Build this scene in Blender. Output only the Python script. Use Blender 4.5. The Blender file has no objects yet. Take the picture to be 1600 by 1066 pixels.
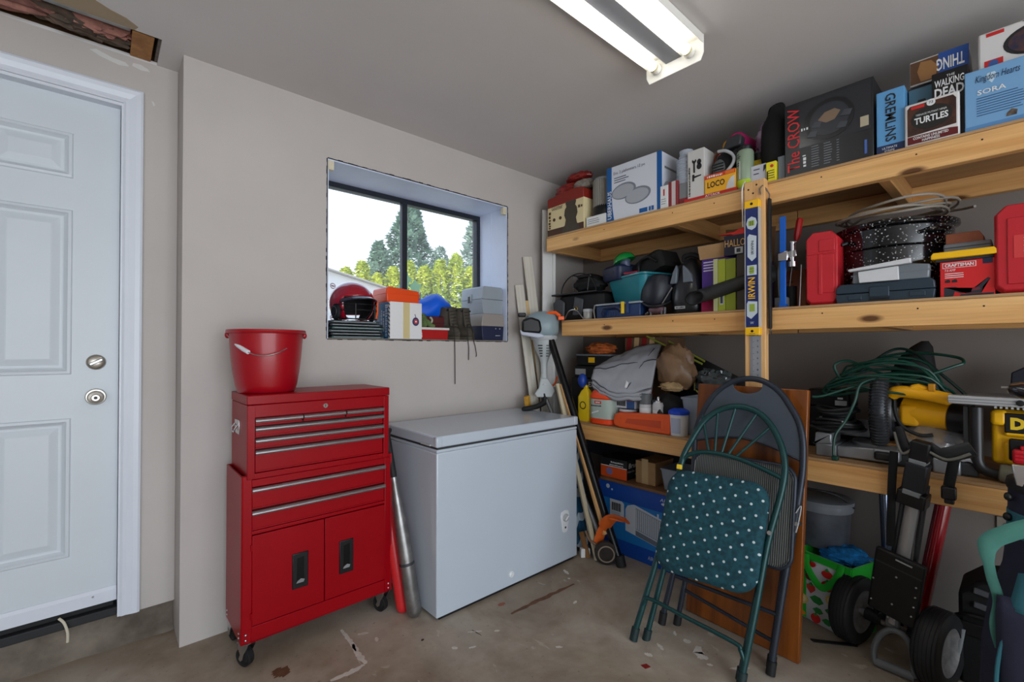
import bpy, bmesh, math, random
from mathutils import Vector as V, Matrix as M, noise as NZ
random.seed(7)
S = bpy.context.scene
COL = S.collection
PI = math.pi
# ------------------------------------------------------------------ camera, world, light, exposure
cd = bpy.data.cameras.new('camera')
cam = bpy.data.objects.new('camera', cd)
COL.objects.link(cam)
cd.sensor_width = 36
cd.lens = 16.2225
cd.shift_y = 0.00316
cd.clip_start = 0.02
cam.location = (-2.821, -2.319, 1.22)
cam.rotation_euler = (math.radians(90.6), 0, math.radians(-41.793))
S.camera = cam
S.view_settings.view_transform = 'Standard'
S.view_settings.look = 'None'
S.view_settings.gamma = 1
S.view_settings.use_curve_mapping = False
S.view_settings.exposure = -0.14
w = bpy.data.worlds.new('sky')
S.world = w
w.use_nodes = True
wn = w.node_tree
bg = wn.nodes['Background']
tcw = wn.nodes.new('ShaderNodeTexCoord')
sep = wn.nodes.new('ShaderNodeSeparateXYZ')
rmp = wn.nodes.new('ShaderNodeValToRGB')
rmp.color_ramp.elements[0].position = 0.0
rmp.color_ramp.elements[0].color = (0.95, 0.97, 1.0, 1)
rmp.color_ramp.elements[1].position = 0.6
rmp.color_ramp.elements[1].color = (0.55, 0.74, 1.0, 1)
wn.links.new(tcw.outputs['Generated'], sep.inputs[0])
wn.links.new(sep.outputs['Z'], rmp.inputs[0])
wn.links.new(rmp.outputs[0], bg.inputs[0])
bg.inputs[1].default_value = 2.1


def light(name, kind, loc, rot, energy, color, **k):
    d = bpy.data.lights.new(name, kind)
    d.energy = energy
    d.color = color
    for a, b in k.items():
        setattr(d, a, b)
    o = bpy.data.objects.new(name, d)
    COL.objects.link(o)
    o.location = loc
    o.rotation_euler = rot
    return o


# sun on the trees outside, high and behind the viewer's left
light('sun', 'SUN', (-6, -4, 8), (math.radians(52), 0, math.radians(-62)), 11, (1.0, 0.95, 0.86), angle=0.01)
# cool daylight through the open garage doorway behind the viewer
light('garage_daylight', 'AREA', (-3.2, -5.45, 1.15), (math.radians(90), 0, 0), 120, (0.82, 0.91, 1.0), shape='RECTANGLE', size=4.2, size_y=2.1)

# ------------------------------------------------------------------ mesh helpers


class MB:
    def __init__(s):
        s.v = []
        s.f = []
        s.sm = []

    def add(s, vs, fs, smooth=False):
        n = len(s.v)
        s.v += [V(p) for p in vs]
        for f in fs:
            s.f.append([i + n for i in f])
            s.sm.append(smooth)
        return s

    def box(s, x0, x1, y0, y1, z0, z1, m=None):
        vs = [V((x, y, z)) for z in (z0, z1) for y in (y0, y1) for x in (x0, x1)]
        if m is not None:
            vs = [m @ p for p in vs]
        return s.add(vs, [(0, 2, 3, 1), (4, 5, 7, 6), (0, 1, 5, 4), (1, 3, 7, 5), (3, 2, 6, 7), (2, 0, 4, 6)])

    def bar(s, a, b, wx, wy, up=(0, 0, 1)):
        # rectangular bar from a to b, wx along side, wy along up-ish
        a, b = V(a), V(b)
        d = (b - a).normalized()
        u = V(up)
        sd = d.cross(u)
        if sd.length < 1e-4:
            sd = d.cross(V((1, 0, 0)))
        sd.normalize()
        u = sd.cross(d)
        vs = []
        for p in (a, b):
            for i, j in ((-1, -1), (1, -1), (1, 1), (-1, 1)):
                vs.append(p + sd * (i * wx / 2) + u * (j * wy / 2))
        return s.add(vs, [(0, 1, 2, 3), (7, 6, 5, 4), (0, 4, 5, 1), (1, 5, 6, 2), (2, 6, 7, 3), (3, 7, 4, 0)])

    def tube(s, pts, r, n=10, closed=False, cap=True, flat=None):
        pts = [V(p) for p in pts]
        k = len(pts)
        rr = r if isinstance(r, (list, tuple)) else [r] * k
        T = []
        for i in range(k):
            if closed:
                t = pts[(i + 1) % k] - pts[i - 1]
            else:
                t = pts[min(i + 1, k - 1)] - pts[max(i - 1, 0)]
            T.append(t.normalized())
        u = T[0].orthogonal().normalized()
        if flat is not None:
            u = (V(flat[2]) - T[0] * V(flat[2]).dot(T[0])).normalized()
        vs = []
        for i in range(k):
            u = (u - T[i] * u.dot(T[i]))
            if u.length < 1e-6:
                u = T[i].orthogonal()
            u.normalize()
            w_ = T[i].cross(u)
            for j in range(n):
                a = 2 * PI * j / n
                if flat is not None:
                    vs.append(pts[i] + u * (math.cos(a) * rr[i] * flat[0]) + w_ * (math.sin(a) * rr[i] * flat[1]))
                else:
                    vs.append(pts[i] + u * (math.cos(a) * rr[i]) + w_ * (math.sin(a) * rr[i]))
        fs = []
        for i in range(k if closed else k - 1):
            for j in range(n):
                a = i * n + j
                b = i * n + (j + 1) % n
                c = ((i + 1) % k) * n
                fs.append((a, b, c + (j + 1) % n, c + j))
        s.add(vs, fs, True)
        if cap and not closed:
            s.add(vs[:n], [tuple(range(n))[::-1]])
            s.add(vs[-n:], [tuple(range(n))])
        return s

    def lathe(s, prof, n=24, m=None, smooth=True, cap=True):
        # prof: (r, z) pairs about the local z axis
        vs = []
        for r, z in prof:
            for j in range(n):
                a = 2 * PI * j / n
                vs.append(V((r * math.cos(a), r * math.sin(a), z)))
        if m is not None:
            vs = [m @ p for p in vs]
        fs = []
        for i in range(len(prof) - 1):
            for j in range(n):
                fs.append((i * n + j, i * n + (j + 1) % n, (i + 1) * n + (j + 1) % n, (i + 1) * n + j))
        s.add(vs, fs, smooth)
        if cap:
            if prof[0][0] > 1e-5:
                s.add(vs[:n], [tuple(range(n))[::-1]])
            if prof[-1][0] > 1e-5:
                s.add(vs[-n:], [tuple(range(n))])
        return s

    def cyl(s, a, b, r, r2=None, n=16):
        return s.tube([a, b], [r, r if r2 is None else r2], n)

    def prism(s, poly, ax, lo, hi, m=None):
        # poly of 2-D points in the plane across axis ax (x:(y,z), y:(x,z), z:(x,y))
        def p3(p, t):
            return V((t, p[0], p[1])) if ax == 'x' else V((p[0], t, p[1])) if ax == 'y' else V((p[0], p[1], t))
        k = len(poly)
        vs = [p3(p, lo) for p in poly] + [p3(p, hi) for p in poly]
        if m is not None:
            vs = [m @ p for p in vs]
        fs = [tuple(range(k)), tuple(range(k, 2 * k))[::-1]]
        for i in range(k):
            j = (i + 1) % k
            fs.append((i, i + k, j + k, j))
        return s.add(vs, fs)

    def ell(s, c, r, nu=16, nv=10, m=None):
        vs = []
        c = V(c)
        for i in range(nv + 1):
            t = PI * i / nv
            for j in range(nu):
                a = 2 * PI * j / nu
                vs.append(V((c.x + r[0] * math.sin(t) * math.cos(a), c.y + r[1] * math.sin(t) * math.sin(a), c.z + r[2] * math.cos(t))))
        if m is not None:
            vs = [m @ p for p in vs]
        fs = []
        for i in range(nv):
            for j in range(nu):
                fs.append((i * nu + j, (i + 1) * nu + j, (i + 1) * nu + (j + 1) % nu, i * nu + (j + 1) % nu))
        return s.add(vs, fs, True)

    def loft(s, secs, closed=True, cap=True, smooth=True):
        n = len(secs[0])
        vs = [V(p) for q in secs for p in q]
        fs = []
        for i in range(len(secs) - 1):
            for j in range(n if closed else n - 1):
                fs.append((i * n + j, i * n + (j + 1) % n, (i + 1) * n + (j + 1) % n, (i + 1) * n + j))
        s.add(vs, fs, smooth)
        if cap and closed:
            s.add(vs[:n], [tuple(range(n))[::-1]], smooth)
            s.add(vs[-n:], [tuple(range(n))], smooth)
        return s

    def grid(s, fn, nu, nv, smooth=True):
        vs = [V(fn(i / nu, j / nv)) for j in range(nv + 1) for i in range(nu + 1)]
        fs = []
        for j in range(nv):
            for i in range(nu):
                a = j * (nu + 1) + i
                fs.append((a, a + 1, a + nu + 2, a + nu + 1))
        return s.add(vs, fs, smooth)

    def build(s, name, mt, parent=None, bev=0, seg=2, solid=0, sub=0, ang=40):
        me = bpy.data.meshes.new(name)
        me.from_pydata([tuple(p) for p in s.v], [], s.f)
        bm = bmesh.new()
        bm.from_mesh(me)
        bmesh.ops.remove_doubles(bm, verts=bm.verts, dist=1e-5)
        if not solid:
            bmesh.ops.recalc_face_normals(bm, faces=bm.faces)
        bm.to_mesh(me)
        bm.free()
        if any(s.sm) or bev:
            for p in me.polygons:
                p.use_smooth = True
            me.set_sharp_from_angle(angle=math.radians(ang))
        o = bpy.data.objects.new(name, me)
        COL.objects.link(o)
        if mt is not None:
            me.materials.append(mt)
        if parent is not None:
            o.parent = parent
        if solid:
            d = o.modifiers.new('solid', 'SOLIDIFY')
            d.thickness = solid
            d.offset = 0
        if bev:
            d = o.modifiers.new('bevel', 'BEVEL')
            d.width = bev
            d.segments = seg
            d.limit_method = 'ANGLE'
            d.angle_limit = math.radians(35)
            d.use_clamp_overlap = True
        if sub:
            d = o.modifiers.new('sub', 'SUBSURF')
            d.levels = sub
            d.render_levels = sub
        return o


def tag(o, label=None, cat=None, group=None, kind=None):
    if label:
        o['label'] = label
    if cat:
        o['category'] = cat
    if group:
        o['group'] = group
    if kind:
        o['kind'] = kind
    return o


def thing(name, label, cat, loc=(0, 0, 0), rz=0, group=None, rot=None):
    o = bpy.data.objects.new(name, None)
    o.empty_display_size = .05
    COL.objects.link(o)
    o.location = loc
    o.rotation_euler = rot if rot is not None else (0, 0, rz)
    return tag(o, label, cat, group)


def put(o, loc, rz=0, rot=None):
    o.location = loc
    o.rotation_euler = rot if rot is not None else (0, 0, rz)
    return o


def dup(root, loc, rz=0, label=None, group=None, rot=None):
    r = root.copy()
    COL.objects.link(r)
    put(r, loc, rz, rot)
    if label:
        r['label'] = label
    if group:
        r['group'] = group
    for ch in list(root.children):
        c = ch.copy()
        COL.objects.link(c)
        c.parent = r
        for g in ch.children:
            d = g.copy()
            COL.objects.link(d)
            d.parent = c
    return r


def struct(o, label=None):
    o['kind'] = 'structure'
    if label:
        o['label'] = label
    return o


# ------------------------------------------------------------------ materials
def lin(c):
    c = c / 255
    return c / 12.92 if c <= .04045 else ((c + .055) / 1.055) ** 2.4


def rgb(r, g, b):
    return (lin(r), lin(g), lin(b), 1)


MC = {}


def mat(name, col, rough=.5, metal=0, var=0, vs=6, bump=0, bs=80, coat=0, trans=0, alpha=1, emit=0, stretch=None, col2=None, ior=1.45, spec=.5):
    if name in MC:
        return MC[name]
    m = bpy.data.materials.new(name)
    MC[name] = m
    m.use_nodes = True
    nt = m.node_tree
    p = nt.nodes['Principled BSDF']
    c = rgb(*col)
    p.inputs['Base Color'].default_value = c
    p.inputs['Roughness'].default_value = rough
    p.inputs['Metallic'].default_value = metal
    p.inputs['Coat Weight'].default_value = coat
    p.inputs['Coat Roughness'].default_value = .12
    p.inputs['Transmission Weight'].default_value = trans
    p.inputs['Alpha'].default_value = alpha
    p.inputs['IOR'].default_value = ior
    p.inputs['Specular IOR Level'].default_value = spec
    if emit:
        p.inputs['Emission Color'].default_value = c
        p.inputs['Emission Strength'].default_value = emit
    if var or bump or col2:
        tc = nt.nodes.new('ShaderNodeTexCoord')
        mp = nt.nodes.new('ShaderNodeMapping')
        nt.links.new(tc.outputs['Object'], mp.inputs[0])
        if stretch:
            mp.inputs['Scale'].default_value = stretch
    if var or col2:
        n = nt.nodes.new('ShaderNodeTexNoise')
        n.inputs['Scale'].default_value = vs
        n.inputs['Detail'].default_value = 6
        n.inputs['Roughness'].default_value = .6
        nt.links.new(mp.outputs[0], n.inputs['Vector'])
        r = nt.nodes.new('ShaderNodeValToRGB')
        k = 1 - var
        r.color_ramp.elements[0].position = .35
        r.color_ramp.elements[1].position = .65
        if col2:
            r.color_ramp.elements[0].color = rgb(*col2)
            r.color_ramp.elements[1].color = c
        else:
            r.color_ramp.elements[0].color = (c[0] * k, c[1] * k, c[2] * k, 1)
            k = 1 + var * .6
            r.color_ramp.elements[1].color = (min(1, c[0] * k), min(1, c[1] * k), min(1, c[2] * k), 1)
        nt.links.new(n.outputs['Fac'], r.inputs[0])
        nt.links.new(r.outputs[0], p.inputs['Base Color'])
    if bump:
        n2 = nt.nodes.new('ShaderNodeTexNoise')
        n2.inputs['Scale'].default_value = bs
        n2.inputs['Detail'].default_value = 4
        nt.links.new(mp.outputs[0], n2.inputs['Vector'])
        b = nt.nodes.new('ShaderNodeBump')
        b.inputs['Strength'].default_value = bump
        b.inputs['Distance'].default_value = .004
        nt.links.new(n2.outputs['Fac'], b.inputs['Height'])
        nt.links.new(b.outputs[0], p.inputs['Normal'])
    return m


def nodes_of(m):
    nt = m.node_tree
    return nt, nt.nodes['Principled BSDF'], nt.nodes.new, nt.links.new


def ramp(nt, stops, src):
    r = nt.nodes.new('ShaderNodeValToRGB')
    e = r.color_ramp.elements
    while len(e) < len(stops):
        e.new(.5)
    for i, (p, c) in enumerate(stops):
        e[i].position = p
        e[i].color = c if len(c) == 4 else (*c, 1)
    nt.links.new(src, r.inputs[0])
    return r.outputs[0]


def mix(nt, fac, a, b, mode='MIX'):
    n = nt.nodes.new('ShaderNodeMix')
    n.data_type = 'RGBA'
    n.blend_type = mode
    for sock, v in ((n.inputs['Factor'], fac), (n.inputs['A'], a), (n.inputs['B'], b)):
        pass
    ins = {i.identifier: i for i in n.inputs}
    for key, v in (('Factor_Float', fac), ('A_Color', a), ('B_Color', b)):
        s_ = ins[key]
        if hasattr(v, 'is_linked') or hasattr(v, 'links'):
            nt.links.new(v, s_)
        else:
            s_.default_value = v
    return [o for o in n.outputs if o.identifier == 'Result_Color'][0]


def tex(nt, kind, scale, vec=None, **k):
    n = nt.nodes.new('ShaderNodeTex' + kind)
    n.inputs['Scale'].default_value = scale
    for a, b in k.items():
        if a in n.inputs:
            n.inputs[a].default_value = b
        else:
            setattr(n, a, b)
    if vec is not None:
        nt.links.new(vec, n.inputs['Vector'])
    return n


def ocoord(nt, scale=(1, 1, 1), rot=(0, 0, 0), which='Object'):
    tc = nt.nodes.new('ShaderNodeTexCoord')
    mp = nt.nodes.new('ShaderNodeMapping')
    mp.inputs['Scale'].default_value = scale
    mp.inputs['Rotation'].default_value = rot
    nt.links.new(tc.outputs[which], mp.inputs[0])
    return mp.outputs[0]


def wood(name, light_, dark, axis, knots=True, rough=.55, knot_scale=5):
    m = mat(name, light_, rough)
    nt, p, N, L = nodes_of(m)
    sc = [9, 9, 9]
    sc['xyz'.index(axis)] = .55
    v = ocoord(nt, sc)
    n = tex(nt, 'Noise', 2.2, v, Detail=5.0, Roughness=.55, Distortion=.6)
    c = ramp(nt, [(.3, rgb(*dark)), (.7, rgb(*light_))], n.outputs['Fac'])
    sc2 = [60, 60, 60]
    sc2['xyz'.index(axis)] = 1.5
    n2 = tex(nt, 'Noise', 2, ocoord(nt, sc2), Detail=3.0)
    c = mix(nt, .25, c, ramp(nt, [(.3, (.35, .25, .15)), (.7, (1, 1, 1))], n2.outputs['Fac']), 'MULTIPLY')
    if knots:
        sc3 = [1.6, 1.6, 1.6]
        sc3['xyz'.index(axis)] = .62
        vo = tex(nt, 'Voronoi', knot_scale, ocoord(nt, sc3))
        k = ramp(nt, [(.09, (1, 1, 1)), (.16, (0, 0, 0))], vo.outputs['Distance'])
        c = mix(nt, k, c, rgb(96, 58, 26))
    L(c, p.inputs['Base Color'])
    b = N('ShaderNodeBump')
    b.inputs['Strength'].default_value = .15
    b.inputs['Distance'].default_value = .002
    L(n2.outputs['Fac'], b.inputs['Height'])
    L(b.outputs[0], p.inputs['Normal'])
    return m


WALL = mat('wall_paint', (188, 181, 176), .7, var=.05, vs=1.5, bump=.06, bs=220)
WALL_B = mat('wall_paint_shaded', (130, 122, 116), .7, var=.06, vs=1.2, bump=.06, bs=220)  # wall colour darkened to stand for the light falloff behind the shelves
CEIL = mat('ceiling_paint', (212, 208, 206), .75, var=.04, vs=1.2, bump=.05, bs=200)
WHITE_TRIM = mat('white_trim', (216, 221, 230), .35, var=.02, vs=5)
DOORW = mat('door_white', (205, 212, 218), .4, var=.02, vs=3)
BLACK = mat('black_plastic', (18, 18, 20), .4)
BLACKM = mat('black_matte', (14, 14, 15), .75, var=.2, vs=30)
BLACKR = mat('black_rubber', (22, 22, 23), .65, bump=.1)
DKGREY = mat('dark_grey', (52, 54, 57), .5)
GREY = mat('grey_plastic', (128, 132, 134), .45)
LTGREY = mat('light_grey', (176, 179, 180), .45)
WHITE = mat('white_print', (226, 228, 228), .5)
WHITEP = mat('white_plastic', (225, 228, 230), .35)
STEEL = mat('steel', (190, 190, 192), .28, 1)
CHROME = mat('chrome', (215, 215, 218), .15, 1)
DULLMETAL = mat('dull_metal', (120, 120, 122), .45, .9, var=.2, vs=12)
RED = mat('red_enamel', (148, 2, 16), .36, coat=.06, spec=.2, var=.05, vs=4)
REDP = mat('red_plastic', (186, 22, 34), .38)
REDB = mat('red_print', (198, 40, 40), .5)
ORANGE = mat('orange_plastic', (236, 92, 24), .35)
YELLOW = mat('yellow_plastic', (246, 190, 20), .38)
YELLOWB = mat('yellow_print', (232, 196, 40), .5)
BLUE = mat('blue_plastic', (28, 96, 178), .4)
NAVY = mat('navy_plastic', (26, 36, 66), .45)
CARD = mat('cardboard', (172, 136, 94), .8, var=.08, vs=20)
CLEAR = mat('clear_plastic', (235, 240, 242), .12, trans=.92, ior=1.2)
PINE = wood('pine', (240, 192, 128), (214, 156, 90), 'y')
PINEX = wood('pine_x', (214, 166, 108), (184, 132, 78), 'x', knots=False)
PINEZ = wood('pine_z', (238, 194, 136), (212, 160, 100), 'z')
PLY = wood('plywood', (196, 160, 116), (166, 126, 84), 'y', knots=False)

# ------------------------------------------------------------------ text and flat print


def text(parent, s_, x, y, z, w_, h_, mt, xd=(1, 0, 0), yd=(0, 0, 1), name='lettering', bold=0, depth=0, shear=0):
    """lettering laid on a face: (x,y,z) is its lower left corner, w_ by h_ its size"""
    cu = bpy.data.curves.new('t', 'FONT')
    cu.body = s_
    cu.offset = bold
    cu.shear = shear
    cu.resolution_u = 2
    ob = bpy.data.objects.new('t', cu)
    COL.objects.link(ob)
    bpy.context.view_layer.update()
    dg = bpy.context.evaluated_depsgraph_get()
    me = bpy.data.meshes.new_from_object(ob.evaluated_get(dg))
    bpy.data.objects.remove(ob)
    bpy.data.curves.remove(cu)
    xs = [p.co.x for p in me.vertices]
    ys = [p.co.y for p in me.vertices]
    x0, x1, y0, y1 = min(xs), max(xs), min(ys), max(ys)
    xd, yd, o_ = V(xd), V(yd), V((x, y, z))
    for p in me.vertices:
        p.co = o_ + xd * ((p.co.x - x0) / (x1 - x0) * w_) + yd * ((p.co.y - y0) / (y1 - y0) * h_)
    me.name = name
    me.materials.clear()
    me.materials.append(mt)
    ob = bpy.data.objects.new(name, me)
    COL.objects.link(ob)
    ob.parent = parent
    return ob


def blurred_print(parent, x, y, z, w_, h_, mt, xd=(1, 0, 0), yd=(0, 0, 1)):
    """a row of small ink blocks for print too small to read in the photograph"""
    rn = random.Random(int((x + z) * 9999))
    xd, yd, o_ = V(xd), V(yd), V((x, y, z))
    nn = xd.cross(yd).normalized() * .0004
    b = MB()
    t = 0
    while t < w_:
        q = min(w_ - t, h_ * rn.uniform(.35, .9))
        lo, hi = rn.uniform(0, .15) * h_, rn.uniform(.7, 1) * h_
        p = [o_ + xd * t + yd * lo, o_ + xd * (t + q) + yd * lo, o_ + xd * (t + q) + yd * hi, o_ + xd * t + yd * hi]
        b.add(p + [c - nn for c in p], [(0, 1, 2, 3), (7, 6, 5, 4), (0, 4, 5, 1), (1, 5, 6, 2), (2, 6, 7, 3), (3, 7, 4, 0)])
        t += q + h_ * rn.uniform(.15, .4)
    o = b.build('small_print', mt, parent)
    o['kind'] = 'stuff'
    return o


class Box:
    """a carton or case whose front is local -y, right side +x, base centre at the origin"""

    def __init__(s, name, label, cat, loc, size, mt, rz=0, group=None, bev=.002, part='body', rot=None):
        s.w, s.d, s.h = size
        s.root = thing(name, label, cat, loc, rz, group, rot)
        s.body = MB().box(-s.w / 2, s.w / 2, -s.d / 2, s.d / 2, 0, s.h).build(part, mt, s.root, bev=bev)

    def plate(s, x0, x1, z0, z1, mt, name='label', k=1, side='f', th=.0008):
        e = th * k
        mb = MB()
        if side == 'f':
            mb.box(x0, x1, -s.d / 2 - e, -s.d / 2 + .0005, z0, z1)
        elif side == 'r':
            mb.box(s.w / 2 - .0005, s.w / 2 + e, x0, x1, z0, z1)
        elif side == 't':
            mb.box(x0, x1, z0, z1, s.h - .0005, s.h + e)
        return mb.build(name, mt, s.root)

    def shape(s, poly, mt, name='print', k=2):
        e = .0008 * k
        return MB().prism(poly, 'y', -s.d / 2 - e, -s.d / 2 + .0004).build(name, mt, s.root)

    def text(s, t, x, z, w_, h_, mt, k=2, side='f', vert=0, **kw):
        e = .0008 * k + .0003
        if t is None:
            if side == 'r':
                return blurred_print(s.root, s.w / 2 + e, x, z, w_, h_, mt, (0, 1, 0), (0, 0, 1))
            if vert == 1:
                return blurred_print(s.root, x + h_, -s.d / 2 - e, z, w_, h_, mt, (0, 0, 1), (-1, 0, 0))
            return blurred_print(s.root, x, -s.d / 2 - e, z, w_, h_, mt)
        if side == 'f':
            if vert == 1:      # reading upward
                return text(s.root, t, x + h_, -s.d / 2 - e, z, w_, h_, mt, (0, 0, 1), (-1, 0, 0), **kw)
            if vert == -1:     # reading downward
                return text(s.root, t, x, -s.d / 2 - e, z + w_, w_, h_, mt, (0, 0, -1), (1, 0, 0), **kw)
            if vert == 2:      # upside down
                return text(s.root, t, x + w_, -s.d / 2 - e, z + h_, w_, h_, mt, (-1, 0, 0), (0, 0, -1), **kw)
            return text(s.root, t, x, -s.d / 2 - e, z, w_, h_, mt, **kw)
        return text(s.root, t, s.w / 2 + e, x, z, w_, h_, mt, (0, 1, 0), (0, 0, 1), **kw)

    def lines(s, x, z, w_, n, dz, th, mt, name='small_print'):
        mb = MB()
        for i in range(n):
            ww = w_ * (.75 + .25 * random.random())
            mb.box(x, x + ww, -s.d / 2 - .0016, -s.d / 2 + .0002, z - i * dz, z - i * dz + th)
        return mb.build(name, mt, s.root)


def ring(cx, cz, r, n=20, rz=None):
    rz = r if rz is None else rz
    return [(cx + r * math.cos(2 * PI * i / n), cz + rz * math.sin(2 * PI * i / n)) for i in range(n)]


def arc(c, r, a0, a1, n=12, ax='xz', r2=None):
    r2 = r if r2 is None else r2
    out = []
    for i in range(n + 1):
        a = a0 + (a1 - a0) * i / n
        u, v_ = r * math.cos(a), r2 * math.sin(a)
        out.append(V((c[0] + u, c[1], c[2] + v_)) if ax == 'xz' else V((c[0] + u, c[1] + v_, c[2])) if ax == 'xy' else V((c[0], c[1] + u, c[2] + v_)))
    return out


def crumple(c, r, amp=.3, seed=0, sc=3, nu=28, nv=18, flatz=True):
    """closed lumpy form for bags and cloth bundles"""
    mb = MB()
    mb.ell((0, 0, 0), (1, 1, 1), nu, nv)
    out = []
    for p in mb.v:
        d = p.copy()
        n_ = NZ.noise(p * sc + V((seed * 7.3, 0, 0))) + .5 * NZ.noise(p * sc * 2.3 + V((0, seed * 3.1, 0)))
        ridge = abs(NZ.noise(p * sc * 1.4 + V((0, 0, seed * 5.7))))
        k = 1 + amp * (n_ - ridge * .6)
        q = V((d.x * r[0] * k, d.y * r[1] * k, d.z * r[2] * k))
        if flatz and q.z < -r[2] * .72:
            q.z = -r[2] * .72
        out.append(q + V(c))
    mb.v = out
    return mb


def polyline(pts, n=8):
    """Catmull-Rom through pts"""
    pts = [V(p) for p in pts]
    out = []
    for i in range(len(pts) - 1):
        p0 = pts[max(i - 1, 0)]
        p1, p2 = pts[i], pts[i + 1]
        p3 = pts[min(i + 2, len(pts) - 1)]
        for k in range(n):
            t = k / n
            out.append(.5 * ((2 * p1) + (p2 - p0) * t + (2 * p0 - 5 * p1 + 4 * p2 - p3) * t * t + (3 * p1 - p0 - 3 * p2 + p3) * t ** 3))
    out.append(pts[-1])
    return out

# ------------------------------------------------------------------ the room
def concrete():
    m = mat('concrete', (128, 120, 108), .62)
    nt, p, N, L = nodes_of(m)
    v = ocoord(nt)
    a = tex(nt, 'Noise', 1.3, v, Detail=8.0, Roughness=.62, Distortion=.5)
    c = ramp(nt, [(.3, rgb(128, 110, 92)), (.45, rgb(166, 153, 136)), (.6, rgb(184, 174, 160)), (.75, rgb(202, 195, 184))], a.outputs['Fac'])
    b = tex(nt, 'Noise', 7, v, Detail=8.0, Roughness=.7)
    c = mix(nt, .55, c, ramp(nt, [(.3, (.6, .56, .52)), (.7, (1, 1, 1))], b.outputs['Fac']), 'MULTIPLY')
    # darker, damp rust-brown stains
    st = tex(nt, 'Noise', .9, ocoord(nt, (1, 1, 1), (0, 0, .7)), Detail=5.0, Distortion=1.5)
    c = mix(nt, ramp(nt, [(.55, (0, 0, 0)), (.75, (.55, .55, .55))], st.outputs['Fac']), c, rgb(108, 84, 62))
    # pale scrapes and paint flecks
    fl = tex(nt, 'Noise', 16, ocoord(nt, (1, .55, 1), (0, 0, .9)), Detail=3.0, Distortion=1.2)
    gate = tex(nt, 'Noise', 1.7, ocoord(nt, (1, 1, 1), (0, 0, 2)), Detail=2.0)
    f = mix(nt, 1.0, ramp(nt, [(.68, (0, 0, 0)), (.72, (.7, .7, .7))], fl.outputs['Fac']), ramp(nt, [(.5, (0, 0, 0)), (.58, (1, 1, 1))], gate.outputs['Fac']), 'MULTIPLY')
    c = mix(nt, f, c, rgb(196, 188, 176))
    # fine dark pits
    pt = tex(nt, 'Noise', 55, v, Detail=3.0)
    c = mix(nt, ramp(nt, [(.25, (.45, .45, .45)), (.34, (0, 0, 0))], pt.outputs['Fac']), c, rgb(58, 50, 42))
    bl = tex(nt, 'Noise', 3.4, ocoord(nt, (1, 1, 1), (0, 0, 1.3)), Detail=7.0, Roughness=.65, Distortion=.8)
    c = mix(nt, .45, c, ramp(nt, [(.32, (.62, .55, .48)), (.5, (.95, .93, .9)), (.68, (1.0, 1.0, 1.0))], bl.outputs['Fac']), 'MULTIPLY')
    L(c, p.inputs['Base Color'])
    r = ramp(nt, [(.35, (.42, .42, .42)), (.7, (.75, .75, .75))], b.outputs['Fac'])
    L(r, p.inputs['Roughness'])
    bp = N('ShaderNodeBump')
    bp.inputs['Strength'].default_value = .25
    bp.inputs['Distance'].default_value = .004
    L(b.outputs['Fac'], bp.inputs['Height'])
    L(bp.outputs[0], p.inputs['Normal'])
    return m


CONC = concrete()
H = 2.438
struct(MB().box(-5.4, .3, -5.6, .6, -.12, 0).build('floor', CONC))
floor = bpy.data.objects['floor']
RUST = mat('rust_stain', (104, 70, 48), .7, var=.25, vs=20)
FLECK = mat('paint_fleck', (206, 200, 190), .7, var=.1, vs=30)
DARKST = mat('dark_stain', (66, 50, 38), .6, var=.2, vs=20)


def stain(name, pts, wd, mt, seed):
    rn = random.Random(seed)
    P_ = []
    for k, (x, y) in enumerate(pts):
        P_.append(V((x, y, 0)))
    L_, R_ = [], []
    n = 14
    for i in range(n + 1):
        t = i / n * (len(P_) - 1)
        a = min(int(t), len(P_) - 2)
        q = P_[a].lerp(P_[a + 1], t - a)
        d = (P_[a + 1] - P_[a]).normalized()
        sd = V((-d.y, d.x, 0))
        k = wd * (.25 + .75 * math.sin(PI * (.08 + .84 * i / n)))
        L_.append(q + sd * k * rn.uniform(.5, 1.1))
        R_.append(q - sd * k * rn.uniform(.5, 1.1))
    b = MB()
    b.add([(p.x, p.y, .0006) for p in L_] + [(p.x, p.y, .0006) for p in R_], [(i, i + 1, n + 2 + i, n + 1 + i) for i in range(n)])
    return b.build(name, mt, floor)


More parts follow.
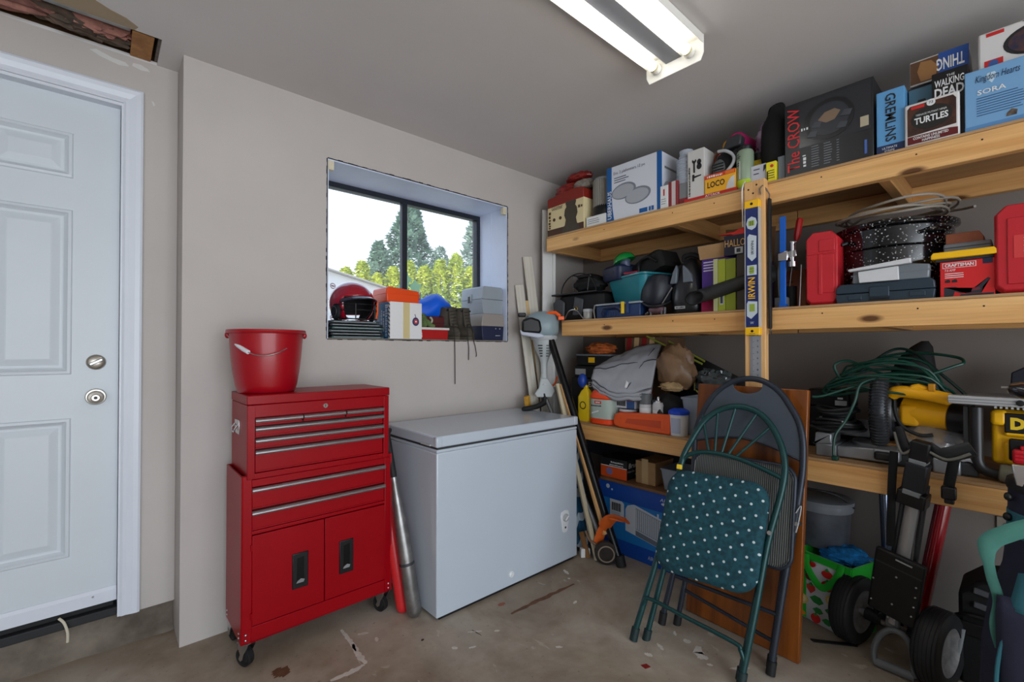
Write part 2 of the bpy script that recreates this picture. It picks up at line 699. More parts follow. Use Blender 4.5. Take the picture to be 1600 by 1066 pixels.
stain('rust_stain', [(-1.40, -.722), (-1.2, -.728), (-.975, -.738)], .016, RUST, 1)
stain('rust_stain', [(-1.40, -.632), (-1.36, -.634)], .016, mat('red_stain', (150, 92, 70), .7), 2)
stain('dark_stain', [(-2.315, -.40), (-2.29, -.46)], .035, RUST, 3)
stain('dark_stain', [(-1.806, -.612), (-1.80, -.622)], .010, DARKST, 4)
stain('dark_stain', [(-1.607, -.70), (-1.60, -.76)], .003, DARKST, 5)
for k, (pts, w_) in enumerate((([(-2.03, -.32), (-2.032, -.42), (-2.04, -.50)], .011), ([(-2.03, -.45), (-2.045, -.53), (-2.042, -.60)], .016), ([(-2.05, -.60), (-2.10, -.605), (-2.18, -.60)], .014), ([(-.985, -1.345), (-.985, -1.375)], .018), ([(-.98, -1.41), (-1.03, -1.435), (-1.03, -1.47)], .024), ([(-1.06, -1.48), (-1.05, -1.50)], .008), ([(-1.09, -1.285), (-1.11, -1.325)], .009), ([(-1.185, -1.285), (-1.175, -1.315)], .012), ([(-.96, -1.29), (-.985, -1.31)], .008), ([(-.90, -.60), (-.92, -.65)], .012), ([(-.955, -.675), (-.95, -.69)], .008), ([(-1.63, -.70), (-1.58, -.735)], .006), ([(-1.54, -.77), (-1.52, -.785)], .007), ([(-1.74, -.74), (-1.725, -.76)], .010), ([(-1.69, -.79), (-1.66, -.80)], .007), ([(-1.42, -1.02), (-1.40, -1.04)], .008), ([(-1.99, -.40), (-1.95, -.42)], .010), ([(-1.94, -.47), (-1.95, -.50)], .009), ([(-1.12, -.86), (-1.09, -.85)], .009), ([(-1.02, -1.55), (-.96, -1.60)], .010), ([(-2.30, .06), (-2.27, .04)], .006))):
    stain('paint_fleck', pts, w_, FLECK, 20 + k)
# window wall: a solid stub wall with the window niche through it
WX0, WX1, WZ0, WZ1 = -1.98, -.79, 1.272, 2.172
b = MB()
b.box(-2.57, WX0, 0, .36, 0, H).box(WX1, 0, 0, .36, 0, H).box(WX0, WX1, 0, .36, 0, WZ0).box(WX0, WX1, 0, .36, WZ1, H)
wall_back = struct(b.build('wall_back', WALL))
# right wall behind the shelves
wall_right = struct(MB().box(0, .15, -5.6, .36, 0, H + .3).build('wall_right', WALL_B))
struct(MB().box(-5.55, -5.4, -5.6, .5, 0, H + .3).build('wall_left', WALL))
b = MB()
b.box(-1.0, .15, -5.75, -5.6, 0, H).box(-5.55, -5.4, -5.75, -5.6, 0, H).box(-5.4, -1.0, -5.75, -5.6, 2.25, H)
struct(b.build('wall_front', WALL))
# door wall: drywall ends above a raw concrete curb
DX0, DX1, DZ0, DZ1 = -3.65, -2.748, .16, 2.232
b = MB()
b.box(-5.4, DX0, .165, .30, .13, H).box(DX1, -2.571, .165, .30, .13, H).box(DX0, DX1, .165, .30, DZ1, H)
wall_rear = struct(b.build('wall_rear', WALL))
b = MB()


def curbf(u, v_):
    x = -5.4 + 2.829 * u
    y = .225 - .02 * v_ + .010 * NZ.noise((x * 9, v_ * 3, 1.5)) + .006 * NZ.noise((x * 30, v_ * 9, .5))
    return (x, y - .05 * (1 - v_) ** 4, .155 * v_)


b.grid(curbf, 160, 8)
b.box(-5.4, -2.571, .29, .5, 0, .155)
b.grid(lambda u, v_: (-5.4 + 2.829 * u, .205 + .09 * v_, .155), 4, 1)
struct(b.build('wall_curb', mat('curb_concrete', (128, 118, 106), .8, vs=5, col2=(84, 74, 64), bump=.5, bs=25)))
# ceiling drywall with a torn-out strip along the door wall
HX1, HY0, HY1 = -2.645, -.055, .165
b = MB()
b.box(-5.4, 0, -5.6, HY0, H, H + .013).box(HX1, 0, HY0, .36, H, H + .013).box(-5.4, -4.2, HY0, .36, H, H + .013).box(-4.2, HX1, HY1, .36, H, H + .013)
ceiling = struct(b.build('ceiling', CEIL))
struct(MB().box(-5.55, .15, -5.75, .6, H + .25, H + .3).box(-4.2, -2.5, .20, .36, H + .013, H + .25).build('light_leak_cover', mat('cover_sheathing', (96, 70, 48), .85, var=.2, vs=9)))  # cover added above the ceiling against light leaks, plus the cavity back
RAW = wood('raw_joist', (190, 134, 70), (150, 98, 46), 'z', knots=False)
j = MB().box(-2.735, -2.668, -.04, .158, H + .004, H + .14).build('joist_block', RAW, ceiling)
MB().box(-4.2, -2.55, -.115, -.075, H + .013, H + .25).build('joist', RAW, ceiling)
MB().box(-2.655, -2.63, -.05, .16, H + .0132, H + .2).build('plaster_end', mat('grey_plaster', (120, 112, 104), .85, var=.3, vs=20), ceiling)
FOIL = mat('grey_vapour_film', (170, 176, 178), .35, var=.25, vs=9, bump=.3, bs=18)
b = MB()
b.grid(lambda u, v_: (-4.15 + 1.41 * u, -.056 + .048 * v_ + .003 * NZ.noise((u * 14, v_ * 2, 2)), H + .003 + .012 * v_ + .004 * NZ.noise((u * 20, v_ * 3, 0))), 60, 4)
b.build('vapour_film', FOIL, ceiling, solid=.002)
INS = mat('pink_insulation', (178, 126, 112), .95, var=.45, vs=14, bump=.8, bs=60, col2=(120, 80, 72))
INS2 = mat('soiled_insulation', (112, 92, 80), .95, vs=10, bump=.8, bs=50, col2=(58, 54, 46))
b = crumple((0, 0, 0), (.36, .085, .075), .28, 3, 4, 48, 22, False)
o = b.build('insulation', INS, ceiling)
o.location = (-3.26, .07, H + .06)
o = crumple((0, 0, 0), (.21, .075, .06), .3, 8, 4, 40, 20, False).build('insulation', INS2, ceiling)
o.location = (-2.93, .085, H + .062)
o.rotation_euler = (0, .12, .06)
o = crumple((0, 0, 0), (.12, .035, .045), .35, 12, 4, 30, 16, False).build('insulation', INS, ceiling)
o.location = (-2.83, .05, H + .045)
TAN = mat('torn_paper', (164, 146, 120), .85, var=.06)
pp = [(-3.0, -.058), (-2.73, -.058), (-2.72, -.085), (-2.755, -.118), (-2.80, -.135), (-2.84, -.16), (-2.92, -.185), (-3.0, -.19), (-3.10, -.17)]
MB().prism(pp, 'z', H - .0012, H + .0005).build('torn_paper', TAN, ceiling)
BARE = mat('bare_plaster', (206, 204, 200), .8, var=.05)
for k, q in enumerate([[(-2.86, 2.415), (-2.84, 2.425), (-2.79, 2.41), (-2.75, 2.408), (-2.735, 2.395), (-2.77, 2.388), (-2.82, 2.398)],
                       [(-2.725, 2.415), (-2.70, 2.418), (-2.675, 2.408), (-2.668, 2.398), (-2.70, 2.394), (-2.728, 2.402)], [(-2.664, 2.28), (-2.655, 2.275), (-2.65, 2.262), (-2.657, 2.258)]]):
    MB().prism(q, 'y', .1635, .1655).build('bare_patch', BARE, wall_rear)

# ------------------------------------------------------------------ entry door
door = thing('door_1', 'white six panel entry door with a nickel knob and deadbolt', None, (-3.634, .2, .19))
door['kind'] = 'structure'
W, HD = .872, 2.03
px = [(.141, .380), (.492, .731)]
pz = [(.212, .758), (.93, 1.58), (1.705, 1.885)]
prof = [(0, 0), (.004, -.0045), (.013, -.0055), (.018, .001), (.026, .009), (.030, .010), (.036, .010), (.058, .002), (.062, .001)]
b = MB()
xs = [0, px[0][0], px[0][1], px[1][0], px[1][1], W]
zs = [0, pz[0][0], pz[0][1], pz[1][0], pz[1][1], pz[2][0], pz[2][1], HD]
for i in range(5):
    for j in range(7):
        x0, x1, z0, z1 = xs[i], xs[i + 1], zs[j], zs[j + 1]
        if i in (1, 3) and j in (1, 3, 5):
            rr = [[(x0 + a, d, z0 + a), (x1 - a, d, z0 + a), (x1 - a, d, z1 - a), (x0 + a, d, z1 - a)] for a, d in prof]
            for k in range(len(rr) - 1):
                for q in range(4):
                    b.add([rr[k][q], rr[k][(q + 1) % 4], rr[k + 1][(q + 1) % 4], rr[k + 1][q]], [(0, 1, 2, 3)])
            b.add(rr[-1], [(0, 1, 2, 3)])
        else:
            b.add([(x0, 0, z0), (x1, 0, z0), (x1, 0, z1), (x0, 0, z1)], [(0, 1, 2, 3)])
for z0, z1, x0, x1 in ((0, HD, 0, 0), (0, HD, W, W)):
    b.add([(x0, 0, z0), (x0, .044, z0), (x0, .044, z1), (x0, 0, z1)], [(0, 1, 2, 3)])
b.add([(0, 0, HD), (W, 0, HD), (W, .044, HD), (0, .044, HD)], [(0, 1, 2, 3)])
b.add([(0, 0, 0), (W, 0, 0), (W, .044, 0), (0, .044, 0)], [(0, 1, 2, 3)])
b.add([(0, .044, 0), (W, .044, 0), (W, .044, HD), (0, .044, HD)], [(0, 1, 2, 3)])
b.build('slab', DOORW, door)
b = MB().prism([(-.010, .0), (-.010, .045), (-.004, .058), (.0, .058), (.0, 0)], 'x', 0, W)
b.v = [V((p.x, p.y, p.z)) for p in b.v]
sw = b.build('sweep', WHITE_TRIM, door)
for x in (.1, .45, .80):
    MB().cyl((x, -.012, .035), (x, -.0095, .035), .004, n=8).build('screw', STEEL, sw)
b = MB().box(.01, W - .01, .002, .02, -.03, 0)
b.build('seal', BLACKR, door)
NICK = mat('satin_nickel', (176, 170, 160), .3, 1)
kx = W - .069
rot_front = M.Rotation(PI / 2, 4, 'X')
kn = MB().lathe([(0, .064), (.012, .064), (.0145, .060), (.022, .058), (.026, .050), (.0265, .044), (.022, .034), (.014, .026), (.012, .012), (.030, .010), (.033, .004), (.033, 0)], 28, M.Translation((kx, 0, .837)) @ rot_front)
kn = kn.build('knob', NICK, door)
MB().cyl((kx, -.0645, .837), (kx, -.0665, .837), .006).build('button', DKGREY, kn)
db = MB().lathe([(0, .014), (.024, .014), (.029, .010), (.031, .003), (.031, 0)], 28, M.Translation((kx, 0, .977)) @ rot_front).build('deadbolt', NICK, door)
MB().bar((kx - .020, -.022, .967), (kx + .020, -.022, .989), .013, .012, (0, 0, 1)).build('thumb_turn', STEEL, db, bev=.003)
# casing and jamb
cs = [(0, 0), (0, -.010), (.008, -.016), (.020, -.014), (.040, -.020), (.056, -.022), (.064, -.018), (.064, 0)]


def casing(x0, x1, z0, z1):
    # mitred picture-frame casing: legs and head share one profile
    rr = []
    for a, d in cs:
        rr.append([(x0 - a, .165 + d, z0), (x0 - a, .165 + d, z1 + a), (x1 + a, .165 + d, z1 + a), (x1 + a, .165 + d, z0)])
    return rr


rr = casing(DX0 + .006, DX1 - .006, .132, DZ1 + .002)
b = MB()
for k in range(len(rr) - 1):
    for q in range(3):
        b.add([rr[k][q], rr[k][q + 1], rr[k + 1][q + 1], rr[k + 1][q]], [(0, 1, 2, 3)])
for q in (0, 3):
    b.add([r_[q] for r_ in rr], [tuple(range(len(rr)))])
struct(b.build('trim_2', WHITE_TRIM))
b = MB()
b.box(DX1 - .012, DX1, .155, .3, .132, DZ1).box(DX0, DX0 + .012, .155, .3, .132, DZ1).box(DX0 + .012, DX1 - .012, .155, .3, DZ1 - .012, DZ1)
b.box(DX1 - .024, DX1 - .012, .246, .3, .16, DZ1).box(DX0 + .012, DX0 + .024, .246, .3, .16, DZ1)
struct(b.build('trim_3', WHITE_TRIM))
struct(MB().box(DX0, DX1 - .012, .17, .30, .135, .168).build('trim_4', mat('threshold_black', (28, 29, 32), .5), bev=.003))
struct(MB().box(-4.2, -2.6, .30, .32, .1, 2.3).build('door_backing', BLACKM))
sc = MB().tube(polyline([(-2.93, .168, .185), (-2.915, .155, .168), (-2.905, .150, .13), (-2.905, .158, .09)], 5), .0045, 8).build('weatherstrip_scrap', mat('pale_foam', (206, 198, 178), .8))
tag(sc, 'torn cream strip of weatherstrip hanging below the white door', 'strip')

# ------------------------------------------------------------------ window
JAMB = mat('jamb_paint', (204, 214, 236), .45, var=.04)
BRONZE = mat('bronze_aluminium', (44, 48, 56), .4, .4)
win = thing('window_1', 'two pane sliding window in a dark metal frame', None, (-1.385, .3, 1.272))
win['kind'] = 'structure'
hw = (WX1 - WX0) / 2
HW = WZ1 - WZ0
b = MB()
b.box(-hw, hw, -.01, .045, HW - .034, HW).box(-hw, hw, -.01, .045, 0, .034).box(-hw, -hw + .034, -.01, .045, .034, HW - .034).box(hw - .034, hw, -.01, .045, .034, HW - .034)
b.build('frame', BRONZE, win, bev=.003)
MB().box(-.028, .008, -.014, .02, .034, HW - .034).build('meeting_rail', BRONZE, win, bev=.003)
GLASS = mat('window_glass', (240, 246, 250), .02, alpha=.08)
MB().box(-hw + .034, -.02, .012, .016, .034, HW - .034).build('pane', GLASS, win)
MB().box(.0, hw - .034, .024, .028, .034, HW - .034).build('pane', GLASS, win)
b = MB().box(-hw, -hw + .006, -.297, -.01, 0, HW)
b.build('jamb_lining', JAMB, win)
b = MB().box(hw - .006, hw, -.297, -.01, 0, HW).box(hw - .0075, hw - .006, -.14, -.135, 0, HW)
b.build('jamb_lining', JAMB, win)
MB().box(-hw + .006, hw - .006, -.297, -.01, HW - .006, HW).build('head_lining', JAMB, win)
MB().box(-hw + .006, hw - .006, -.297, -.01, -.003, .004).build('sill', mat('sill_board', (150, 142, 132), .7, var=.15), win)
EDGE = mat('ragged_edge', (46, 40, 34), .9, var=.4, vs=40)
b = MB()
for i in range(46):
    t0, t1 = i / 46, (i + 1) / 46
    e = .003 + .004 * random.random()
    for (A, B_, n_) in (((WX0, WZ1), (WX1, WZ1), (0, 1)), ((WX0, WZ0), (WX1, WZ0), (0, -1)), ((WX1, WZ0), (WX1, WZ1), (1, 0)), ((WX0, WZ0), (WX0, WZ1), (-1, 0))):
        xa, za = A[0] + (B_[0] - A[0]) * t0, A[1] + (B_[1] - A[1]) * t0
        xb, zb = A[0] + (B_[0] - A[0]) * t1, A[1] + (B_[1] - A[1]) * t1
        b.box(min(xa, xa + n_[0] * e, xb), max(xb, xb + n_[0] * e, xa), -.001, .002, min(za, za + n_[1] * e, zb), max(zb, zb + n_[1] * e, za))
struct(b.build('trim_5', EDGE))
for x, lab in ((WX0 + .018, 'small cream blind bracket at the upper left corner of the window'), (WX1 - .022, 'small cream blind bracket at the upper right corner of the window')):
    r = thing('blind_bracket', lab, 'bracket', (x, .012, WZ1 - .006), group='blind brackets')
    MB().box(-.014, .014, -.014, .014, -.048, -.001).build('plate', mat('cream_plastic', (214, 204, 178), .5), r, bev=.002)
    MB().box(-.008, .008, -.018, -.014, -.038, -.014).build('clip', mat('cream_plastic', (214, 204, 178), .5), r, bev=.002)

# ------------------------------------------------------------------ outside
GRASS = mat('lawn', (122, 126, 112), .9, var=.3, vs=3)
struct(MB().box(-60, 60, .8, 90, .6, .7).build('ground_outside', GRASS))


def leafcol(name, a, b_):
    return mat(name, a, .7, vs=1.2, col2=b_)


def conifer(name, label, x, y, z0, h, r, n, mt, trunk, leaf, shape=1.0, seed=1, group=None):
    rn = random.Random(seed)
    root = thing(name, label, 'tree', (x, y, z0), 0, group)
    mb = MB()
    for i in range(n):
        t = rn.random() ** 1.35
        z = h * (.03 + .97 * t)
        a = rn.random() * 2 * PI
        lobes = 1 + .22 * math.sin(a * 5 + z * 1.7) + .2 * math.sin(a * 3 - z * 2.3)
        rad = r * ((1 - t) ** shape) * lobes * (.55 + .45 * rn.random() ** .5)
        c = V((rad * math.cos(a), rad * math.sin(a), z - rad * .18))
        out = V((math.cos(a), math.sin(a), -.25 + .5 * rn.random()))
        s_ = leaf * (.6 + .8 * rn.random())
        u = out.cross(V((0, 0, 1))).normalized() * s_ * .5
        q = out.normalized() * s_ + V((0, 0, (rn.random() - .4) * s_))
        nrm = V((rn.random() - .5, rn.random() - .5, rn.random() - .5)) * s_ * .6
        mb.add([c - u, c + u + nrm, c + q], [(0, 1, 2)])
    f = mb.build('foliage', mt, root)
    f['kind'] = 'stuff'
    MB().cyl((0, 0, 0), (0, 0, h * .93), trunk, trunk * .15, 10).build('trunk', mat('bark', (86, 70, 56), .9, var=.3), root)
    return root


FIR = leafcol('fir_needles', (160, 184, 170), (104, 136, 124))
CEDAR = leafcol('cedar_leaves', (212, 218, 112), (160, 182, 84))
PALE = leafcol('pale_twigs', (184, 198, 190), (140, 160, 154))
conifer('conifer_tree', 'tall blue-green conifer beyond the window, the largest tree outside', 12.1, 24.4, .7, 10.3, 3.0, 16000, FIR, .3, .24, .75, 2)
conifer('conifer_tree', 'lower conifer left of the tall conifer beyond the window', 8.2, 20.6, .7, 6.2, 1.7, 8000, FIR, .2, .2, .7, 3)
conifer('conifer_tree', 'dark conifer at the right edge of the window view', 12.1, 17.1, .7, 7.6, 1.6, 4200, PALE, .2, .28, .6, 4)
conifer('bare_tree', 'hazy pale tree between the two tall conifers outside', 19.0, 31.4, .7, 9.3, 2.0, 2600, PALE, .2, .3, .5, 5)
for i in range(9):
    t = i - 1
    conifer('hedge_cedar', 'yellow-green columnar cedar, %s from the left in the hedge outside' % ('first', 'second', 'third', 'fourth', 'fifth', 'sixth', 'seventh', 'eighth', 'ninth')[i], 3.95 + .405 * t, 13.05 - .36 * t, .7, 3.35 + .25 * math.sin(i * 2.1) + (.25 if t > 3 else 0), .50, 6500, CEDAR, .06, .10, .42, 20 + i, 'hedge cedars outside')
r = thing('wrapped_shed', 'shed outside clad in white printed house wrap, low in the left pane', 'shed', (-1.2, 4.55, .7), math.radians(38))
WRAP = mat('house_wrap', (222, 222, 226), .6, var=.04, vs=2)
MB().prism([(0, 0), (4.0, 0), (4.0, 1.80), (0, 1.86)], 'y', 0, 2.2).build('wall', WRAP, r)
b = MB()
MARK = mat('wrap_print', (96, 40, 48), .6)
for i in range(9):
    for k in range(6):
        cx, cz = .25 + i * .42 + (.2 if k % 2 else 0), .25 + k * .27
        if cz < 1.76:
            for q in range(12):
                a0, a1 = 2 * PI * q / 12, 2 * PI * (q + 1) / 12
                b.add([(cx + .085 * math.cos(a0), -.004, cz + .05 * math.sin(a0)), (cx + .085 * math.cos(a1), -.004, cz + .05 * math.sin(a1)), (cx + .07 * math.cos(a1), -.004, cz + .036 * math.sin(a1)), (cx + .07 * math.cos(a0), -.004, cz + .036 * math.sin(a0))], [(0, 1, 2, 3)])
            b.box(cx - .05, cx + .05, -.004, -.002, cz - .012, cz + .012)
b.build('printed_marks', MARK, r)['kind'] = 'stuff'
MB().bar((-.1, 1.1, 1.875), (4.1, 1.1, 1.815), 2.4, .02).build('roof', mat('shed_roof', (196, 190, 190), .8), r)
r = thing('fig_sapling', 'small broad leaved sapling just outside the window behind the blue bag', 'plant', (-.86, 1.25, .7))
LEAFD = mat('fig_leaf', (74, 116, 88), .5)
MB().tube([(0, 0, 0), (.02, 0, .6), (0, .01, 1.12)], .008, 6).build('stem', mat('bark', (86, 70, 56), .9), r)
for i, (dx, dz, an) in enumerate([(-.05, 1.02, .4), (.06, .98, 2.4), (.0, 1.12, 1.3), (.10, 1.06, 2.9), (-.02, .93, .9), (.13, .95, 2.2)]):
    b = MB()
    pts = []
    for q in range(15):
        a = 2 * PI * q / 15
        k = .055 * (1 + .32 * math.cos(5 * a))
        pts.append((dx + k * math.cos(a + an), dz + k * math.sin(a + an)))
    b.prism(pts, 'y', -.02 + .01 * i, -.018 + .01 * i)
    b.build('leaf', LEAFD, r)

# ------------------------------------------------------------------ fluorescent fixture
TUBE = mat('lit_tube', (255, 253, 250), .3, emit=6.0)
FIXW = mat('fixture_enamel', (236, 234, 226), .4)
r = thing('fluorescent_fixture', 'two tube fluorescent light fixture screwed to the ceiling', 'light', (-1.705, -1.37, H - .0015))
L2 = .615
for q in (-1, 1):
    b = MB().prism([(q * y, z) for y, z in [(.123, 0), (.123, -.034), (.120, -.034), (.116, -.010), (.054, -.010), (.036, -.046), (.034, -.046), (.034, 0)]], 'x', -L2 + .004, L2 - .004)
    b.build('reflector', FIXW, r, bev=.0008)
MB().box(-L2 + .004, L2 - .004, -.0335, .0335, -.046, 0).build('centre_channel', mat('channel_grey', (120, 122, 128), .5), r)
for s_ in (-1, 1):
    b = MB().prism([(-.125, 0), (-.125, -.070), (-.112, -.098), (.112, -.098), (.125, -.070), (.125, 0)], 'x', s_ * L2 - (.004 if s_ > 0 else 0), s_ * L2 + (0 if s_ > 0 else .004))
    b.build('end_plate', FIXW, r, bev=.002)
    for y in (-.072, .072):
        MB().cyl((s_ * (L2 - .006), y, -.052), (s_ * (L2 - .030), y, -.052), .021).build('lamp_holder', FIXW, r, bev=.003)
for y in (-.072, .072):
    t = MB().tube([(-L2 + .028, y, -.052), (L2 - .028, y, -.052)], .0185, 20).build('fluorescent_tube', TUBE, r)
    for s_ in (-1, 1):
        MB().cyl((s_ * (L2 - .029), y, -.052), (s_ * (L2 - .040), y, -.052), .0192).build('tube_cap', mat('cream_cap', (216, 206, 150), .4), t)

# ------------------------------------------------------------------ red tool cabinet and chest
CABZ = .72
r = thing('tool_cabinet', 'red rolling tool cabinet with two drawers and two doors on casters', 'tool cabinet', (-2.109, -.2, 0))
w2, d2 = .309, .136   # half width, half depth


def shell(mb, w2, d2, z0, z1, fr, rails):
    """open fronted sheet metal box: sides, back, top/bottom, front stiles and rails"""
    t = .006
    mb.box(-w2, -w2 + t, -d2, d2, z0, z1).box(w2 - t, w2, -d2, d2, z0, z1).box(-w2 + t, w2 - t, d2 - t, d2, z0, z1)
    mb.box(-w2 + t, w2 - t, -d2 + .02, d2 - t, z0, z0 + t)
    mb.box(-w2 + t, -w2 + fr, -d2, -d2 + .02, z0, z1).box(w2 - fr, w2 - t, -d2, -d2 + .02, z0, z1)
    for a, c in rails:
        mb.box(-w2 + fr, w2 - fr, -d2, -d2 + .02, a, c)


b = MB()
shell(b, w2, d2, .100, .735, .036, [(.100, .158), (.508, .522), (.690, .718)])
b.build('body', RED, r, bev=.002)
MB().box(-w2 + .008, w2 - .008, -d2 + .021, d2 - .007, .11, .717).build('inner_panel', mat('dark_red', (92, 8, 14), .6), r)
ALU = mat('brushed_aluminium', (196, 196, 198), .3, 1, stretch=(1, 30, 30), var=.15, vs=10)


def drawer(root, x0, x1, z0, z1, yf, name='drawer'):
    o = MB().box(x0, x1, yf + .004, yf + .018, z0, z1).build(name, RED, root, bev=.002)
    # folded aluminium pull along the top edge
    b = MB().prism([(yf + .004, z1 - .016), (yf - .010, z1 - .015), (yf - .013, z1 - .010), (yf - .009, z1 - .008), (yf - .012, z1 - .003), (yf - .006, z1 + .001), (yf + .004, z1)], 'x', x0 - .001, x1 + .001)
    b.build('pull', ALU, o)
    b = MB().box(x0, x1, yf + .001, yf + .0045, z0 - .001, z0 + .005)
    b.build('lip', RED, o, bev=.001)
    return o


drawer(r, -.272, .272, .606, .686, -d2)
drawer(r, -.272, .272, .525, .598, -d2)
for s_ in (-1, 1):
    x0, x1 = (-.272, -.0015) if s_ < 0 else (.0015, .272)
    o = MB().box(x0, x1, -d2 - .004, -d2 + .010, .162, .505).build('door', RED, r, bev=.002)
    hx = -.098 if s_ < 0 else .092
    hb = MB().box(hx - .031, hx + .031, -d2 - .009, -d2 - .003, .252, .394)
    hb = hb.build('handle', BLACK, o, bev=.003)
    b = MB()
    # recessed pull: dark pocket with a raised ring around
    b.box(hx - .014, hx + .014, -d2 - .0098, -d2 - .009, .272, .376)
    o2 = b.build('pocket', mat('pocket_black', (5, 5, 6), .3), o, bev=.002)
    MB().prism([(hx - .016, .274), (hx + .012, .274), (hx + .016, .284), (hx + .002, .290), (hx - .012, .282)], 'y', -d2 - .0106, -d2 - .0096).build('worn_latch', mat('worn_grey', (130, 130, 132), .5), o)
    for z in (.20, .46):
        MB().cyl((s_ * .274, -d2 - .002, z - .012), (s_ * .274, -d2 - .002, z + .012), .004, n=8).build('hinge', RED, o)
    for z in (.115, .135):
        MB().ell((s_ * .292, -d2 - .001, z), (.005, .003, .005), 10, 6).build('bolt', STEEL, r)
for z in (.118, .135):
    MB().ell((-w2 - .001, d2 - .03, z), (.003, .005, .005), 10, 6).build('bolt', STEEL, r)
    MB().ell((-w2 - .001, -d2 + .03, z), (.003, .005, .005), 10, 6).build('bolt', STEEL, r)


def caster(x, y, a):
    o = thing('caster', None, None, (x, y, 0), a)
    o.parent = r
    b = MB().box(-.026, .026, -.026, .026, .094, .100)
    for s_ in (-1, 1):
        b.prism([(-.026, .096), (.020, .096), (.026, .078), (.014, .052), (.022, .034), (.012, .026), (.002, .034), (-.004, .056), (-.020, .080)], 'x', s_ * .020 - .0015, s_ * .020 + .0015)
    b.build('fork', STEEL, o, bev=.0008)
    wv = M.Translation((0, .012, .036)) @ M.Rotation(PI / 2, 4, 'Y')
    MB().lathe([(0, -.012), (.018, -.013), (.024, -.010), (.030, -.0125), (.036, -.010), (.036, .010), (.030, .0125), (.024, .010), (.018, .013), (0, .012)], 24, wv).build('wheel', BLACKR, o)
    return o


caster(-w2 + .03, -d2 + .03, .5)
caster(w2 - .03, -d2 + .03, .4)
caster(-w2 + .03, d2 - .03, .2)
caster(w2 - .03, d2 - .03, -.2)

r = thing('tool_chest', 'red top tool chest with rows of drawers standing on the rolling cabinet', 'tool chest', (-2.109, -.203, CABZ))
w2, d2, hh = .2915, .136, .322
b = MB()
shell(b, w2, d2, 0, .284, .026, [(0, .022), (.236, .284)])
b.build('body', RED, r, bev=.002)
MB().box(-w2 + .008, w2 - .008, -d2 + .021, d2 - .007, .007, .28).build('inner_panel', mat('dark_red', (92, 8, 14), .6), r)
MB().box(-w2 - .002, w2 + .002, -d2 - .003, d2 + .001, .286, hh).build('lid', RED, r, bev=.003)
lk = MB().cyl((.0, -d2 - .006, .262), (.0, -d2 + .001, .262), .0095, n=20).build('lock', CHROME, r)
MB().box(-.0012, .0012, -d2 - .0066, -d2 - .0055, .257, .267).build('keyhole', BLACKM, lk)
for k in range(3):
    drawer(r, -.263 + k * .1775, -.263 + k * .1775 + .171, .205, .232, -d2)
drawer(r, -.263, .263, .161, .199, -d2)
drawer(r, -.263, .263, .116, .154, -d2)
drawer(r, -.263, .263, .026, .109, -d2)
hd = thing('side_handle', None, None, (-w2 - .001, .02, .185))
hd.parent = r
MB().box(-.004, .001, -.036, .036, -.026, .030).build('bracket', CHROME, hd, bev=.002)
MB().tube([(-.004, -.028, .012), (-.016, -.028, -.004), (-.016, -.020, -.016), (-.016, .020, -.016), (-.016, .028, -.004), (-.004, .028, .012)], .0035, 8).build('bail', CHROME, hd)

# ------------------------------------------------------------------ bucket
r = thing('bucket', 'red plastic bucket standing on the red tool chest', 'bucket', (-2.297, -.19, 1.0425))
REDBK = mat('bucket_red', (158, 6, 24), .34, coat=.2)
b = MB().lathe([(0, .003), (.098, .003), (.103, .0), (.108, .005), (.116, .03), (.124, .08), (.130, .13), (.134, .18), (.138, .24), (.147, .242), (.150, .248), (.148, .256), (.141, .256), (.137, .250), (.134, .24), (.130, .18), (.126, .13), (.120, .08), (.112, .03), (.102, .010), (0, .008)], 40)
b.build('shell', REDBK, r)
for a in (2.85, -.30):
    MB().ell((.143 * math.cos(a), .143 * math.sin(a), .235), (.010, .010, .014), 12, 8).build('ear', REDBK, r)
pts = []
A, B_ = V((.145 * math.cos(-.30), .145 * math.sin(-.30), .236)), V((.145 * math.cos(2.85), .145 * math.sin(2.85), .236))
for i in range(17):
    t = i / 16
    q = A.lerp(B_, t)
    sw_ = math.sin(PI * t)
    pts.append(V((q.x - .05 * sw_, q.y - .155 * sw_, q.z - .085 * sw_)))
bail = MB().tube(pts, .0022, 8).build('bail', STEEL, r)
MB().tube(pts[11:15], .0085, 12).build('grip', WHITEP, bail)

# ------------------------------------------------------------------ chest freezer
FRZ = mat('freezer_enamel', (190, 200, 211), .22, coat=.3, var=.015, vs=2)
r = thing('chest_freezer', 'white chest freezer with a control dial low on its front', 'freezer', (-1.2115, -.29, 0), 0)
w2, d2 = .481, .262
MB().box(-w2, w2, -d2, d2, .014, .752).build('body', FRZ, r, bev=.006, seg=3)
MB().box(-w2 + .02, w2 - .02, -d2 + .012, d2 - .02, 0.0, .014).build('plinth', BLACKM, r)
MB().box(-w2, w2, -d2, d2, .753, .766).build('rim', FRZ, r, bev=.003)
MB().box(-w2 + .008, w2 - .008, -d2 + .008, d2 - .008, .766, .776).build('gasket', DKGREY, r)
ld = MB().box(-w2 - .002, w2 + .002, -d2 - .004, d2 - .002, .776, .826).build('lid', FRZ, r, bev=.008, seg=3)
for s_ in (-1, 1):
    MB().box(s_ * (w2 - .012) - .0165, s_ * (w2 - .012) + .0165, -d2 - .0055, -d2 + .02, .7765, .8245).build('corner_cap', FRZ, ld, bev=.006)
MB().box(-w2 - .012, -w2 - .001, -.22, -.14, .779, .786).build('grip_lip', LTGREY, ld, bev=.002)
